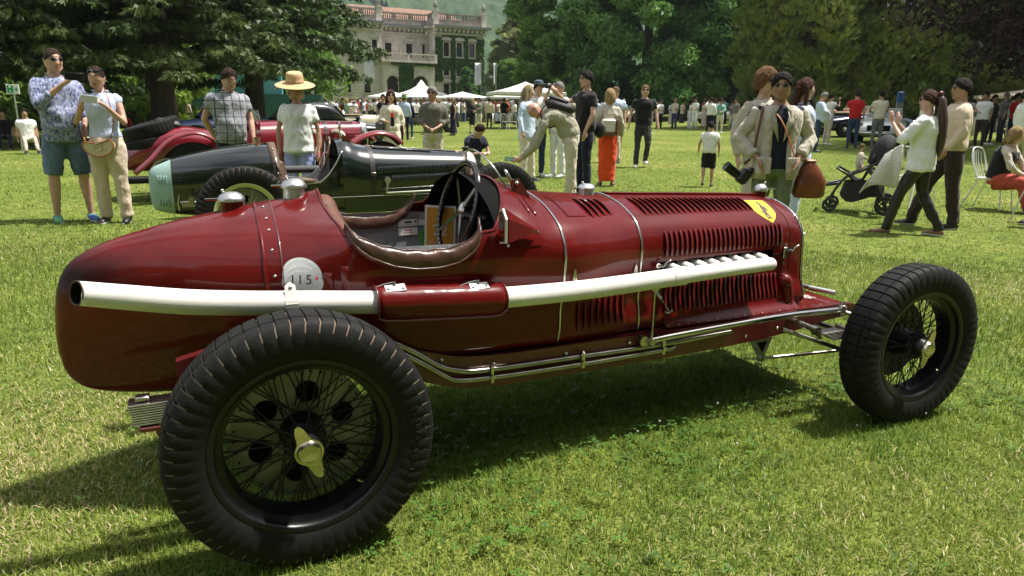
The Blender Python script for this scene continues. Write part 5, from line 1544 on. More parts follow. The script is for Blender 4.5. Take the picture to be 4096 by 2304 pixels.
# louvres on the bonnet
bl_ = MB().tube([(0, 0, -.036), (-.004, 0, -.026), (-.004, 0, .026), (0, 0, .036)], [.003, .0115, .0115, .003], 6).mesh('bonnet_louvre'); bl_.materials.append(mat('louvre_gloss_painted_glint', (.016, .020, .019), .12, coat=1.0)); bl_.shade_smooth()  # lighter than the body black; sky glints put into the colour
for (x0, x1, z0, z1, n) in ((1.37, 2.16, .672, .69, 30), (1.50, 2.22, .585, .60, 27)):
    for k in range(n):
        x = x0+(x1-x0)*k/(n-1); z = z0+(z1-z0)*k/(n-1)
        o = bpy.data.objects.new('louvre', bl_); COL.objects.link(o); o.parent = bc; o.location = (x, -hull_y(HD, x, z, 2.5)-.001, z)
for yy, n, x1 in ((.045, 34, 2.2), (.105, 26, 1.92)):
    for k in range(n):
        x = 1.36+(x1-1.36)*k/(n-1); q = _herm(np.array(HD)[:, 0], np.array(HD)[:, 1:], x); h = np.array(se(q[0], q[1], q[2], 2.5, 40)); z = float(np.interp(yy, h[:20, 0], h[:20, 1]))
        o = bpy.data.objects.new('louvre', bl_); COL.objects.link(o); o.parent = bc; o.location = (x, -yy, z); o.rotation_euler = (R(82), 0, 0); o.scale = (1, 1, .75)
MB().tube([(x, 0, float(_herm(np.array(HD)[:, 0], np.array(HD)[:, 1:], x)[0])+.002) for x in np.linspace(1.31, 2.29, 12)], .006, 6).build('bonnet_hinge', mat('copper_metal'), bc)
MB().tube([(1.42, -.335, .462), (1.95, -.325, .472)], .011, 10).build('brake_rod', M_CHR, bc)
MB().lathe([(0, -.015), (.03, -.015), (.03, .01), (0, .01)], 16, (1.435, -.335, .585), axis='y').tube([(1.435, -.345, .585), (1.42, -.345, .465)], [.013, .01], 8).build('starting_lever', M_ALU, bc)
MB().tube([(.80, -.33, .435), (1.95, -.32, .445)], .004, 6).build('body_bead', M_CHR, bc)
# steering wheel, screen
swc = Vector((.93, .03, .80)); n_ = Vector((-1, 0, .28)).normalized(); u_ = Vector((.28, 0, 1)).normalized(); s_ = Vector((0, 1, 0)); sw2 = empty('steering_wheel', parent=bc)
MB().tube([swc+(s_*math.cos(a)+u_*math.sin(a))*.165 for a in np.linspace(0, 2*PI, 40)[:-1]], .010, 8, closed=True).build('wheel_rim', mat('polished_wood', (.17, .09, .045), .3, coat=.6), sw2, ang=180)
for k in range(4):
    a = PI/4+k*PI/2; d = s_*math.cos(a)+u_*math.sin(a); MB().tube([swc, swc+d*.16], .006, 6).build('wheel_spoke', M_CHR, sw2)
MB().tube([swc, swc-n_*.2], .018, 10).build('steering_column', M_BLKP, sw2)
MB().add(*cap([(1.02, y, z) for y, z in [(.30*math.cos(a), .70+.235*math.sin(a)) for a in np.linspace(-.3, PI+.3, 24)]])).build('dashboard', M_BLK, bc, False)
MB().prism([(1.10, -.10, .955), (1.10, .10, .955), (1.06, .09, 1.07), (1.06, -.09, 1.07)], (0, 0, 0), (.004, 0, 0)).build('aero_screen', M_GLASS, bc, False)
MB().prism([(1.07, -.09, .95), (1.18, -.13, .91), (1.08, -.11, 1.0)], (0, -.003, 0), (0, .003, 0)).build('screen_bracket', mat('orange_lacquer', (.35, .09, .03), .4), bc, False)
MB().tube([(1.05, -.12, .97), (1.05, -.13, 1.05)], .006, 6).ball((1.05, -.13, 1.07), .03, 10, 8, sq=(.5, 1, 1.3)).build('mirror', M_CHR, bc)
for zz in (0,):
    MB().box((-.22, -.31, .42), (.22, .05, .05), bev=.005).tube([(-.34, -.33, .37), (-.345, -.33, .43), (-.33, -.33, .50)], .012, 8).lathe([(0, -.02), (.026, -.02), (.026, .02), (0, .02)], 12, (-.245, -.34, .46), axis='y').build('rear_spring', M_STL, bc)
w_ = []
for (x, sd_, hid) in ((.164, -1, False), (.164, 1, True), (2.49, -1, False), (2.49, 1, True)):
    wheel((x, sd_*.57, .358), .393, .250, .135, sd_, 50, drum=True, rimmat=M_CREAM, spokemat=M_CHR, spinner=False, parent=bc, nsp=20 if not hid else 6, dusty=(x < 1))
MB().tube([(.164, -.5, .358), (.164, .5, .358)], .04, 10).tube([(2.49, -.5, .358), (2.49, .5, .358)], .03, 10).build('axles', M_BG, bc)
tag(bc.children[-1], kind='stuff')

# --- dark red tourer with spare wheels on its back
M_RED2 = mat('tourer_red', (.20, .008, .018), .25, coat=1.0, coatr=.05, noise=.2, nscale=4)
rc = empty('vintage_tourer', GP(-.25, 8.5), R(6), 'dark red vintage tourer with two spare tyres strapped to its tail', 'car')
RB = [(-.92, .55, .44, .10), (-.75, .70, .40, .26), (-.45, .93, .38, .38), (-.1, 1.0, .36, .44), (.25, .96, .36, .47)]
MB().grid(hull(RB, 3, 14)).build('tail_body', M_RED2, rc, ang=180, merge=1e-4)
P = []
for x in np.linspace(.25, .90, 14):
    ze = float(np.interp(x, [.25, .35, .55, .8, .9], [.93, .86, .84, .98, 1.06])); P.append([(x, -.47, z) for z in np.linspace(.36, ze, 8)])
P = np.array(P); Q = P*np.array([1, -1, 1])
MB().grid(P).build('door_panel', M_RED2, rc, ang=180); MB().grid(Q).build('door_panel', M_RED2, rc, ang=180)
MB().box((.45, 0, .72), (.4, .8, .35), bev=.06).build('seat', mat('black_hide', (.02, .02, .022), .5, bump=.4, bscale=20), rc)
BN = [(.88, 1.075, .38, .46), (1.25, 1.085, .38, .42), (1.8, 1.085, .40, .35), (2.42, 1.08, .42, .28)]
MB().grid(hull(BN, 3.2, 16)).build('bonnet', M_RED2, rc, ang=180)
Pq = hull([(2.425, 1.10, .40, .29), (2.50, 1.10, .40, .285), (2.53, 1.07, .42, .25)], 3.2); m_ = MB().grid(Pq); m_.add(*cap(Pq[-1])); m_.build('radiator_shell', M_CHR, rc, ang=50)
MB().lathe([(.03, 0), (.03, .03), (.05, .04), (0, .06)], 12, (2.46, 0, 1.10)).build('radiator_cap', M_BLKP, rc)
lv2 = MB().tube([(0, 0, -.07), (-.004, 0, -.05), (-.004, 0, .05), (0, 0, .07)], [.003, .010, .010, .003], 6).mesh('side_louvre'); lv2.materials.append(M_RED2); lv2.shade_smooth()
for k in range(22):
    x = 1.35+k*.045
    if k not in (7, 8, 14, 15):
        o = bpy.data.objects.new('louvre', lv2); COL.objects.link(o); o.parent = rc; o.location = (x, -hull_y(BN, x, .85, 3.2)-.001, .85)
    o = bpy.data.objects.new('louvre', lv2); COL.objects.link(o); o.parent = rc; o.location = (x, -.19, 1.066); o.rotation_euler = (R(84), 0, 0); o.scale = (1, 1, .8)
q = _herm(np.array(BN)[:, 0], np.array(BN)[:, 1:], 1.86); h = se(q[0]+.005, q[1], q[2]+.005, 3.2, 20, 0, .8)
MB().grid(np.array([[(1.86+dx, -y, z) for y, z in h[::-1]]+[(1.86+dx, y, z) for y, z in h[1:]] for dx in (-.025, .025)])).build('bonnet_strap', mat('dark_strap'), rc, ang=180)
for x in (1.66, 2.02):
    MB().tube(spl([(x-.08, -.30, .92), (x, -.43, .93), (x+.05, -.50, .86), (x+.03, -.51, .72), (x-.06, -.50, .58)], 16), .038, 12).build('exhaust_pipe', mat('flexible_pipe', (.75, .66, .52), .22, metal=1.0, bump=1.0, bscale=50), rc, ang=180)
def fender(pts, w, th, name, yc, parent, m):
    c = spl(pts, 24); rows = []
    for i, (x, z) in enumerate(c):
        d = c[min(i+1, 23)]-c[max(i-1, 0)]; d /= np.linalg.norm(d)+1e-9; n_ = np.array([-d[1], d[0]])
        e = min(1, (i+1)/4, (24-i)/3)**.5
        rows.append([(x+n_[0]*th*b, yc+w*a*e, z+n_[1]*th*b) for a, b in ((-1, -.75), (-.97, -.1), (-.75, .55), (-.35, .95), (0, 1.05), (.35, .95), (.75, .55), (.97, -.1), (1, -.75))])
    o = MB().grid(np.array(rows)).build(name, m, parent, ang=180); o.modifiers.new('thick', 'SOLIDIFY').thickness = .006
    return o
for sd_ in (-1, 1):
    fender([(-.72, .40), (-.52, .58), (-.34, .78), (-.17, .88), (.04, .92), (.22, .86), (.36, .74), (.42, .62)], .12, .035, 'rear_wing', sd_*.60, rc, M_RED2)
    fender([(1.30, .50), (1.75, .62), (2.06, .73), (2.30, .86), (2.55, .92), (2.76, .88), (2.88, .80), (2.93, .74)], .12, .04, 'front_wing', sd_*.62, rc, M_RED2)
    for x, st_r in ((0, 0), (2.62, .1)):
        wheel((x, sd_*.60, .40), .40, .25, .15, sd_, 40, steer=st_r, drum=False, spokemat=mat('wooden_spoke', (.25, .13, .06), .5), spinner=False, parent=rc, nsp=10)
for k, (dz, dx) in enumerate(((-.04, 0), (-.22, -.02))):
    o = empty('spare_wheel', (-.43+dx, 0, .99+dz), 0, parent=rc); o.rotation_euler = (0, R(-17), 0)
    tyr = [c for c in [q for q in rc.children if q.name.startswith('wheel')][0].children if c.name.startswith('tyre')][0]
    t2 = tyr.copy(); COL.objects.link(t2); t2.parent = o; t2.scale = (.92, 1.3, .92); t2.name = 'spare_tyre'
    t2.rotation_euler = (R(90), 0, 0); MB().lathe([(.0, -.02), (.24, -.03), (.24, .03), (0, .02)], 24, axis='z').build('spare_hub', M_BLKP, o)
MB().box((-.22, .05, 1.03), (.30, .6, .10), Euler((0, R(14), 0)).to_matrix(), bev=.04).build('folded_hood', mat('black_hide'), rc)
MB().tube([(-.95, -.45, .42), (-.95, .45, .42)], .015, 8).build('rear_bar', M_BLKP, rc)
MB().tube([(-.85, -.35, .30), (-.45, -.35, .30)], .05, 12).build('tail_pipe', M_BLKP, rc)
for sd_ in (-1, 1):
    MB().tube([(.93, sd_*.34, 1.06), (.90, sd_*.34, 1.22), (.90, sd_*.06, 1.22), (.93, sd_*.06, 1.06)], .007, 6).build('screen_frame', M_CHR, rc)
    MB().prism([(.93, sd_*.33, 1.07), (.93, sd_*.07, 1.07), (.90, sd_*.07, 1.21), (.90, sd_*.33, 1.21)], (0, 0, 0), (.004, 0, 0)).build('screen_glass', M_GLASS, rc, False)
MB().box((1.2, 0, .40), (2.6, .7, .08)).build('chassis', M_BLKP, rc); MB().box((1.0, -.58, .43), (.7, .2, .03), bev=.008).box((.8, -.49, .60), (.30, .02, .02)).build('running_board', M_CHR, rc)

# --- road cars farther out on the lawn
def simple_wheel(parent, x, y, r_, w_, m=None):
    o = empty('wheel', (x, y, r_), 0, parent=parent)
    MB().lathe([(r_*.62, -w_/2), (r_*.9, -w_/2), (r_, -w_*.35), (r_, w_*.35), (r_*.9, w_/2), (r_*.62, w_/2)], 24, axis='y').build('tyre', M_RUB, o)
    MB().lathe([(0, -w_*.52), (r_*.3, -w_*.5), (r_*.35, -w_*.38), (r_*.62, -w_*.40), (r_*.62, w_*.4), (0, w_*.52)], 20, axis='y').build('wheel_disc', m or M_CHR, o)
def road_car(name, x, y, rz, label, paint, L=4.2, W=1.7, H=.95, open_=True, roofc=None, inside=(.02, .02, .02), chrome_side=None, era=1, cat='car', group='cars parked on the lawn'):
    o = empty(name, GP(x, y), rz, label, cat, group); hw = W/2; f_, b_ = L/2, -L/2
    zt = H; zb = .25
    if era == 1:   # low post-war body, front towards +x
        S = [(b_, .62, .38, hw*.70), (b_+.12, .74, .30, hw*.86), (b_+.7, .88, zb, hw*.98), (-.55, zt, zb, hw), (.35, zt, zb, hw), (f_-1.0, zt*.96, zb, hw*.99), (f_-.35, zt*.88, .28, hw*.93), (f_-.08, zt*.74, .33, hw*.84), (f_, .60, .40, hw*.74)]
    else:          # pre-war: long bonnet, separate wings
        S = [(b_, .62, .45, hw*.45), (b_+.3, .90, .40, hw*.62), (-.6, 1.02, .38, hw*.74), (.3, 1.03, .38, hw*.72), (f_-.7, 1.0, .42, hw*.50), (f_-.4, .98, .45, hw*.40)]
    P = hull(S, 3.4, 14, low=.95); m_ = MB().grid(P); m_.add(*cap(P[-1])); m_.add(*cap(P[0])); m_.build('body', paint, o, ang=50, merge=1e-4)
    wx = L*.31
    for sx in (-1, 1):
        for sy in (-1, 1):
            simple_wheel(o, sx*wx, sy*(hw-.08 if era == 1 else hw-.10), .33 if era == 1 else .38, .19)
            if era == 0:
                fender([(sx*wx-.55, .42), (sx*wx-.34, .70), (sx*wx, .84), (sx*wx+.34, .72), (sx*wx+.52, .46)], .13, .04, 'wing', sy*(hw-.10), o, paint)
            else:
                MB().lathe([(.0, -.01), (.37, -.01), (.37, .01), (0, .01)], 20, (sx*wx, sy*(hw*.985), .36), axis='y').build('wheel_arch', M_BLK, o)
    # cockpit opening / screen / roof
    if open_:
        MB().box((-.25, 0, zt+.01), (1.25, W*.74, .04), bev=.02).build('cockpit', mat('inside_%.2f%.2f' % inside[:2], inside, .6), o)
        for sy in (-1, 1): MB().box((-.52, sy*W*.19, zt+.12), (.16, W*.26, .28), Euler((0, R(-10), 0)).to_matrix(), bev=.05).build('seat', mat('inside_%.2f%.2f' % inside[:2], inside, .6), o)
        ws_ = [(.42, -hw*.74, zt-.01), (.42, hw*.74, zt-.01), (.20, hw*.66, zt+.34), (.20, -hw*.66, zt+.34)]
        MB().prism(ws_, (0, 0, 0), (.01, 0, .004)).build('windscreen', M_GLASS, o, False)
        MB().tube(ws_, .018, 6, closed=True).build('windscreen_frame', M_CHR, o)
        MB().tube([(.05, -.35, zt+.02), (.02, -.35, zt+.10)], .012, 6).lathe([(.15, -.01), (.17, 0), (.15, .01)], 16, (-.02, -.35, zt+.10), axis='x', closed=True).build('steering_wheel', M_BLKP, o)
        MB().box((-1.0, 0, zt+.04), (.45, W*.72, .12), bev=.05).build('folded_roof', roofc or M_BLK, o)
    else:
        C = [(-1.15, zt+.06, zt-.1, hw*.60), (-.75, zt+.40, zt-.1, hw*.72), (-.1, zt+.50, zt-.1, hw*.74), (.35, zt+.42, zt-.1, hw*.72), (.72, zt+.04, zt-.1, hw*.70)]
        MB().grid(hull(C, 3.5, 12)).build('roof', roofc or paint, o, ang=60)
        for sy in (-1, 1): MB().prism([(-.72, sy*hw*.735, zt+.05), (.42, sy*hw*.735, zt+.05), (.22, sy*hw*.70, zt+.32), (-.62, sy*hw*.70, zt+.32)], (0, 0, 0), (0, sy*.012, 0)).build('side_window', M_DARKW, o, False)
        MB().prism([(.66, -hw*.6, zt+.08), (.66, hw*.6, zt+.08), (.42, hw*.55, zt+.36), (.42, -hw*.55, zt+.36)], (0, 0, 0), (.05, 0, .03)).build('windscreen', M_DARKW, o, False)
    # front and rear fittings
    fx = f_-.02 if era == 1 else f_-.38
    g_ = MB(); g_.box((fx, 0, .56 if era == 1 else .72), (.06, W*(.42 if era == 1 else .26), .20 if era == 1 else .44), bev=.02); g_.build('grille', M_BLK if era == 1 else M_CHR, o)
    for sy in (-1, 1):
        MB().lathe([(0, .05), (.06, .045), (.085, .02), (.09, -.03), (.05, -.10)], 16, (fx-.06, sy*hw*.66, .68 if era == 1 else .86), axis='x').build('headlight', M_CHR, o)
        MB().box((b_+.03, sy*hw*.62, .62), (.06, .12, .07), bev=.015).build('tail_light', mat('lamp_red', (.4, .01, .01), .3), o)
    if era == 1:
        MB().tube([(f_-.10, -hw*.92, .42), (f_+.05, -hw*.5, .40), (f_+.07, 0, .40), (f_+.05, hw*.5, .40), (f_-.10, hw*.92, .42)], .035, 8).build('bumper', M_CHR, o)
        MB().tube([(b_+.10, -hw*.9, .42), (b_-.05, 0, .40), (b_+.10, hw*.9, .42)], .035, 8).build('bumper', M_CHR, o)
        for sy in (-1, 1): MB().tube([(-1.2, sy*hw*1.0, .60), (0, sy*hw*1.012, .62), (1.2, sy*hw*1.0, .60)], .010, 6).build('side_trim', M_CHR, o)
        if chrome_side:
            for sy in (-1, 1): MB().box((0, sy*(hw*.985), .36), (L*.36, .03, .16), bev=.01).build('lower_panel', chrome_side, o)
    return o
def paint(name, c=(0, 0, 0)): return mat(name, c, .25, coat=1.0, coatr=.05)
road_car('roadster', 35.2, 39.0, R(205), 'silver grey roadster with round headlamps beside the golden thuja', paint('silver_paint', (.30, .31, .32)), 4.3, 1.75, .92, True, None, (.03, .02, .02))
road_car('convertible', 27.6, 20.6, R(-14), 'navy blue convertible with silver lower panels and raised windscreen', paint('navy_paint', (.012, .018, .05)), 4.6, 1.8, 1.0, True, mat('tan_hood', (.35, .24, .15), .8), (.35, .24, .16), mat('silver_panel', (.55, .56, .57), .3, metal=.6))
road_car('sports_car', 23.2, 16.0, R(215), 'white sports car with dark grille behind the man in grey trousers', paint('white_paint', (.72, .73, .73)), 4.4, 1.75, .90, True, None, (.03, .03, .03))
road_car('convertible', 10.6, 33.5, R(12), 'black pre-war convertible with raised windscreen near the parasols', paint('black_paint', (.008, .007, .008)), 4.8, 1.75, 1.0, True, mat('cream_hood', (.52, .47, .36), .8), (.42, .35, .24), era=0)
road_car('saloon', 3.0, 18.0, R(8), 'black rounded saloon behind the woman in the wide hat', paint('black_paint'), 4.4, 1.65, .92, False, None, era=1)
road_car('open_tourer', 5.8, 27.5, R(10), 'cream and black open tourer beyond the red tourer', paint('cream_paint', (.55, .50, .36)), 4.6, 1.7, 1.0, True, mat('cream_hood'), (.3, .2, .12), era=0)
road_car('saloon', 1.2, 23.0, R(8), 'dark blue saloon parked by the leaning conifer', paint('blue_paint', (.012, .022, .05)), 4.4, 1.65, .95, False, None, era=1)
road_car('sports_car', 32.0, 45.0, R(200), 'cream sports car behind the man in the black polo shirt', paint('cream_paint'), 4.2, 1.7, .9, True, None, (.12, .03, .02))
road_car('roadster', 43.0, 36.0, R(195), 'black roadster parked under the golden thujas', paint('black_paint'), 4.3, 1.75, .92, True, None, (.03, .02, .02))
road_car('roadster', 33.0, 15.5, R(170), 'dark grey roadster at the shaded edge under the copper beech', paint('grey_paint', (.05, .052, .055)), 4.3, 1.75, .92, True, None, (.03, .02, .02))
# ------------------------------------------------------------------ people
SKIN = {'fair': mat('skin_fair', (.56, .33, .24), .5, noise=.12, nscale=18), 'tan': mat('skin_tan', (.44, .25, .17), .5, noise=.12, nscale=18), 'olive': mat('skin_olive', (.36, .20, .125), .5, noise=.12, nscale=18), 'pink': mat('skin_pink', (.60, .32, .24), .45, noise=.15, nscale=18)}
def cloth(name, c, rough=.85, bump=.9, bs=9, col2=None, ns=14, noise=.12, stretch=None):
    return mat('cloth_'+name, c, rough, noise=0 if col2 else noise, nscale=ns, bump=bump, bscale=bs, col2=col2, sheen=.15, spec=.25, stretch=stretch or (1, 1, .55), bdist=.045)
HAIR = {k: mat('hair_'+k, c, .75, noise=.55, nscale=45, bump=1.0, bscale=70, spec=.2, bdist=.02) for k, c in dict(brown=(.045, .025, .015), dark=(.014, .010, .009), auburn=(.075, .032, .018), blond=(.42, .29, .14), fairblond=(.48, .38, .22), grey=(.30, .28, .26), ginger=(.20, .10, .045), sandy=(.24, .15, .08)).items()}
STUB = {k: mat('stubble_'+k, c, .8, noise=.4, nscale=140) for k, c in dict(brown=(.17, .105, .078), dark=(.075, .05, .042), grey=(.30, .24, .21), ginger=(.30, .17, .10)).items()}
M_LENS = mat('dark_lens', (.008, .008, .008), .08, spec=.8)
M_LIP = mat('lips', (.34, .13, .11), .5)
M_EYE = mat('eye_dark', (.05, .035, .03), .4)
M_SOLE = mat('shoe_sole', (.5, .5, .48), .8)

def ell_loft(m_, cs, ws, ds, right=(1, 0, 0), n=18):
    cs = [Vector(c) for c in cs]; rows = []
    for i, c in enumerate(cs):
        d = (cs[min(i+1, len(cs)-1)]-cs[max(i-1, 0)]).normalized(); r_ = Vector(right); r_ = (r_-d*r_.dot(d)).normalized(); f_ = r_.cross(d)
        rows.append([tuple(c+r_*(ws[i]*math.copysign(abs(math.cos(a))**.85, math.cos(a)))+f_*(ds[i]*math.copysign(abs(math.sin(a))**.9, math.sin(a)))) for a in np.linspace(0, 2*PI, n, endpoint=False)])
    m_.grid(np.array(rows), cv=True); k = len(rows)
    m_.add(rows[0], [tuple(range(n))]); m_.add(rows[-1], [tuple(range(n-1, -1, -1))])

TXF = bpy.data.textures.new('fabric_folds', 'CLOUDS'); TXF.noise_scale = .11; TXF.noise_depth = 2
TXH = bpy.data.textures.new('hair_clumps', 'CLOUDS'); TXH.noise_scale = .022; TXH.noise_depth = 1
def folds(o, st, tx=None):
    d = o.modifiers.new('folds', 'DISPLACE'); d.texture = tx or TXF; d.strength = st; d.mid_level = .5; d.texture_coords = 'LOCAL'
    return o
def remesh(o, vox, it=4):
    a = o.modifiers.new('continuous', 'REMESH'); a.mode = 'VOXEL'; a.voxel_size = vox; a.use_smooth_shade = True
    b = o.modifiers.new('soften', 'SMOOTH'); b.factor = .5; b.iterations = it
    return o

MALE = [(.90, .158, .112), (.98, .163, .115), (1.08, .155, .110), (1.20, .168, .116), (1.33, .188, .120), (1.41, .178, .104), (1.465, .098, .074), (1.50, .058, .058)]
FEM = [(.90, .168, .120), (.98, .160, .112), (1.09, .132, .098), (1.20, .145, .108), (1.30, .160, .128), (1.40, .152, .096), (1.455, .080, .066), (1.495, .050, .052)]

def person(x, y, rz, H, label, skin='fair', sex='m', hair=('short', 'brown'), top=None, sleeve='short', bottom=None, btype='trousers', shoes=None, armL=None, armR=None, legL=None, legR=None,
           bend=0.0, head=(0, 0), belly=0.0, hem=.90, loose=1.0, collar=True, glasses=None, beard=None, group=None, vox=.011, fist=(False, False), wide=1.0, dz=0.0, name='person', sleeve_w=1.0, handdir=(None, None), topname='shirt', nohand=(False, False), lower=True):
    vox = float(np.interp(vox, [.010, .012, .014, .016, .018, .022, .03], [.0155, .017, .024, .030, .036, .040, .055])); vg = vox*1.2
    sk = SKIN[skin]; root = empty(name, GP(x, y, dz), rz, label, 'person', group); s = H/1.75; root.scale = (s, s, s)
    prof = MALE if sex == 'm' else FEM
    def B(p):
        """forward bend of everything above the pelvis"""
        p = Vector(p)
        if not bend or p.z < .95: return p
        N = 24; c = Vector((0, 0, .95)); zz = p.z-.95; th = 0; st = zz/N
        for i in range(N):
            th = bend*min(1, (i+.5)*st/.38); c += Vector((0, -math.sin(th), math.cos(th)))*st
        return c+Vector((p.x, p.y*math.cos(th), p.y*math.sin(th)))
    sh = {1: B((.178 if sex == 'm' else .158, .012, 1.425)), -1: B((-.178 if sex == 'm' else -.158, .012, 1.425))}
    nk = B((0, .012, 1.49)); hc0 = Vector((0, -.012, 1.630))
    hrot = Euler((head[1], 0, head[0])).to_matrix()
    bt = bend*.65
    hb = Matrix.Rotation(bt, 3, 'X') if bend else Matrix.Identity(3)
    def Hd(p): return nk+hb @ (hrot @ (Vector(p)-Vector((0, .012, 1.49))))
    arms = {1: armL or ((.235, .03, 1.15), (.245, -.04, .90)), -1: armR or ((-.235, .03, 1.15), (-.245, -.04, .90))}
    legs = {1: legL or ((.105, -.012, .50), (.115, .02, .085)), -1: legR or ((-.105, -.012, .50), (-.115, .02, .085))}
    # ---- body: one continuous skin
    m_ = MB()
    ell_loft(m_, [B((0, 0, z)) for z, _, _ in prof], [w*.93 for _, w, _ in prof], [d*.90 for _, _, d in prof])
    m_.tube([B((0, .016, 1.44)), nk, Hd((0, .002, 1.56))], [.060 if sex == 'm' else .047, .056 if sex == 'm' else .045, .052 if sex == 'm' else .043], 12)
    m_.ball(Hd((0, -.080, 1.535)), .026, 10, 8, sq=(1.15, .8, .8)); m_.tube([Hd((-.045, -.082, 1.672)), Hd((0, -.097, 1.676)), Hd((.045, -.082, 1.672))], [.010, .013, .010], 8)
    for sx in (1, -1): m_.tube([Hd((sx*.030, -.078, 1.545)), Hd((sx*.058, -.035, 1.560)), Hd((sx*.070, .0, 1.60))], [.020, .020, .018], 8); m_.ball(Hd((sx*.045, -.072, 1.612)), .022, 8, 6)
    rows = []
    for i, th in enumerate(np.linspace(.02, PI-.02, 16)):
        row = []
        for a in np.linspace(0, 2*PI, 20, endpoint=False):
            zz = math.cos(th); rr = math.sin(th); low = max(0, -zz)
            xx = .080*rr*math.cos(a)*(1-.20*low**1.3); yy = .096*rr*math.sin(a)*(1-.10*low); yy += -.010*low
            if math.sin(a) > 0: yy *= 1-.30*low
            row.append(Hd(hc0+Vector((xx, yy, (.116*zz)))))
        rows.append(row)
    m_.grid(np.array([[tuple(q) for q in r_] for r_ in rows]), cv=True)
    m_.add([tuple(q) for q in rows[0]], [tuple(range(20))]); m_.add([tuple(q) for q in rows[-1]], [tuple(range(19, -1, -1))])
    m_.tube([Hd((0, -.098, 1.650)), Hd((0, -.108, 1.626)), Hd((0, -.115, 1.606)), Hd((0, -.101, 1.596))], [.009, .011, .014, .010], 8)
    for sx in (1, -1):
        m_.ball(Hd((sx*.080, .002, 1.632)), .021, 8, 6, sq=(.5, .8, 1.35))
        el, ha = Vector(arms[sx][0]), Vector(arms[sx][1]); f_ = 1 if sex == 'm' else .84
        m_.tube([sh[sx]-Vector((sx*.03, 0, 0)), sh[sx]+(el-sh[sx])*.3, sh[sx]+(el-sh[sx])*.8, el, el+(ha-el)*.3, el+(ha-el)*.75, ha], [.050*f_, .049*f_, .041*f_, .040*f_, .041*f_, .031*f_, .026*f_], 10)
        if not nohand[0 if sx > 0 else 1]:
            hd = handdir[0 if sx > 0 else 1]
            d = Vector(hd).normalized() if hd else (ha-el).normalized()
            sd_ = d.cross(Vector((sx, .2, .1))).normalized(); up = sd_.cross(d).normalized()
            m_.tube([ha-d*.01, ha+d*.03, ha+d*.085], [.027*f_, .038*f_, .036*f_], 8, flat=.62, up=up)
            fi = fist[0 if sx > 0 else 1]
            for k, (o_, L_) in enumerate(((-.029, .070), (-.010, .080), (.010, .076), (.028, .058))):
                b = ha+d*.080+sd_*o_*f_; cu = -up*sx if not fi else -up*sx
                if fi: m_.tube([b, b+d*.030, b+d*.030+cu*.030, b+cu*.038-d*.004], [.0105]*4, 6)
                else: m_.tube([b, b+d*L_*.5+cu*.008, b+d*L_*.95+cu*.028], [.0105, .0098, .0085], 6)
            m_.tube([ha+d*.028-sd_*.028*f_, ha+d*.060-sd_*.052*f_+up*.006, ha+d*.090-sd_*.048*f_], [.013, .0115, .0095], 6)
        if lower:
            kn, an = Vector(legs[sx][0]), Vector(legs[sx][1]); hp = Vector((sx*.085, 0, .92))
            q_ = .78 if btype != 'shorts' else 1.0
            m_.tube([hp, hp+(kn-hp)*.5, kn, kn+(an-kn)*.28+Vector((0, .012, 0)), kn+(an-kn)*.7, an, an-Vector((0, 0, .05))], [.082*q_, .070*q_, .054*q_, .059*q_, .042*q_, .034, .034], 10)
            m_.tube([an+Vector((0, .04, -.055)), an+Vector((0, -.06, -.055)), an+Vector((sx*.02, -.15, -.062))], [.036, .036, .022], 8, flat=.7)
    bo = remesh(m_.build('body', sk, root, ang=180), vox, 3)
    # ---- face
    fm = MB()
    for sx in (1, -1):
        fm.ball(Hd((sx*.031, -.088, 1.645)), .0095, 8, 6, sq=(1.3, .5, .6))
        fm.tube([Hd((sx*.014, -.097, 1.668)), Hd((sx*.033, -.092, 1.674)), Hd((sx*.050, -.080, 1.668))], [.004, .0048, .003], 6)
    tag(fm.build('eyes', HAIR[hair[1]] if hair[0] != 'bald' else M_EYE, root), kind='stuff')
    MB().tube([Hd((-.024, -.098, 1.571)), Hd((-.008, -.105, 1.574)), Hd((.008, -.105, 1.574)), Hd((.024, -.098, 1.571))], [.003, .0065, .0065, .003], 8).build('mouth', M_LIP, root, ang=180)
    if glasses:
        gm = MB()
        for sx in (1, -1):
            if glasses == 'sun' or glasses == 'up':
                dz_, dy_ = (0, 0) if glasses == 'sun' else (.062, .018)
                gm.ball(Hd((sx*.032, -.099+dy_, 1.646+dz_)), .024, 12, 8, sq=(1.05, .32, .82))
                gm.tube([Hd((sx*.052, -.092+dy_, 1.652+dz_)), Hd((sx*.080, -.03+dy_*2, 1.652+dz_)), Hd((sx*.084, .01+dy_*2, 1.648+dz_))], .0035, 6)
            else:
                c = (sx*.032, -.106, 1.644)
                gm.tube([Hd((c[0]+.022*math.cos(a), c[1]+.006*abs(math.cos(a)), c[2]+.017*math.sin(a))) for a in np.linspace(0, 2*PI, 17)[:-1]], .0022, 5, closed=True)
                gm.tube([Hd((sx*.054, -.098, 1.65)), Hd((sx*.080, -.03, 1.652)), Hd((sx*.084, .01, 1.648))], .0025, 5)
        d_ = (0, 0) if glasses != 'up' else (.018, .062)
        gm.tube([Hd((-.012, -.110+d_[0], 1.652+d_[1])), Hd((.012, -.110+d_[0], 1.652+d_[1]))], .003, 5)
        gm.build('glasses', M_LENS, root)
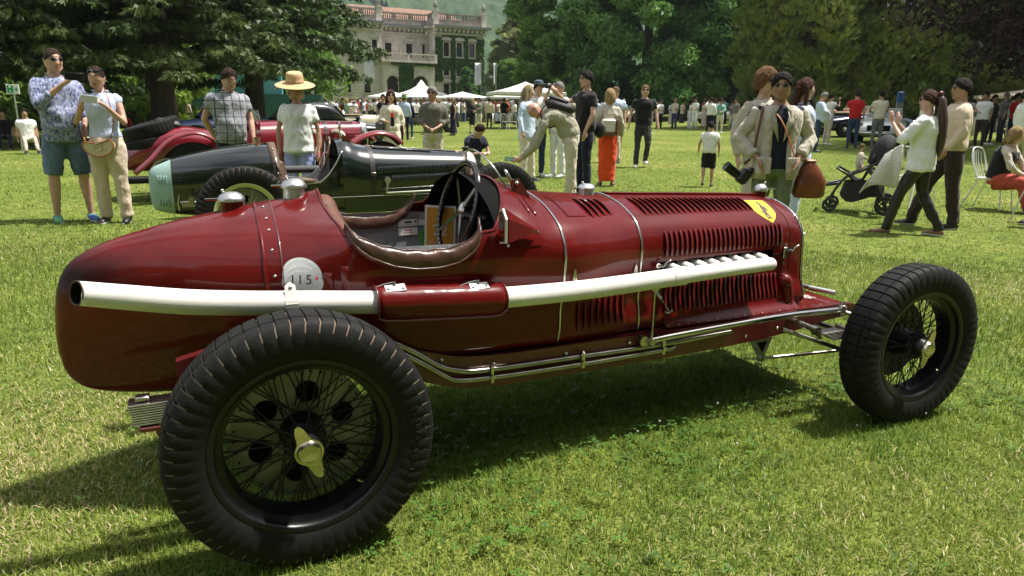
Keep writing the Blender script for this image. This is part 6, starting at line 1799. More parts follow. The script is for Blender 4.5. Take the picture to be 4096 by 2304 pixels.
    if beard:
        rows = []
        for i_, th in enumerate(np.linspace(1.95, 2.95, 8)):
            rows.append([Hd(hc0+Vector((.0815*math.sin(th2)*math.cos(a)*(1-.19*max(0, -math.cos(th2))), -.0975*math.sin(th2)*math.sin(a)*(1-.09*max(0, -math.cos(th2)))-.011*max(0, -math.cos(th2)), .1185*math.cos(th2)))) for a in np.linspace(.05, PI-.05, 16) for th2 in [max(th, 1.95+.42*math.sin(a)**3) if i_ < 7 else th]])
        MB().grid(np.array([[tuple(q) for q in r_] for r_ in rows])).build('beard', STUB[beard], root, ang=180)
    # ---- hair
    st, hc = hair[0], HAIR[hair[1]]
    if st not in ('bald',):
        fr_, sd_a, bk_ = {'short': (55, 94, 122), 'buzz': (55, 93, 118), 'long': (52, 112, 150), 'bob': (50, 118, 150), 'curly': (58, 118, 135), 'pony': (46, 92, 120), 'balding': (20, 80, 112)}[st]
        thick = {'short': .012, 'buzz': .005, 'long': .014, 'bob': .022, 'curly': .040, 'pony': .009, 'balding': .004}[st]
        g = random.Random(hash(label) % 9999); rows = []
        na = 26
        for i in range(10):
            row = []
            for k in range(na):
                a = 2*PI*k/na; c = math.sin(a)      # c=-1 front, +1 back
                lim = (sd_a+(bk_-sd_a)*c) if c > 0 else (sd_a+(fr_-sd_a)*(-c)**1.6)
                th = R(lim)*i/9
                tt = thick*(.35+.65*math.sin(min(1, (1-i/9)*1.6+.12)*PI/2))*(1.25 if c < -.3 and st == 'short' else 1)+(g.uniform(-.012, .014) if st == 'curly' else g.uniform(-.004, .005))
                row.append(Hd(hc0+Vector(((.081+tt)*math.sin(th)*math.cos(a), (.098+tt)*math.sin(th)*math.sin(a), (.117+tt)*math.cos(th)))))
            rows.append(row)
        hm_ = MB().grid(np.array([[tuple(q) for q in r_] for r_ in rows]), cv=True)
        if st in ('long', 'bob', 'pony'):
            L_ = {'long': .36, 'bob': .10, 'pony': .30}[st]; w0 = {'long': .085, 'bob': .098, 'pony': .03}[st]
            if st == 'pony':
                hm_.tube([Hd((0, .095, 1.68)), Hd((0, .125, 1.66)), Hd((0, .13, 1.56)), Hd((0, .12, 1.40))], [.022, .030, .034, .012], 10)
            else:
                cs = [Hd((0, .055, 1.66)), Hd((0, .072, 1.58)), Hd((0, .078, 1.50)), nk+hb @ Vector((0, .115, -.08)), nk+hb @ Vector((0, .12, -L_*.8)), nk+hb @ Vector((0, .11, -L_))]
                if st == 'bob': cs = [Hd((0, .03, 1.66)), Hd((0, .045, 1.58)), Hd((0, .05, 1.52)), Hd((0, .045, 1.495))]
                k = len(cs); ell_loft(hm_, cs, list(np.linspace(w0, w0*(1.05 if st == 'bob' else 1.15), k-1))+[w0*.55], [.062 if st == 'bob' else .045]*(k-1)+[.02], n=16)
                for sx in (1, -1):
                    if st == 'long': hm_.tube([Hd((sx*.075, -.02, 1.68)), Hd((sx*.088, -.02, 1.58)), nk+hb @ Vector((sx*.10, -.02, -.04)), nk+hb @ Vector((sx*.095, -.05, -.18))], [.02, .028, .03, .012], 8)
        ho = hm_.build('hair', hc, root, ang=180)
        if st not in ('curly',):
            md = ho.modifiers.new('thick', 'SOLIDIFY'); md.thickness = .006
        if vox < .022: sb_ = ho.modifiers.new('fine', 'SUBSURF'); sb_.levels = sb_.render_levels = 1
        folds(ho, .016 if st != 'buzz' else .006, TXH)
    # ---- top
    if top:
        t_ = MB(); ov = .014*loose
        pr_ = [(z, w+ov, d+ov) for z, w, d in prof if z <= 1.47]
        if hem < .89: pr_ = [(hem, pr_[0][1]*1.02, pr_[0][2]*1.04)]+pr_
        elif hem > .91: pr_ = [(hem, *[np.interp(hem, [q[0] for q in pr_], [q[j] for q in pr_]) for j in (1, 2)])]+[q for q in pr_ if q[0] > hem+.03]
        if loose > 1.6: pr_ = [(z, max(w, .165+.016*loose*(1.45-z)*1.2) if z < 1.36 else w, max(d, .118+.010*loose) if z < 1.36 else d) for z, w, d in pr_]
        bl = lambda z: belly*math.exp(-((z-1.06)/.13)**2)
        ell_loft(t_, [B((0, -bl(z)*.6, z)) for z, _, _ in pr_], [w for _, w, _ in pr_], [d+bl(z)*.6 for z, _, d in pr_])
        for sx in (1, -1):
            el, ha = Vector(arms[sx][0]), Vector(arms[sx][1]); f_ = (1 if sex == 'm' else .86)*sleeve_w; a0 = sh[sx]-Vector((sx*.035, 0, .005))
            if sleeve == 'none': continue
            if sleeve == 'short': e = sh[sx]+(el-sh[sx])*.62; t_.tube([a0, sh[sx]+(el-sh[sx])*.15, e], [.068*f_, .066*f_, .062*f_], 12)
            elif sleeve == 'cap': e = sh[sx]+(el-sh[sx])*.30; t_.tube([a0, sh[sx]+(el-sh[sx])*.1, e], [.064*f_, .062*f_, .058*f_], 12)
            else:
                q = {'long': .97, 'roll': .55, 'elbow': .12}[sleeve]
                t_.tube([a0, sh[sx]+(el-sh[sx])*.3, sh[sx]+(el-sh[sx])*.85, el, el+(ha-el)*q*.5, el+(ha-el)*q], [.066*f_, .063*f_, .057*f_, .056*f_, .052*f_, .042*f_ if q > .6 else .048*f_], 12)
        to = folds(remesh(t_.build(topname, top, root, ang=180), vg, 3), .034)
        if collar:
            cm_ = collar if not isinstance(collar, bool) else top
            pts = [B((.072*math.cos(a), .014+.070*math.sin(a), 1.478-.012*math.sin(a)-(.035 if math.sin(a) < -.85 else 0))) for a in np.linspace(-PI/2+.25, 3*PI/2-.25, 22)]
            MB().tube(pts, [.010]+[.014]*20+[.010], 8, flat=.55).build('collar', cm_, root, ang=180)
    # ---- bottom
    if bottom:
        b_ = MB(); pz = [(z, w+.010, d+.012) for z, w, d in prof if z < 1.02]
        if btype in ('trousers', 'shorts'):
            ell_loft(b_, [(0, 0, .84)]+[(0, 0, z) for z, _, _ in pz], [pz[0][1]*.98]+[w for _, w, _ in pz], [pz[0][2]]+[d for _, _, d in pz])
            for sx in (1, -1):
                kn, an = Vector(legs[sx][0]), Vector(legs[sx][1]); hp = Vector((sx*.088, 0, .90))
                if btype == 'shorts':
                    e = hp+(kn-hp)*1.02; b_.tube([hp, hp+(kn-hp)*.5, e], [.094*wide, .090*wide, .080*wide], 14)
                else: b_.tube([hp, hp+(kn-hp)*.5, kn, kn+(an-kn)*.4, kn+(an-kn)*.85, an+Vector((0, 0, -.025))], [.094*wide, .084*wide, .066*wide, .064*wide, .058*wide, .060*wide], 14)
        else:
            z0 = .10 if btype == 'long_skirt' else .45; zt = 1.05
            zs = np.linspace(z0, zt, 8)
            ell_loft(b_, [(0, .01*(1.05-z), z) for z in zs], [np.interp(z, [z0, .5, .9, 1.05], [.165*wide, .17, .18, .15]) for z in zs], [np.interp(z, [z0, .5, .9, 1.05], [.14*wide, .135, .14, .12]) for z in zs], n=22)
        bo2 = remesh(b_.build({'trousers': 'trousers', 'shorts': 'shorts'}.get(btype, 'skirt'), bottom, root, ang=180), vg, 3); folds(bo2, .030)
    # ---- shoes
    if shoes:
        for sx in (1, -1):
            an = Vector(legs[sx][1]); base = an.z-.085
            so = MB().tube([an+Vector((0, .055, -.052)), an+Vector((0, .02, -.035)), an+Vector((sx*.006, -.05, -.045)), an+Vector((sx*.014, -.12, -.056)), an+Vector((sx*.018, -.185, -.064))], [.030, .044, .046, .042, .024], 12, flat=.72).build('shoe', shoes, root, ang=180)
            sl = [Vector((an.x+sx*(.006 if t > .3 else 0)+math.cos(a)*.042*(1 if t < .5 else .95), an.y-.065+math.sin(a)*.128, base+.002)) for t, a in zip(np.linspace(0, 1, 16), np.linspace(0, 2*PI, 16, endpoint=False))]
            MB().prism(sl, (0, 0, 0), (0, 0, .018)).build('sole', M_SOLE, so, ang=30)
    root['_nk'] = tuple(nk)
    return root, Hd, B
def W(root, p):
    """a local point of a person in world space"""
    m = Matrix.Translation(root.location) @ root.rotation_euler.to_matrix().to_4x4() @ Matrix.Diagonal((*root.scale, 1))
    return m @ Vector(p)
def face(a): return R(a)
def FC(t): return R(-24.6+t)      # 0 looks at the photographer, 90 to the front of the red car
C_PRINT = cloth('blue_print', (.030, .045, .16), col2=(.42, .46, .60), ns=48, bump=.5)
C_DENIM = cloth('denim', (.045, .085, .16), col2=(.13, .19, .27), ns=5)
C_JEAN = cloth('jeans', (.035, .06, .13), ns=6, noise=.35)
C_SKY = cloth('sky_blue', (.52, .60, .80)); C_BEIGE = cloth('beige', (.62, .50, .38)); C_CREAM = cloth('cream', (.68, .62, .50)); C_WHITE = cloth('white', (.80, .80, .78))
C_NAVY = cloth('navy', (.010, .013, .030)); C_BLACK = cloth('black', (.008, .008, .009)); C_LAV = cloth('lavender', (.35, .38, .70), bs=16); C_GREY = cloth('grey', (.16, .16, .165))
C_OLIVE = cloth('olive_grey', (.13, .125, .10)); C_SAND = cloth('sand', (.58, .52, .42), bs=14); C_KHAKI = cloth('khaki', (.36, .34, .25), bs=12); C_LINEN = cloth('linen', (.50, .45, .37), bs=12)
C_ORANGE = cloth('orange', (.80, .075, .012), bs=7); C_RED = cloth('red', (.50, .012, .018)); C_BROWN = cloth('brown', (.035, .022, .018)); C_FATIG = cloth('fatigue', (.16, .19, .12))
C_STRIPE = cloth('blue_stripe', (.42, .55, .74), col2=(.62, .70, .82), ns=60, stretch=(1, 1, .02)); C_KNIT = cloth('grey_knit', (.30, .31, .33)); C_PATT = cloth('orange_print', (.55, .09, .03), col2=(.25, .04, .05), ns=60)
C_DGREY = cloth('dark_grey', (.035, .036, .04)); C_LEATH = mat('black_leggings', (.008, .008, .009), .35, bump=.5, bscale=16); C_TEAL = cloth('teal', (.2, .42, .36)); C_MAROON = mat('maroon_leather', (.12, .012, .022), .35, bump=.6, bscale=10)
S_BLK = mat('black_shoe', (.01, .01, .01), .4); S_WHT = mat('white_shoe', (.7, .7, .69), .5); S_MIX = mat('green_blue_trainer', (.10, .42, .06), .5, col2=(.03, .06, .42), nscale=9); S_TAN = mat('tan_sandal', (.2, .11, .06), .6); S_DGR = mat('dark_green_trainer', (.02, .045, .04), .5)
# grid pattern for the knitted polo
_n = C_KNIT.node_tree; _b = _n.nodes['Principled BSDF']; _l = [l for l in _n.links if l.to_socket == _b.inputs['Base Color']][0]; _c = _l.from_socket
_tc = _n.nodes.new('ShaderNodeTexCoord'); _sp = _n.nodes.new('ShaderNodeSeparateXYZ'); _n.links.new(_tc.outputs['Object'], _sp.inputs[0]); _prev = None
for ax, sc in ((0, 11.0), (2, 11.0)):
    a = _n.nodes.new('ShaderNodeMath'); a.operation = 'MULTIPLY'; a.inputs[1].default_value = sc; _n.links.new(_sp.outputs[ax], a.inputs[0])
    b = _n.nodes.new('ShaderNodeMath'); b.operation = 'FRACT'; _n.links.new(a.outputs[0], b.inputs[0])
    c = _n.nodes.new('ShaderNodeMath'); c.operation = 'LESS_THAN'; c.inputs[1].default_value = .10; _n.links.new(b.outputs[0], c.inputs[0])
    if _prev is None: _prev = c
    else:
        d = _n.nodes.new('ShaderNodeMath'); d.operation = 'MAXIMUM'; _n.links.new(_prev.outputs[0], d.inputs[0]); _n.links.new(c.outputs[0], d.inputs[1]); _prev = d
_mx = _n.nodes.new('ShaderNodeMixRGB'); _mx.inputs[2].default_value = (.03, .035, .06, 1); _n.links.new(_prev.outputs[0], _mx.inputs[0]); _n.links.new(_c, _mx.inputs[1]); _n.links.new(_mx.outputs[0], _b.inputs['Base Color'])

def thing_at(root, name, label, cat, loc_local, rz=0.0, group=None):
    p = W(root, loc_local); return empty(name, p, root.rotation_euler.z+rz, label, cat, group)
def phone(root, p, rot, label, m):
    o = thing_at(root, 'phone', label, 'phone', p); o.rotation_euler = (rot[0], rot[1], root.rotation_euler.z+rot[2])
    MB().box((0, 0, 0), (.155, .009, .075), bev=.003).build('phone_case', m, o)
    for k in range(3): MB().lathe([(0, .0065), (.006, .006), (.0075, .0045)], 10, (.055-.0, 0, 0), axis='y').build('lens', M_LENS, o).location = (-.022*k, 0, .018)
    return o

# couple photographing the cars
man, Hd, B = person(-1.46, 6.52, FC(42), 1.82, 'man in blue patterned shirt and denim shorts raising a dark phone', 'fair', 'm', ('buzz', 'brown'), C_PRINT, 'roll', C_DENIM, 'shorts', S_MIX,
    armR=((-.20, -.14, 1.19), (.02, -.30, 1.40)), armL=((.25, .06, 1.17), (.20, -.06, .98)), head=(R(12), R(4)), glasses='sun', beard='brown', belly=.05, hem=.84, loose=1.3, handdir=((0, -.3, -1), (.5, -.6, .4)), legL=((.14, -.03, .50), (.17, .0, .085)), legR=((-.12, .0, .50), (-.13, .06, .085)), wide=1.08)
phone(man, (.09, -.42, 1.47), (0, R(4), R(-20)), 'dark phone held up by the man in the patterned shirt', M_BLKP)
wom, Hd, B = person(-1.04, 6.35, FC(12), 1.66, 'woman in light blue shirt and beige trousers holding a pale phone', 'fair', 'f', ('pony', 'brown'), C_SKY, 'cap', C_BEIGE, 'trousers', S_BLK,
    armR=((-.25, -.10, 1.13), (-.10, -.30, 1.33)), armL=((.25, -.10, 1.13), (.12, -.30, 1.33)), head=(R(-4), R(14)), glasses='up', hem=.97, handdir=((-.5, -.5, .5), (.5, -.5, .5)), fist=(True, True), legL=((.11, -.02, .50), (.13, .0, .085)), legR=((-.10, -.01, .50), (-.10, .04, .085)), wide=1.2)
phone(wom, (.01, -.385, 1.385), (0, R(6), 0), 'pale gold phone held by the woman in the light blue shirt', mat('pale_phone', (.55, .56, .50), .3))
# cross-body bag
o = thing_at(wom, 'shoulder_bag', 'cream woven bag with tan leather edge on the woman in light blue', 'bag', (-.02, -.175, .90))
pts = [(.15*math.cos(a), 0, .125*math.sin(a)-(0 if math.sin(a) < 0 else 0)) for a in np.linspace(PI*.98, 2*PI*1.01, 20)]+[(.12, 0, .055), (.05, 0, .025), (-.05, 0, .015), (-.12, 0, .03)]
MB().prism(pts, (0, -.03, 0), (0, .03, 0)).build('bag_body', mat('woven_cream', (.62, .50, .30), .8, bump=.8, bscale=90), o, ang=40)
MB().tube([(p[0], -.03, p[2]) for p in pts], .008, 6, closed=True).build('bag_edge', mat('cognac', (.33, .11, .035), .5), o)
MB().tube([(.035*math.cos(a), -.04, -.02+.038*math.sin(a)) for a in np.linspace(0, 2*PI, 20)[:-1]], .004, 6, closed=True).build('bag_ring', M_BRASS, o)
MB().tube(spl([(.12, 0, .05), (.17, -.01, .25), (.15, -.02, .45), (.10, .06, .56)], 14), .008, 6, flat=.5).tube(spl([(-.13, 0, .04), (-.17, .08, .12), (-.17, .16, .2)], 8), .008, 6, flat=.5).build('bag_strap', mat('cognac'), o, ang=180)

man3, Hd, B = person(.22, 6.44, FC(38), 1.70, 'man in grey checked knit polo looking down behind the black racing car', 'fair', 'm', ('short', 'brown'), C_KNIT, 'short', C_NAVY, 'trousers', S_BLK,
    armR=((-.26, .10, 1.16), (-.14, .16, .94)), armL=((.24, -.02, 1.15), (.22, -.14, .92)), head=(R(8), R(20)), glasses='clear', hem=.90, loose=1.4, belly=.05, collar=C_NAVY, dz=.02)
lady, Hd, B = person(.93, 6.11, FC(6), 1.60, 'woman in wide straw hat, loose white top and lavender trousers', 'tan', 'f', ('bob', 'fairblond'), C_WHITE, 'short', C_LAV, 'trousers', S_TAN,
    armR=((-.25, .04, 1.14), (-.24, -.03, .89)), armL=((.25, .03, 1.14), (.25, -.04, .89)), head=(R(6), R(22)), hem=.86, loose=2.1, collar=False, wide=1.12, sleeve_w=1.15)
o = empty('straw_hat', W(lady, Hd((0, .0, 1.71))), FC(6), 'wide brimmed straw hat on the woman in lavender trousers', 'hat'); o.rotation_euler = (R(14), R(2), FC(6))
M_STRAW = mat('straw', (.62, .42, .22), .8, noise=.2, nscale=60, bump=.6, bscale=120)
MB().lathe([(.215, -.008), (.22, -.004), (.18, .012), (.11, .020), (.098, .03), (.094, .09), (.086, .128), (.07, .138), (0, .132)], 40).build('hat_straw', M_STRAW, o, ang=50)
MB().lathe([(.101, .024), (.103, .034), (.1, .044)], 40, caps=False).build('hat_band', mat('hat_cord', (.35, .22, .12), .7), o)
o = thing_at(lady, 'handbag', 'small teal handbag hanging from the hand of the woman in lavender trousers', 'bag', (.25, -.05, .66))
MB().box((0, 0, -.02), (.17, .10, .12), bev=.03).build('bag_body', mat('teal_leather', (.01, .22, .30), .4), o); MB().tube(spl([(-.06, 0, .03), (-.05, 0, .11), (0, 0, .16), (.05, 0, .11), (.06, 0, .03)], 14), .008, 6).build('bag_handle', mat('teal_leather'), o)
MB().tube([(0, 0, 0), (.0, .004, 0)], .02, 8).build('bracelet', M_WHITE, lady).location = (-.24, -.03, .90)

w5, Hd, B = person(3.35, 11.12, FC(18), 1.60, 'red haired woman in cream shirt and white trousers holding a bottle', 'fair', 'f', ('long', 'auburn'), C_CREAM, 'roll', C_CREAM, 'trousers', S_WHT, armR=((-.25, -.02, 1.15), (-.08, -.22, 1.10)), armL=((.25, .03, 1.15), (.25, -.08, .92)), glasses='sun', hem=.92, loose=1.6, vox=.014, legL=((.12, -.10, .52), (.16, -.14, .085)), wide=1.2)
o = thing_at(w5, 'bottle', 'dark bottle with red cap held by the red haired woman', 'bottle', (-.02, -.30, 1.02)); MB().lathe([(0, 0), (.035, 0), (.036, .14), (.034, .17), (0, .17)], 12).build('bottle_body', M_BLKP, o); MB().lathe([(.03, .17), (.03, .25), (0, .25)], 12).build('bottle_cap', mat('cap_red', (.6, .02, .02), .4), o)
o = thing_at(w5, 'shoulder_bag', 'grey leather shoulder bag on the red haired woman', 'bag', (-.24, .02, .95)); MB().box((0, 0, 0), (.14, .36, .34), bev=.06).build('bag_body', mat('grey_leather', (.06, .055, .055), .5), o); MB().tube([(.0, .12, .15), (.06, .05, .5), (.02, -.1, .15)], .012, 6).build('bag_strap', mat('grey_leather'), o)
person(3.61, 9.34, FC(4), 1.64, 'grey haired man in olive grey shirt and sand trousers', 'tan', 'm', ('short', 'grey'), C_OLIVE, 'roll', C_SAND, 'trousers', S_BLK, armR=((-.26, .0, 1.15), (-.07, -.20, 1.02)), armL=((.27, .0, 1.15), (.08, -.20, 1.03)), glasses='sun', beard='grey', hem=.93, loose=1.4, head=(R(-12), 0), vox=.013, legR=((-.12, 0, .5), (-.14, .03, .085)), wide=1.08)
person(7.75, 25.72, FC(172), 1.78, 'man in green hat and pale blue shirt with his back turned', 'tan', 'm', ('buzz', 'dark'), C_SKY, 'long', C_NAVY, 'trousers', S_BLK, vox=.016, loose=1.4)
o = empty('cap', GP(7.75, 25.72, 1.70), FC(172), 'green bucket hat on the man in the pale blue shirt', 'hat'); MB().lathe([(.15, -.03), (.105, .0), (.10, .07), (.08, .10), (0, .105)], 20).build('hat_body', cloth('hat_green', (.10, .17, .06)), o)
person(8.37, 27.16, FC(165), 1.68, 'woman with long dark hair in dark jacket and jeans', 'tan', 'f', ('long', 'dark'), C_NAVY, 'long', C_JEAN, 'trousers', S_WHT, vox=.016, loose=1.4)
person(11.08, 29.25, FC(-60), 1.70, 'fair haired woman in a long navy dress', 'fair', 'f', ('long', 'sandy'), C_NAVY, 'none', C_NAVY, 'long_skirt', S_BLK, armR=((-.2, -.16, 1.25), (-.06, -.16, 1.48)), vox=.016, wide=1.35, hem=1.0, collar=False)
person(12.58, 30.63, FC(30), 1.68, 'pale haired woman in black jacket, black skirt and boots', 'fair', 'f', ('bob', 'fairblond'), C_BLACK, 'long', C_BLACK, 'skirt', S_BLK, armR=((-.22, -.05, 1.16), (0, -.22, 1.15)), armL=((.22, -.05, 1.16), (0, -.22, 1.10)), vox=.016)
person(13.76, 32.69, FC(-40), 1.75, 'man in olive shirt and cream trousers beside the woman in black', 'tan', 'm', ('short', 'brown'), C_FATIG, 'roll', C_CREAM, 'trousers', S_WHT, vox=.016, armL=((.2, -.1, 1.16), (.05, -.25, 1.2)))
# group behind the cockpit
person(5.38, 9.29, FC(62), 1.72, 'woman with long grey blond hair in blue striped jacket', 'fair', 'f', ('long', 'fairblond'), C_STRIPE, 'long', C_CREAM, 'trousers', S_DGR, hem=.78, loose=1.7, wide=1.2, vox=.012, legL=((.11, -.04, .5), (.12, -.06, .085)), head=(R(12), 0))
capm, Hd, B = person(5.94, 9.99, FC(25), 1.80, 'man in grey blue cap and white shirt behind the striped jacket', 'fair', 'm', ('short', 'brown'), C_WHITE, 'short', C_JEAN, 'trousers', S_WHT, vox=.014)
o = empty('cap', W(capm, (0, -.01, 1.70)), FC(25), 'grey blue baseball cap on the man in the white shirt', 'hat'); MB().lathe([(.092, -.01), (.095, .02), (.08, .065), (.04, .085), (0, .088)], 20).box((0, -.13, .0), (.15, .11, .008), Euler((R(-12), 0, 0)).to_matrix(), bev=.003).build('cap_body', cloth('cap_blue', (.09, .12, .17)), o)
bald, Hd, B = person(4.80, 6.60, FC(-92), 1.78, 'bald man in khaki shirt bending far forward with a phone', 'pink', 'm', ('bald', 'brown'), C_KHAKI, 'long', C_SAND, 'trousers', S_TAN, bend=R(86), head=(R(6), R(-2)), glasses='clear',
    armR=((-.17, -.52, .83), (-.10, -.72, .60)), armL=((.20, -.50, .80), (.06, -.68, .62)), hem=.93, loose=1.35, belly=.05, vox=.011, handdir=((0, -1, -.3), (0, -1, -.2)), legL=((.10, .02, .50), (.11, .0, .085)), legR=((-.10, .02, .50), (-.12, .06, .085)), wide=1.1)
phone(bald, (-.06, -.87, .60), (R(-35), 0, R(75)), 'green phone held low by the bald bending man', mat('green_phone', (.06, .12, .07), .3))
bp = empty('backpack', (0, 0, 0), 0, 'black backpack on the back of the bending bald man', 'bag')
c0 = B((0, .19, 1.18)); c1 = B((0, .19, 1.46)); dv = (Vector(c1)-Vector(c0)).normalized(); mid = W(bald, (Vector(c0)+Vector(c1))/2)
bp.location = mid; bp.rotation_euler = (0, 0, FC(-92)); th = math.atan2(dv.z, -dv.y)
MB().box((0, 0, 0), (.30, .46, .17), Euler((-th, 0, 0)).to_matrix(), bev=.07).build('pack_body', mat('black_nylon', (.012, .011, .013), .6, bump=.8, bscale=22), bp, ang=60)
MB().box((0, -.02, .09), (.22, .30, .06), Euler((-th, 0, 0)).to_matrix(), bev=.028).build('pack_pocket', mat('black_nylon'), bp, ang=60)
for sx in (1, -1): MB().tube(spl([Vector((sx*.09, -.2, .02)), Vector((sx*.13, -.28, -.10)), Vector((sx*.14, -.16, -.30)), Vector((sx*.12, .06, -.20))], 12), .016, 6, flat=.5).build('pack_strap', mat('black_nylon'), bp, ang=180)
ph, Hd, B = person(6.29, 9.77, FC(-48), 1.80, 'grey haired man raising a black camera with both hands', 'fair', 'm', ('short', 'grey'), C_WHITE, 'short', C_WHITE, 'trousers', S_WHT, armR=((-.22, -.20, 1.38), (-.07, -.20, 1.60)), armL=((.22, -.20, 1.38), (.07, -.20, 1.58)), handdir=((-.2, -.3, 1), (.2, -.3, 1)), fist=(True, True), vox=.012)
o = thing_at(ph, 'camera', 'black camera held to his face by the grey haired man', 'camera', (0, -.20, 1.66)); MB().box((0, 0, 0), (.14, .07, .10), bev=.012).lathe([(.04, 0), (.04, -.12), (.045, -.13), (0, -.13)], 16, (0, -.03, 0), axis='y').build('camera_body', S_BLK, o)
tall, Hd, B = person(5.47, 7.35, FC(-70), 1.90, 'tall bearded man in black polo shirt and navy trousers', 'fair', 'm', ('short', 'dark'), C_BLACK, 'short', C_NAVY, 'trousers', S_BLK, glasses='sun', beard='dark', armR=((-.23, -.20, 1.30), (-.06, -.42, 1.42)), armL=((.24, .0, 1.15), (.22, -.10, .92)), loose=1.3, vox=.012, handdir=((0, -.2, -1), (.3, -.8, .5)))
o = thing_at(tall, 'shoulder_bag', 'round black camera bag behind the tall man in black', 'bag', (.06, .20, .93)); MB().box((0, 0, 0), (.26, .16, .24), bev=.07).build('bag_body', mat('black_nylon'), o, ang=60); MB().tube([(-.1, 0, .1), (-.12, -.2, .3), (.0, -.25, .5)], .012, 6).build('bag_strap', mat('black_nylon'), o)
bl, Hd, B = person(6.45, 8.22, FC(178), 1.66, 'blond woman in beige top and bright orange long skirt', 'fair', 'f', ('bob', 'blond'), C_LINEN, 'long', C_ORANGE, 'long_skirt', S_TAN, hem=.93, loose=1.6, wide=.92, vox=.012, collar=False)
o = thing_at(bl, 'backpack', 'small white and brown leather backpack on the blond woman', 'bag', (.02, .20, 1.08)); MB().box((0, 0, .02), (.24, .12, .24), bev=.03).build('pack_body', mat('cream_leather', (.66, .60, .52), .5), o); MB().box((0, .005, -.12), (.26, .125, .07), bev=.02).box((-.14, 0, 0), (.05, .12, .28), bev=.02).build('pack_trim', mat('brown_trim', (.12, .045, .025), .5), o); MB().tube(spl([(-.1, -.06, -.1), (-.12, -.07, .12), (-.08, -.13, .34)], 10), .014, 6, flat=.4).tube(spl([(.1, -.06, -.1), (.12, -.07, .12), (.08, -.13, .34)], 10), .014, 6, flat=.4).build('pack_strap', mat('brown_trim'), o, ang=180)
person(9.26, 12.46, FC(-10), 1.80, 'man in sunglasses and pale blue shirt behind the blond woman', 'fair', 'm', ('short', 'sandy'), C_SKY, 'short', C_SAND, 'trousers', S_BLK, glasses='sun', vox=.014, legL=((.11, -.14, .5), (.13, -.16, .085)))
person(9.17, 11.11, FC(-4), 1.82, 'young man in black polo shirt and white trainers walking', 'fair', 'm', ('short', 'sandy'), C_BLACK, 'short', C_DGREY, 'trousers', S_WHT, glasses='sun', armR=((-.27, .06, 1.16), (-.31, -.04, .92)), armL=((.27, .03, 1.16), (.31, -.05, .92)), legL=((.12, -.10, .52), (.10, .10, .16)), legR=((-.10, -.03, .50), (-.12, -.06, .085)), vox=.012, loose=1.25)
person(8.19, 7.61, FC(160), 1.15, 'small boy in white t-shirt and black shorts with his back turned', 'tan', 'm', ('short', 'dark'), C_WHITE, 'short', C_BLACK, 'shorts', S_BLK, head=(R(20), R(10)), vox=.016, loose=2.0, wide=1.12, collar=False, legL=((.11, .06, .52), (.10, .22, .13)), armL=((.27, .04, 1.15), (.29, .0, .92)))
kid, Hd, B = person(3.20, 6.40, FC(30), 1.18, 'brown haired child in navy polo leaning over behind the black car', 'fair', 'm', ('short', 'brown'), C_NAVY, 'short', C_NAVY, 'shorts', S_WHT, bend=R(28), head=(R(25), R(22)), armR=((-.24, -.25, 1.10), (.02, -.34, 1.12)), armL=((.24, -.25, 1.10), (.12, -.36, 1.10)), vox=.016, loose=1.6)
# man in the linen jacket, two friends behind
jm, Hd, B = person(4.42, 2.26, FC(-6), 1.64, 'man in open linen jacket over navy t-shirt with hands in his pockets', 'olive', 'm', ('short', 'dark'), C_NAVY, 'short', C_FATIG, 'trousers', S_BLK, glasses='sun', armR=((-.34, .05, 1.17), (-.17, -.12, .98)), armL=((.32, .05, 1.17), (.18, -.12, .99)), head=(R(-14), R(4)), hem=.88, vox=.010, collar=False, handdir=((-.3, -.4, -.8), (.3, -.4, -.8)))
# the jacket: open in front
jk = MB(); zz = [.80, .90, 1.00, 1.10, 1.22, 1.33, 1.41, 1.465]
rows = []
for z in zz:
    w = np.interp(z, [q[0] for q in MALE], [q[1] for q in MALE])+.032+.03*max(0, 1.1-z); d = np.interp(z, [q[0] for q in MALE], [q[2] for q in MALE])+.036; gap = np.interp(z, [.8, 1.0, 1.2, 1.35, 1.465], [.80, .62, .62, .58, .35])
    rows.append([(w*math.sin(a), d*math.cos(a)+.0, z) for a in np.linspace(-PI+gap*.62, PI-gap*.62, 26)])
jk.grid(np.array(rows))
jo = jk.build('jacket', C_LINEN, jm, ang=180); jo.modifiers.new('thick', 'SOLIDIFY').thickness = .014
sl = MB()
for sx, (e, h) in ((1, ((.32, .05, 1.17), (.18, -.12, .99))), (-1, ((-.34, .05, 1.17), (-.17, -.12, .98)))):
    s0 = Vector((sx*.165, .012, 1.415)); e = Vector(e); h = Vector(h)
    sl = MB().tube([s0, s0+(e-s0)*.35, s0+(e-s0)*.8, e, e+(h-e)*.4, e+(h-e)*.82], [.078, .074, .066, .068, .066, .062], 14)
    folds(remesh(sl.build('jacket_sleeve', C_LINEN, jm, ang=180), .017, 3), .036)
    MB().prism([(sx*.02, -.155, 1.14), (sx*.10, -.165, 1.30), (sx*.085, -.12, 1.45), (sx*.055, -.10, 1.47)], (0, -.004, 0), (0, .004, 0)).build('lapel', C_LINEN, jm, ang=180)
    MB().box((sx*.13, -.155, .93), (.13, .012, .15), Euler((0, 0, R(sx*22))).to_matrix(), bev=.005).build('jacket_pocket', C_LINEN, jm)
MB().tube(spl([(-.12, -.02, 1.47), (-.02, -.165, 1.34), (.09, -.165, 1.12), (.17, -.11, .94), (.22, -.02, .84)], 20), .011, 6, flat=.35).build('cross_strap', mat('cognac'), jm, ang=180)
MB().tube(spl([(-.17, -.08, 1.45), (-.20, -.125, 1.25), (-.22, -.08, 1.02), (-.27, .0, .93)], 16), .013, 6, flat=.35).build('camera_strap', mat('brown_trim'), jm, ang=180)
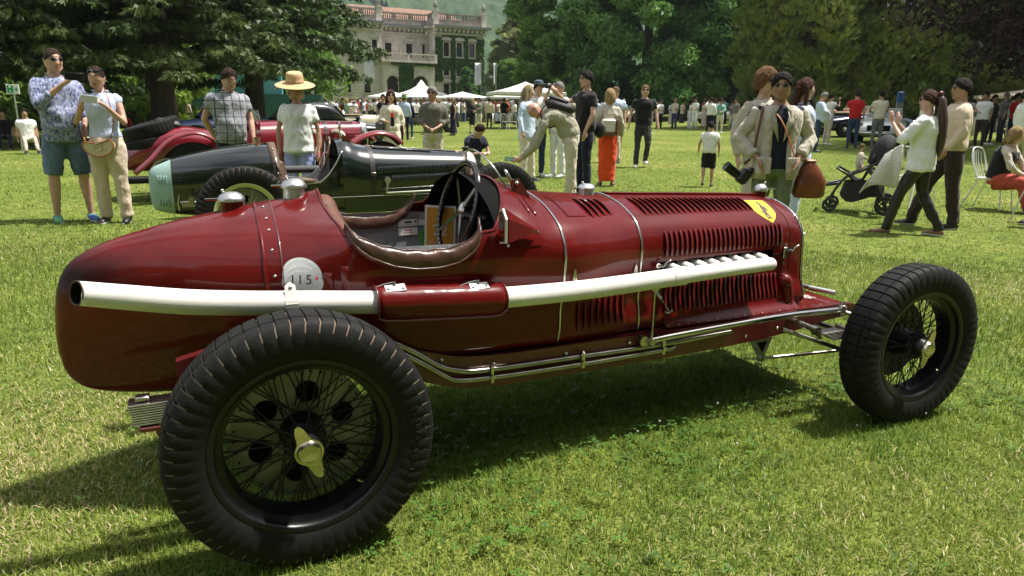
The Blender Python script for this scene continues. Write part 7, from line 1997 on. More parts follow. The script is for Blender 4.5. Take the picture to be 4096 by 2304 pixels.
o = thing_at(jm, 'leather_bag', 'tan leather bag on the hip of the man in the linen jacket', 'bag', (.33, .03, .80))
lb_ = MB(); ell_loft(lb_, [(.01, 0, -.16), (.01, 0, -.13), (.02, 0, -.02), (.0, 0, .08), (-.01, 0, .15)], [.11, .140, .135, .09, .05], [.06, .085, .085, .06, .035], n=20); lb_.build('bag_body', mat('glossy_tan', (.19, .048, .018), .34, noise=.3, nscale=9, bump=.6, bscale=9), o, ang=180)
MB().box((-.01, 0, .16), (.12, .07, .025), bev=.01).build('bag_clasp', mat('cognac'), o)
o = thing_at(jm, 'camera', 'black camera with long lens hanging beside the linen jacket', 'camera', (-.29, -.05, .80)); o.rotation_euler = (0, R(35), FC(-6)+R(12))
MB().box((0, 0, .02), (.10, .09, .13), bev=.02).box((.02, 0, .10), (.05, .06, .05), bev=.012).build('camera_body', S_BLK, o); MB().lathe([(.035, 0), (.038, -.05), (.040, -.08), (.040, -.13), (.044, -.15), (0, -.145)], 18, (-.04, 0, 0), axis='x').build('camera_lens', M_BLKP, o); MB().tube([(.02, 0, .1), (.10, .02, .22), (.12, .03, .30)], .006, 6).build('camera_cord', S_BLK, o)
person(5.05, 3.12, FC(28), 1.76, 'man with curly ginger hair and round sunglasses in beige shirt', 'fair', 'm', ('curly', 'ginger'), C_LINEN, 'long', C_SAND, 'trousers', S_TAN, glasses='sun', beard='ginger', vox=.012, loose=1.3, armR=((-.27, .08, 1.16), (-.26, .02, .92)))
person(6.12, 3.64, FC(80), 1.76, 'woman with long brown hair in pale blue shirt behind the linen jacket', 'fair', 'f', ('long', 'auburn'), C_SKY, 'long', C_SKY, 'trousers', S_WHT, vox=.013, loose=2.2, hem=.62, wide=1.1)
# right: couple with the pram
ww, Hd, B = person(7.51, 3.10, FC(-128), 1.66, 'woman in loose white top and black leggings with long brown hair', 'fair', 'f', ('pony', 'auburn'), C_WHITE, 'elbow', C_LEATH, 'trousers', S_TAN, glasses='sun', armR=((-.26, -.16, 1.17), (-.16, -.34, 1.36)), armL=((.24, -.20, 1.17), (.10, -.36, 1.38)), hem=.80, loose=2.6, sleeve_w=1.5, handdir=((.1, -.2, 1), (-.1, -.2, 1)), wide=1.0, vox=.011, collar=False, legL=((.11, -.16, .52), (.12, -.26, .085)), legR=((-.10, .06, .50), (-.11, .30, .10)))
hm_ = MB(); ell_loft(hm_, [Hd((0, .08, 1.68)), Hd((0, .12, 1.64)), Hd((0, .135, 1.55)), (0, .17, 1.40), (0, .185, 1.22), (0, .18, 1.06), (0, .175, .98)], [.04, .06, .075, .085, .085, .06, .015], [.04, .05, .05, .05, .045, .035, .01], n=16)
hm_.build('hair_tail', mat('hair_long_auburn', (.060, .024, .014), .4, noise=.5, nscale=30, bump=.8, bscale=60, stretch=(1, 1, .12)), ww, ang=180)
MB().ball(Hd((0, .10, 1.72)), .045, 10, 8, sq=(1.2, .7, .7)).build('hair_clip', mat('tortoise', (.10, .02, .015), .3), ww)
person(8.40, 3.34, FC(-105), 1.82, 'dark haired bearded man in beige jumper and brown trousers', 'olive', 'm', ('short', 'dark'), C_BEIGE, 'long', C_BROWN, 'trousers', S_BLK, glasses='sun', beard='dark', armR=((-.24, -.12, 1.16), (-.14, -.34, 1.08)), armL=((.25, .0, 1.15), (.24, -.14, .94)), hem=.92, loose=1.6, vox=.011, legL=((.11, .03, .50), (.12, .10, .085)), legR=((-.11, -.18, .52), (-.12, -.30, .085)), wide=1.15)
sw_, Hd, B = person(10.75, 4.15, FC(35), 1.66, 'seated blond woman in dark waistcoat and orange patterned skirt', 'fair', 'f', ('bob', 'blond'), C_SAND, 'long', C_PATT, 'trousers', S_BLK, dz=-.43, bend=R(22), head=(R(35), R(-14)), legL=((.12, -.40, .90), (.16, -.52, .54)), legR=((-.10, -.40, .90), (-.04, -.50, .54)), armR=((-.22, -.24, 1.12), (.02, -.38, .98)), armL=((.22, -.24, 1.12), (.08, -.42, .98)), wide=1.55, vox=.013, loose=1.4)
ve = MB(); ell_loft(ve, [B((0, 0, z)) for z in (.95, 1.08, 1.2, 1.32, 1.41)], [.205, .180, .190, .195, .165], [.160, .150, .155, .175, .14]); remesh(ve.build('waistcoat', C_BLACK, sw_, ang=180), .02, 3)
# people beyond, one by one
BG = [
 (16.76, 13.09, 70, 1.75, 'stout man in straw hat, pale blue shirt and dark blue trousers', 'pink', 'm', ('short', 'grey'), C_SKY, 'roll', C_JEAN, 'trousers', S_BLK, dict(belly=.16, loose=1.5, armR=((-.24, -.10, 1.16), (-.05, -.34, 1.20)), armL=((.24, -.10, 1.16), (.05, -.34, 1.18)), head=(0, R(22)))),
 (18.44, 15.03, 200, 1.66, 'dark haired woman in pale jeans and white top seen from behind', 'tan', 'f', ('long', 'dark'), C_WHITE, 'short', C_DENIM, 'trousers', S_WHT, {}),
 (20.1, 15.72, 100, 1.75, 'man in khaki trousers photographing the navy convertible', 'fair', 'm', ('short', 'brown'), C_WHITE, 'short', C_SAND, 'trousers', S_WHT, dict(armR=((-.2, -.2, 1.3), (-.06, -.3, 1.52)), armL=((.2, -.2, 1.3), (.06, -.3, 1.52)))),
 (17.6, 14.6, 150, 1.78, 'shaven man in green jacket beside the straw hat', 'tan', 'm', ('buzz', 'dark'), cloth('forest_green', (.03, .10, .05)), 'long', C_DGREY, 'trousers', S_BLK, {}),
 (18.88, 13.63, 168, 1.80, 'man in red t-shirt and jeans with a black bag strap', 'pink', 'm', ('short', 'brown'), C_RED, 'short', C_JEAN, 'trousers', S_BLK, dict(armL=((.27, -.12, 1.22), (.14, -.26, 1.44)), loose=1.4)),
 (19.34, 13.14, 178, 1.78, 'man in cream t-shirt and grey trousers with his back turned', 'tan', 'm', ('buzz', 'dark'), C_CREAM, 'short', C_GREY, 'trousers', S_TAN, dict(armR=((-.27, -.10, 1.16), (-.12, -.26, 1.12)), armL=((.27, -.10, 1.16), (.12, -.26, 1.12)), loose=1.35)),
 (22.83, 12.16, -60, 1.75, 'man in white t-shirt with dark shoulder strap in the shade', 'olive', 'm', ('short', 'dark'), C_WHITE, 'short', C_BROWN, 'trousers', S_WHT, dict(armR=((-.24, -.08, 1.16), (0, -.24, 1.12)), loose=1.8)),
 (26.38, 13.31, 5, 1.75, 'young man in red tracksuit jacket with folded arms', 'olive', 'm', ('curly', 'dark'), C_RED, 'long', C_NAVY, 'trousers', mat('orange_shoe', (.7, .08, .03), .5), dict(armR=((-.25, -.08, 1.18), (.06, -.22, 1.18)), armL=((.25, -.08, 1.18), (-.06, -.22, 1.20)))),
 (25.6, 13.6, 15, 1.72, 'youth in black hooded top beside the red tracksuit jacket', 'olive', 'm', ('short', 'dark'), C_BLACK, 'long', C_NAVY, 'trousers', S_WHT, {}),
 (16.9, 7.53, 80, 1.80, 'person in white shirt and beige trousers striding past the chairs', 'fair', 'm', ('short', 'dark'), C_WHITE, 'long', C_SAND, 'trousers', S_WHT, dict(legL=((.10, -.22, .54), (.12, -.34, .10)), legR=((-.1, .10, .5), (-.1, .32, .12)))),
 (23.42, 13.2, -20, 1.75, 'man in blue cap and pale shirt under the copper beech', 'olive', 'm', ('short', 'dark'), C_SKY, 'short', C_NAVY, 'trousers', S_BLK, {}),
 (15.48, 8.82, -100, 1.80, 'dark haired man in white shirt behind the woman in white', 'olive', 'm', ('short', 'dark'), C_WHITE, 'short', C_NAVY, 'trousers', S_BLK, {}),
 (22.48, 24.79, 170, 1.75, 'man with a large black backpack over a white shirt', 'tan', 'm', ('short', 'dark'), C_WHITE, 'long', C_BLACK, 'trousers', S_BLK, dict(armL=((.27, -.1, 1.3), (.14, -.2, 1.55)))),
 (24.32, 26.24, -10, 1.70, 'person in pale green shirt and white trousers looking down', 'tan', 'm', ('short', 'dark'), C_TEAL, 'roll', C_CREAM, 'trousers', S_WHT, dict(armR=((-.22, -.1, 1.15), (0, -.24, 1.08)), armL=((.22, -.1, 1.15), (0, -.24, 1.06)), head=(0, R(25)))),
 (27.43, 32.61, 100, 1.68, 'woman in white trouser suit beside the silver roadster', 'fair', 'f', ('long', 'brown'), C_WHITE, 'long', C_WHITE, 'trousers', S_WHT, dict(wide=1.2)),
 (28.1, 32.1, -60, 1.66, 'woman in patterned beige dress with a brown bag', 'fair', 'f', ('long', 'auburn'), C_SAND, 'short', C_SAND, 'long_skirt', S_TAN, {}),
 (27.03, 28.19, -70, 1.75, 'man in grey t-shirt holding papers near the thujas', 'tan', 'm', ('short', 'dark'), C_GREY, 'short', C_SAND, 'trousers', S_WHT, dict(armR=((-.22, -.1, 1.15), (0, -.28, 1.2)))),
 (20.6, 27.0, 100, 1.66, 'woman in grey patterned dress watching the cars', 'tan', 'f', ('long', 'auburn'), C_GREY, 'short', C_GREY, 'skirt', S_WHT, {}),
 (21.3, 30.5, 160, 1.70, 'person in mint shirt with white hat near the cream sports car', 'fair', 'm', ('short', 'grey'), C_TEAL, 'short', C_SAND, 'trousers', S_WHT, {}),
 (.67, 43.5, 160, 1.75, 'man in navy polo shirt and beige trousers by the green event wall', 'tan', 'm', ('short', 'dark'), C_NAVY, 'short', C_SAND, 'trousers', S_WHT, {}),
 (-.24, 46.5, 175, 1.75, 'person in pale pink shirt standing by the conifer trunk', 'tan', 'm', ('short', 'dark'), cloth('pink', (.62, .46, .44)), 'long', C_FATIG, 'trousers', S_TAN, {}),
 (-1.08, 55.0, 170, 1.75, 'visitor with dark backpack in front of the green event wall', 'tan', 'm', ('short', 'brown'), C_GREY, 'short', C_KHAKI, 'trousers', S_BLK, {}),
 (2.9, 21.5, 165, 1.66, 'dark haired woman in cream top behind the woman with the straw hat', 'tan', 'f', ('long', 'dark'), C_CREAM, 'short', C_SAND, 'skirt', S_TAN, {}),
 (6.4, 23.8, 10, 1.76, 'man in black t-shirt and dark cap behind the red haired woman', 'tan', 'm', ('short', 'dark'), C_BLACK, 'short', C_JEAN, 'trousers', S_BLK, {}),
 (10.2, 30.8, -110, 1.78, 'man in pale grey shirt and black shorts beside the navy dress', 'tan', 'm', ('short', 'grey'), C_KNIT, 'short', C_BLACK, 'shorts', S_BLK, {}),
 (15.8, 36.2, 170, 1.76, 'person in taupe coat and dark trousers walking to the parasols', 'tan', 'm', ('short', 'dark'), C_BEIGE, 'long', C_DGREY, 'trousers', S_BLK, {}),
]
for (x, y, t, H, lab, sk, sx, hr, tp, sl_, bt_, bty, sho, kw) in BG:
    kw = dict(kw); kw.setdefault('vox', .018)
    person(x, y, FC(t), H, lab, sk, sx, hr, tp, sl_, bt_, bty, sho, **kw)
# ------------------------------------------------------------------ pram, chairs, parasols, banners, walls, crowd
F3 = Vector((math.sin(CAM_YAW), math.cos(CAM_YAW), 0)); R3 = Vector((math.cos(CAM_YAW), -math.sin(CAM_YAW), 0))
def field(side, D):
    """a spot on the lawn D metres ahead and side metres to the right of where the photographer stands"""
    return CAM_POS.x+F3.x*D+R3.x*side, CAM_POS.y+F3.y*D+R3.y*side
M_PRAM = mat('pram_frame', (.015, .015, .016), .4); M_PRAMF = mat('pram_fabric', (.014, .014, .016), .85, bump=.6, bscale=30)
pr_ = empty('pram', GP(8.45, 4.55), FC(62)+PI, 'black pram with white knitted blanket over its handle', 'pram')
# local: front towards -y
def pw(x, y, r_):
    o = empty('wheel', (x, y, r_), 0, parent=pr_)
    MB().lathe([(r_*.62, -.018), (r_*.95, -.02), (r_, 0), (r_*.95, .02), (r_*.62, .018)], 22, axis='x', closed=True).build('tyre', M_PRAM, o)
    for k in range(5): a = 2*PI*k/5; MB().tube([(0, 0, 0), (0, r_*.65*math.cos(a), r_*.65*math.sin(a))], .010, 6).build('wheel_spoke', M_PRAM, o)
    MB().lathe([(0, -.022), (.025, -.022), (.025, .022), (0, .022)], 12, axis='x').build('hub', M_PRAM, o)
for sx in (-1, 1): pw(sx*.22, -.42, .10); pw(sx*.27, .28, .135)
for sx in (-1, 1):
    MB().tube(spl([(sx*.22, -.42, .13), (sx*.23, -.40, .26), (sx*.25, -.25, .50), (sx*.26, -.02, .62), (sx*.26, .26, .84), (sx*.25, .44, 1.00)], 20), .016, 8).build('side_frame', M_PRAM, pr_, ang=180)
    MB().tube([(sx*.27, .28, .135), (sx*.26, .10, .52), (sx*.26, .0, .62)], .016, 8).build('rear_leg', M_PRAM, pr_, ang=180)
MB().tube([(-.25, .44, 1.0), (.25, .44, 1.0)], .018, 8).build('push_bar', mat('brown_trim'), pr_)
P = []
for v in np.linspace(0, 1, 8): P.append([(.21*u_, -.22+.28*v, .56-.10*math.sin(PI*v)+.36*max(0, v-.55)**1.1*1.8) for u_ in np.linspace(-1, 1, 7)])
so_ = MB().grid(np.array(P)).build('pram_seat', M_PRAMF, pr_, ang=180); so_.modifiers.new('thick', 'SOLIDIFY').thickness = .04
P = []
for v in np.linspace(0, 1, 9):
    a = R(10+115*v); P.append([(.25*math.sin(b), .20-.40*math.cos(a)*math.cos(b)*.55, .62+.48*math.sin(a)*math.cos(b)**.6) for b in np.linspace(-1.5, 1.5, 13)])
co_ = MB().grid(np.array(P)).build('pram_hood', M_PRAMF, pr_, ang=180); co_.modifiers.new('thick', 'SOLIDIFY').thickness = .008
P = []
for v in np.linspace(0, 1, 8): P.append([(.24*math.cos(a), -.02+.30*math.sin(a)*(1-.15*v), .20+.24*v+.05*(1-v)*math.sin(3*a)) for a in np.linspace(0, 2*PI, 18)])
MB().grid(np.array(P)).build('shopping_basket', M_PRAMF, pr_, ang=180)
MB().tube([(-.25, -.22, .53), (-.21, -.38, .62), (.21, -.38, .62), (.25, -.22, .53)], .015, 8).build('bumper_bar', M_PRAM, pr_, ang=180)
MB().tube([(-.24, -.30, .42), (-.23, -.48, .38), (.23, -.48, .38), (.24, -.30, .42)], .02, 8).build('foot_rest', M_PRAM, pr_, ang=180)
bk_ = empty('blanket', (0, 0, 0), 0, 'white knitted blanket draped over the side of the pram', 'blanket'); bk_.location = pr_.location; bk_.rotation_euler = pr_.rotation_euler
P = []
for v in np.linspace(0, 1, 22):
    row = []
    for u_ in np.linspace(0, 1, 16):
        z = 1.0-.52*v-(.16*u_+.05*math.sin(u_*7))*v-.16*u_*(1-v); y = .40-.38*u_*(.55+.5*v)+.05*v*math.sin(u_*5); x = .28+.035*math.sin(u_*10+v*2)*(.3+v)+.05*math.sin(PI*v)
        row.append((x, y, z))
    P.append(row)
bo_ = MB().grid(np.array(P)).build('blanket_cloth', mat('white_knit', (.72, .70, .63), .95, bump=1.0, bscale=55, bdist=.03), bk_, ang=180); bo_.modifiers.new('thick', 'SOLIDIFY').thickness = .02
baby, _, _ = person(8.36, 4.62, FC(62)+R(24.6)*0, .70, 'baby in beige suit lying in the black pram', 'fair', 'm', ('buzz', 'sandy'), C_SAND, 'long', C_SAND, 'trousers', None, dz=.26, vox=.03, armL=((.25, -.2, 1.2), (.25, -.45, 1.25)), legL=((.15, -.4, .92), (.18, -.7, .8)), legR=((-.15, -.4, .92), (-.18, -.7, .8)))
# wire garden chairs
M_WIRE = mat('white_wire', (.70, .70, .66), .45)
def wire_chair(x, y, t, label, group='white wire garden chairs'):
    o = empty('garden_chair', GP(x, y), FC(t), label, 'chair', group)
    m_ = MB(); 
    MB().tube([(.21*math.cos(a), .21*math.sin(a), .45) for a in np.linspace(0, 2*PI, 28)[:-1]], .010, 6, closed=True).build('seat_rim', M_WIRE, o)
    for k in range(7):
        xx = -.17+k*.0567; h = math.sqrt(max(.0, .2**2-xx*xx)); MB().tube([(xx, -h, .45), (xx, h, .452)], .005, 5).build('seat_slat', M_WIRE, o)
    for sx in (-1, 1):
        MB().tube(spl([(sx*.16, -.14, .45), (sx*.20, -.19, .22), (sx*.22, -.22, 0)], 8), .010, 6).build('leg', M_WIRE, o)
        MB().tube(spl([(sx*.14, .15, .45), (sx*.20, .24, .20), (sx*.24, .32, 0)], 8), .010, 6).build('leg', M_WIRE, o)
    for k in range(7):
        a = -1+2*k/6; MB().tube(spl([(.19*a, .17+.03*(1-a*a), .45), (.21*a, .25+.04*(1-a*a), .68), (.18*a, .27+.04*(1-a*a), .86-.06*a*a)], 8), .006, 5).build('back_slat', M_WIRE, o)
    MB().tube(spl([(-.19, .17, .45), (-.23, .25, .70), (-.17, .29, .86), (0, .32, .90), (.17, .29, .86), (.23, .25, .70), (.19, .17, .45)], 24), .010, 6).build('back_frame', M_WIRE, o)
    return o
ch1 = wire_chair(10.80, 4.22, 35, 'white wire chair under the seated blond woman')
ch2 = wire_chair(10.05, 3.10, 178, 'white wire chair draped with a maroon jacket')
wire_chair(9.75, 4.75, 110, 'empty white wire chair behind the beige jumper')
wire_chair(*field(-11.6, 19), 60, 'white wire chair behind the woman in the light blue shirt')
for k, (sx, D) in enumerate(((-.6, 41.5), (-.1, 41.0), (.4, 41.8), (.8, 42.4))):
    x, y = field(sx, D); wire_chair(x, y, 160+20*k, 'white wire chair in the row out on the open lawn')
P = []
for v in np.linspace(0, 1, 18):
    row = []
    for u_ in np.linspace(-1, 1, 16):
        fold = .03*math.sin(u_*8+v*2); th = v*1.0
        if v < .5: row.append((.24*u_, .27+.05*(1-u_*u_)+.03+fold*.4-.0, .48+.90*v*.98+fold*.2))
        else: row.append((.24*u_*1.03, .24-.06*(v-.5)*2+.05*(1-u_*u_)-.02+fold*.5, .92-.42*(v-.5)*2*.9+fold*.3))
    P.append(row)
jd = empty('jacket', ch2.location, ch2.rotation_euler.z, 'maroon leather jacket hung over the back of a wire chair', 'jacket')
jo = MB().grid(np.array(P)).build('jacket_cloth', C_MAROON, jd, ang=180); jo.modifiers.new('thick', 'SOLIDIFY').thickness = .03
MB().tube(spl([(-.2, .33, .86), (-.24, .38, .62), (-.22, .36, .40)], 10), [.06]*9+[.04], 10).build('jacket_sleeve', C_MAROON, jd, ang=180)
person(10.35, 2.85, FC(-80), 1.70, 'seated person in crimson top and black trousers by the maroon jacket', 'fair', 'f', ('bob', 'brown'), cloth('crimson', (.35, .012, .07)), 'long', C_BLACK, 'trousers', S_BLK, dz=-.43, legL=((.12, -.42, .90), (.12, -.62, .60)), legR=((-.10, -.42, .90), (-.10, -.55, .54)), vox=.015)
# parasols and tents
M_CANV = mat('white_canvas', (.82, .81, .79), .8, noise=.06, nscale=3); M_CREAMC = mat('cream_canvas', (.72, .60, .44), .8)
def parasol(side, D, za, ze, half, label, m=None, tent=False):
    x, y = field(side, D); zg = float(ground_z(x, y)); o = empty('tent' if tent else 'parasol', (x, y, zg), FC(12), label, 'tent' if tent else 'parasol', 'white parasols by the villa')
    za -= zg; ze -= zg
    cs = [(half*c, half*s_) for c, s_ in ((1, 1), (-1, 1), (-1, -1), (1, -1))]
    for k in range(4):
        a, b = cs[k], cs[(k+1) % 4]; rows = []
        for v in np.linspace(0, 1, 6):
            w = v if not tent else v**1.0
            zz = za+(ze-za)*(w if not tent else w**.55) - .10*math.sin(PI*v)*(za-ze)*(1 if not tent else .3)
            rows.append([((a[0]*(1-u_)+b[0]*u_)*max(v, .02), (a[1]*(1-u_)+b[1]*u_)*max(v, .02), zz) for u_ in np.linspace(0, 1, 5)])
        rows.append([(p[0], p[1], p[2]-.16) for p in rows[-1]])
        MB().grid(np.array(rows)).build('canopy_panel', m or M_CANV, o, ang=30)
    if tent:
        for c in cs: MB().tube([(c[0]*.98, c[1]*.98, 0), (c[0]*.98, c[1]*.98, ze)], .04, 6).build('tent_leg', M_ALU, o)
    else:
        MB().tube([(0, 0, 0), (0, 0, za+.06)], .035, 8).build('pole', M_ALU, o)
        MB().box((0, 0, .05), (.7, .7, .1), bev=.02).build('base', M_STON2, o)
        for c in cs: MB().tube([(0, 0, ze-.1), (c[0]*.97, c[1]*.97, ze-.02)], .015, 5).build('rib', M_ALU, o)
parasol(-10.4, 60, 2.85, 2.34, 1.9, 'white parasol beside the statue on the villa terrace')
parasol(-8.6, 66, 4.0, 2.75, 2.1, 'white pointed tent in front of the ivy covered porch', tent=True)
parasol(-7.6, 58, 2.75, 2.32, 1.9, 'white parasol behind the man in the olive grey shirt')
parasol(-4.4, 60, 2.85, 2.38, 2.3, 'white parasol in front of the banner poles')
parasol(.60, 44, 3.05, 2.42, 2.05, 'large white parasol standing highest on the lawn')
parasol(.25, 58, 2.95, 2.42, 2.6, 'white parasol below and beyond the largest one')
parasol(28.5, 38, 3.2, 2.55, 2.6, 'cream parasol under the copper beech at the lawn edge', M_CREAMC)
# banners
def banner(side, D, ztop, h, w, rz, label):
    x, y = field(side, D); zg = float(ground_z(x, y)); o = empty('banner', (x, y, zg), rz, label, 'banner', 'white banners on poles')
    MB().tube([(0, 0, 0), (0, 0, ztop-zg+.1)], .045, 8).build('pole', M_ALU, o)
    P = [[(-.06-w*u_, .06*math.sin(u_*4+v*2), ztop-zg-h*v) for u_ in np.linspace(0, 1, 7)] for v in np.linspace(0, 1, 10)]
    f_ = MB().grid(np.array(P)).build('flag', mat('banner_cloth', (.80, .80, .84), .8), o, ang=180); f_.modifiers.new('thick', 'SOLIDIFY').thickness = .01
    for k, wd in enumerate((.5, .62, .4)): MB().box((-.06-w*.5, -.12, ztop-zg-.45-.10*k), (w*wd, .01, .045)).build('print', mat('banner_print', (.45, .50, .62), .8), o)
banner(-15.6, 80, 6.9, 2.7, 1.05, FC(0), 'white banner hanging beside the conifer in front of the villa')
banner(-3.55, 75, 6.15, 2.25, .62, FC(0), 'white banner on a pole in front of the ivy wall')
banner(-2.1, 78, 6.35, 2.25, .26, FC(25), 'narrow white banner turned edge on beyond the ivy wall')
# green event walls
M_TEALD = mat('event_green', (.022, .115, .095), .7, noise=.12, nscale=2); M_TEALL = mat('event_teal', (.10, .34, .38), .6, noise=.06, nscale=1)
x, y = field(-22.5, 47); ew = empty('event_wall', (x, y, float(ground_z(x, y))), -CAM_YAW-R(6), 'dark green event wall with white lettering and roundel', 'wall')
MB().box((0, 0, 1.4), (2.5, .25, 2.75)).build('wall_panel', M_TEALD, ew, False); MB().box((5.2, 3.2, 1.1), (7.6, .25, 2.2)).build('wall_panel', M_TEALD, ew, False); MB().box((1.25, 1.6, 1.4), (.2, 3.2, 2.75)).build('wall_panel', M_TEALD, ew, False)
text('BMW', .36, M_WHITE, ew, basis((-.62, -.14, 2.05), (1, 0, 0), (0, 0, 1))); text('GROUP', .36, M_WHITE, ew, basis((-.50, -.14, 1.70), (1, 0, 0), (0, 0, 1))); text('Classic', .26, M_WHITE, ew, basis((-.62, -.14, 1.34), (1, 0, 0), (0, 0, 1)))
def roundel(o, c, r_):
    MB().lathe([(0, -.01), (r_, -.01), (r_, .0)], 28, c, axis='y').build('roundel_ring', M_WHITE, o); MB().lathe([(0, -.02), (r_*.62, -.02), (r_*.62, -.01)], 24, c, axis='y').build('roundel_disc', M_WHITE, o)
    MB().lathe([(r_*.64, -.016), (r_*.93, -.016)], 28, c, axis='y', caps=False).build('roundel_band', mat('roundel_navy', (.01, .015, .04), .5), o)
    for q in (0, PI):
        MB().add([(c[0], c[1]-.024, c[2])]+[(c[0]+r_*.6*math.cos(a+q), c[1]-.024, c[2]+r_*.6*math.sin(a+q)) for a in np.linspace(PI/2, PI, 7)], [tuple(range(8))]).build('roundel_quarter', mat('roundel_blue', (.02, .16, .55), .5), o, False)
roundel(ew, (.62, -.14, 1.95), .26)
x, y = field(-18.4, 50); es = empty('event_screen', (x, y, float(ground_z(x, y))), -CAM_YAW-R(4), 'pale teal event screen raised behind the conifers', 'screen')
MB().box((0, 0, 2.72), (4.6, .2, 1.25)).build('screen_panel', M_TEALL, es, False); MB().box((0, .1, 1.0), (4.4, .2, 2.0)).build('screen_base', M_TEALD, es, False)
for sx in (-1, 1): MB().box((sx*2.1, .2, 1.1), (.12, .12, 2.2)).build('screen_post', M_ALU, es)
roundel(es, (1.9, -.11, 2.5), .16)
# blue information pillar, exit sign, extinguisher
o = empty('information_pillar', GP(27.84, 18.98), FC(0), 'slim grey information pillar with blue top', 'pillar'); MB().box((0, 0, .75), (.26, .10, 1.5), bev=.01).build('pillar_foot', mat('pillar_grey', (.20, .22, .25), .5), o); MB().box((0, 0, 1.72), (.26, .10, .44), bev=.01).build('pillar_head', mat('pillar_blue', (.02, .12, .38), .5), o)
x, y = field(-14.3, 20.5); o = empty('exit_sign', (x, y, float(ground_z(x, y))), FC(-10), 'green and white exit sign on a post at the lawn edge', 'sign')
MB().tube([(0, 0, 0), (0, 0, 1.62)], .025, 8).build('sign_post', M_ALU, o); MB().box((0, -.02, 1.74), (.42, .03, .26), bev=.006).build('sign_plate', M_WHITE, o); MB().box((-.07, -.038, 1.74), (.20, .006, .20)).build('sign_panel', mat('exit_green', (.01, .32, .12), .5), o, False)
MB().prism([(.07, -.04, 1.76), (.13, -.04, 1.76), (.13, -.04, 1.80), (.18, -.04, 1.74), (.13, -.04, 1.68), (.13, -.04, 1.72), (.07, -.04, 1.72)], (0, 0, 0), (0, -.004, 0)).build('sign_arrow', mat('exit_green'), o, False)
MB().ball((-.07, -.045, 1.80), .022, 8, 6).tube([(-.09, -.045, 1.66), (-.07, -.045, 1.73), (-.05, -.045, 1.66)], .010, 6).build('sign_figure', M_WHITE, o)
x, y = field(-18.7, 34.5); o = empty('fire_extinguisher', (x, y, float(ground_z(x, y))), 0, 'red fire extinguisher standing under the conifers', 'extinguisher'); MB().lathe([(0, .1), (.13, .1), (.14, .13), (.14, .62), (.10, .72), (.04, .75), (.04, .80), (0, .80)], 16).build('cylinder_body', mat('extinguisher_red', (.55, .015, .012), .35), o); MB().tube([(.0, 0, .80), (.12, 0, .78), (.16, 0, .5)], .02, 6).box((0, 0, .83), (.2, .04, .05)).build('valve_hose', S_BLK, o)
# statue by the terrace
x, y = field(-15.0, 84); o = empty('statue', (x, y, float(ground_z(x, y))), 0, 'weathered stone figure on a pedestal beside the villa', 'statue'); MB().box((0, 0, .6), (.9, .9, 1.2), bev=.04).build('pedestal', M_STON2, o)
m_ = MB().tube([(0, 0, 1.2), (.05, 0, 1.7), (0, 0, 2.1), (.03, 0, 2.35)], [.28, .22, .26, .1], 10).ball((.03, 0, 2.5), .14, 10, 8).tube([(.2, 0, 2.2), (.42, 0, 1.95), (.25, -.1, 1.75)], .08, 8).tube([(-.2, 0, 2.2), (-.36, 0, 2.5)], .08, 8); remesh(m_.build('figure', M_STON2, o, ang=180), .04, 3)
# deck chairs and seated picnickers in the shade
def deck_chair(side, D, t, label):
    x, y = field(side, D); o = empty('deck_chair', (x, y, float(ground_z(x, y))), FC(t), label, 'chair', 'deck chairs in the shade')
    wd = mat('deck_wood', (.38, .24, .12), .6)
    for sx in (-1, 1): MB().tube([(sx*.28, -.5, 0), (sx*.28, .45, .85)], .02, 6).build('long_bar', wd, o); MB().tube([(sx*.25, .45, 0), (sx*.25, -.45, .42)], .02, 6).build('cross_bar', wd, o)
    P = [[(u_*.25, -.44+.86*v, .38+.44*v-.22*math.sin(PI*v)) for u_ in (-1, 0, 1)] for v in np.linspace(0, 1, 8)]; MB().grid(np.array(P)).build('sling', C_NAVY, o, ang=180)
    return o
for k, (s_, D, t) in enumerate(((-20.4, 42, 60), (-17.6, 41, -40), (-16.2, 38, 30))): deck_chair(s_, D, t, ('deck chair with navy sling beside the green event wall', 'deck chair with navy sling behind the pink shirt', 'deck chair with navy sling near the leaning conifer')[k])
SEAT = dict(dz=-.52, legL=((.12, -.40, .96), (.14, -.62, .64)), legR=((-.12, -.40, .96), (-.14, -.62, .64)), vox=.022)
for (s_, D, t, lab, tp, bt_, hr) in ((-19.9, 41.6, 60, 'person in dark top reclining in a deck chair by the event wall', C_NAVY, C_DGREY, 'dark'), (-17.5, 40.8, -40, 'person in pale top and cap reclining in a deck chair', C_SAND, C_DGREY, 'brown'), (-18.6, 44, 80, 'person in pale shirt and jeans sitting by the event wall', C_KNIT, C_JEAN, 'brown'), (-13.2, 19.2, 40, 'person in white top sitting on the grass by the exit sign', C_WHITE, C_SAND, 'dark'), (-9.6, 16.8, -60, 'person in black seated behind the woman in light blue', C_BLACK, C_BLACK, 'dark'), (-15.8, 22, 30, 'person in dark clothes sitting under the first conifer', C_BLACK, C_NAVY, 'brown'),
    (-1.1, 42.2, 60, 'grey haired man in pale blue shirt seated on the lawn', C_SKY, C_NAVY, 'grey'), (-.3, 42.6, 120, 'man in white shirt seated among the wire chairs', C_WHITE, C_NAVY, 'grey')):
    x, y = field(s_, D); person(x, y, FC(t), 1.72, lab, 'tan', 'm', ('short', hr), tp, 'short', bt_, 'trousers', S_BLK, **SEAT)
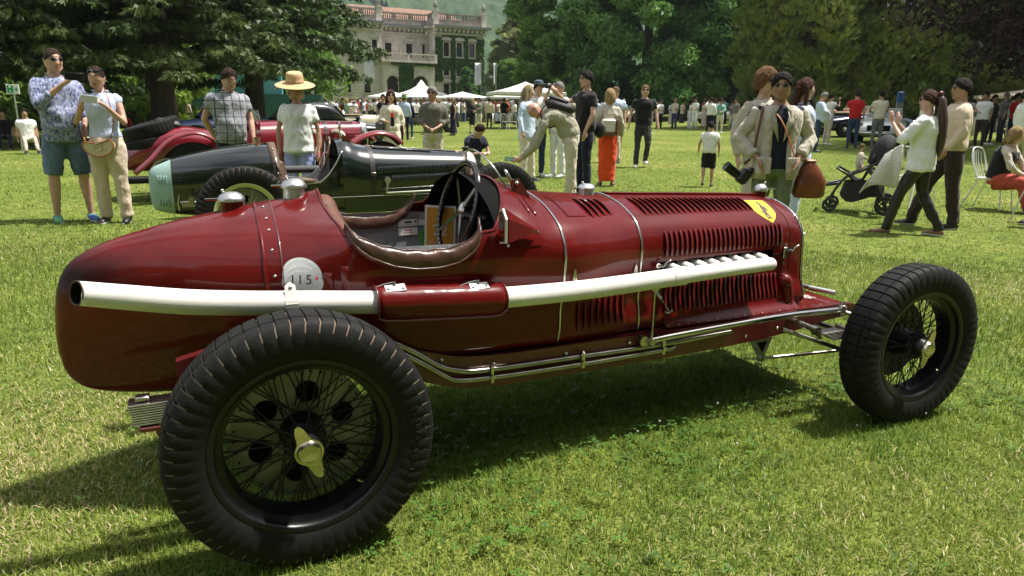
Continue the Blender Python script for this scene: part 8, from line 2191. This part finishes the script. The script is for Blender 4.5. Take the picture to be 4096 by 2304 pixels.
# flower bed by the trees
g = np.random.default_rng(8); fb = MB()
for k in range(160):
    x, y = field(-19.5+g.normal(0, 1.2), 47.5+g.normal(0, .3)); fb.ball((x, y, float(ground_z(x, y))+g.uniform(.2, .5)), .05, 5, 3)
tag(fb.build('flowers', mat('pink_flower', (.6, .06, .12), .7), None), 'red and pink flowers in the bed by the event wall', 'flowers', kind='stuff')

# distant crowd: a few low figures copied with different clothes
def low_person(k):
    sx = 'm' if k % 2 == 0 else 'f'; o = empty('person', (0, 0, 0), 0, 'x', 'person', 'visitors in the distant crowd'); g = random.Random(k)
    a1 = g.uniform(-.1, .35); a2 = g.uniform(-.1, .35)
    m_ = MB(); m_.ball((0, 0, 1.63), .105, 8, 6, sq=(.8, .95, 1.12)).tube([(0, 0, 1.42), (0, 0, 1.57)], .055, 6)
    for s_, a in ((1, a1), (-1, a2)): m_.tube([(s_*.18, 0, 1.40), (s_*.23, -.02-a*.2, 1.15), (s_*.20, -.06-a*.7, .95+a*.6), (s_*.19, -.08-a*.8, .86+a*.7)], [.045, .042, .035, .03], 5)
    bo = m_.build('body', SKIN['tan'], o, ang=180)
    MB().ball((0, .012, 1.655), .112, 8, 6, sq=(.85, .95, 1.05)).build('hair', HAIR['dark'], o, ang=180)
    m_ = MB(); pr2 = MALE if sx == 'm' else FEM; ell_loft(m_, [(0, 0, z) for z, _, _ in pr2 if z < 1.48], [w+.015 for z, w, _ in pr2 if z < 1.48], [d+.012 for z, _, d in pr2 if z < 1.48], n=10)
    for s_, a in ((1, a1), (-1, a2)): m_.tube([(s_*.15, 0, 1.42), (s_*.235, -.02-a*.2, 1.15)], [.07, .058], 6)
    m_.build('top', C_WHITE, o, ang=180)
    m_ = MB()
    if k == 3: ell_loft(m_, [(0, 0, .3), (0, 0, .7), (0, 0, 1.0)], [.2, .18, .15], [.16, .15, .12], n=10)
    else:
        for s_ in (1, -1): m_.tube([(s_*.085, 0, .98), (s_*.1, -.01, .5), (s_*.11, .02, .03)], [.1, .07, .06], 6)
    m_.build('legs', C_NAVY, o, ang=180)
    return o
protos = [low_person(k) for k in range(5)]
tops = [C_WHITE]*5+[C_SKY, C_SAND, C_NAVY, C_BLACK, C_CREAM, C_RED, C_TEAL, C_KNIT, C_BEIGE, C_OLIVE, C_LINEN, C_ORANGE, C_GREY, C_SKY, C_WHITE]; legm = [C_NAVY, C_BLACK, C_SAND, C_CREAM, C_JEAN, C_DGREY, C_KHAKI, C_WHITE]
g = random.Random(99); used = set()
def crowd_one(side, D, li):
    k = g.randrange(5); first = k not in used; o = protos[k] if first else copy_tree(protos[k]); used.add(k)
    nm = {}
    x, y = field(side, D); s_ = g.uniform(.93, 1.06); o.location = GP(x, y); o.rotation_euler = (0, 0, g.uniform(0, 6.28)); o.scale = (s_, s_, s_); o['group'] = ('visitors in the distant crowd', 'visitors by the parked cars', 'visitors under the beech')[li]
    for c in o.children:
        b = c.name.split('.')[0]; m = {'body': g.choice(list(SKIN.values())), 'hair': g.choice([HAIR['dark'], HAIR['brown'], HAIR['brown'], HAIR['grey'], HAIR['sandy'], HAIR['blond']]), 'top': g.choice(tops), 'legs': g.choice(legm)}[b]
        c.material_slots[0].link = 'OBJECT'; c.material_slots[0].material = m; nm[b] = m.name.split('_', 1)[1].replace('_', ' ')
    o['label'] = '%s haired visitor, %s top, %s %s, %s' % (nm['hair'], nm['top'], nm['legs'], 'skirt' if k == 3 else 'trousers', ('in the crowd before the villa', 'by the far cars', 'near the copper beech')[li])
for k in range(200):
    D = 44+30*g.random()**.8; crowd_one(g.uniform(-.315, .145)*D, D, 0)
for k in range(26):
    D = 38+16*g.random(); crowd_one(g.uniform(.155, .42)*D, D, 1)
for k in range(30):
    D = 26+16*g.random(); crowd_one(g.uniform(.64, .80)*D, D, 2)
# the far mass of the crowd
V = []; F_ = []; Cc = []
gg = np.random.default_rng(17); cm = MB(); cols = [(.75, .75, .73), (.5, .58, .75), (.02, .025, .05), (.6, .5, .4), (.4, .03, .03), (.1, .1, .1), (.7, .66, .55), (.15, .3, .27)]
base = MB(); base.ball((0, 0, 1.62), .11, 6, 4).tube([(0, 0, .9), (0, 0, 1.25), (0, 0, 1.45)], [.17, .19, .1], 6).tube([(0, 0, 0), (0, 0, .95)], [.12, .16], 5)
bv = np.array([tuple(v) for v in base.v]); nb = len(bv); allv = []; allf = []; allc = []
for k in range(300):
    D = 62+26*gg.random(); x, y = field(gg.uniform(-.33, .16)*D, D); s_ = gg.uniform(.92, 1.06)
    allv.append(bv*s_+np.array([x, y, float(ground_z(x, y))])); allf += [tuple(i+k*nb for i in f) for f in base.f]
    tc_ = np.array(cols[gg.integers(len(cols))]); lc = np.array([(.02, .025, .05), (.02, .02, .02), (.5, .42, .3), (.6, .58, .5)][gg.integers(4)]); hc_ = np.array([(.03, .02, .015), (.06, .035, .02), (.3, .22, .12)][gg.integers(3)])
    allc.append(np.where(bv[:, 2:3] > 1.6, hc_, np.where(bv[:, 2:3] > 1.47, np.array([.42, .25, .17]), np.where(bv[:, 2:3] > .92, tc_, lc))))
me = bpy.data.meshes.new('crowd'); me.from_pydata(np.concatenate(allv).tolist(), [], allf); set_col(me, np.concatenate(allc)); me.update()
tag(link('crowd', me, None, mat('crowd_cloth', rough=.9, attr='Col'), ang=180), 'far mass of visitors along the foot of the villa', 'crowd', kind='stuff')

# summer haze between here and the mountain
hz = MB().box((250, 500, 193), (2000, 1700, 394)).build('haze', bpy.data.materials.new('summer_haze'), None, False)
hm2 = hz.data.materials[0]; hm2.use_nodes = True; hn = hm2.node_tree; hn.nodes.clear()
ho_ = hn.nodes.new('ShaderNodeOutputMaterial'); hv = hn.nodes.new('ShaderNodeVolumePrincipled'); hv.inputs['Color'].default_value = (.78, .88, 1, 1); hv.inputs['Density'].default_value = .0002; hv.inputs['Anisotropy'].default_value = .2
hn.links.new(hv.outputs[0], ho_.inputs['Volume'])
tag(hz, 'thin summer haze over the park', 'haze', kind='stuff')
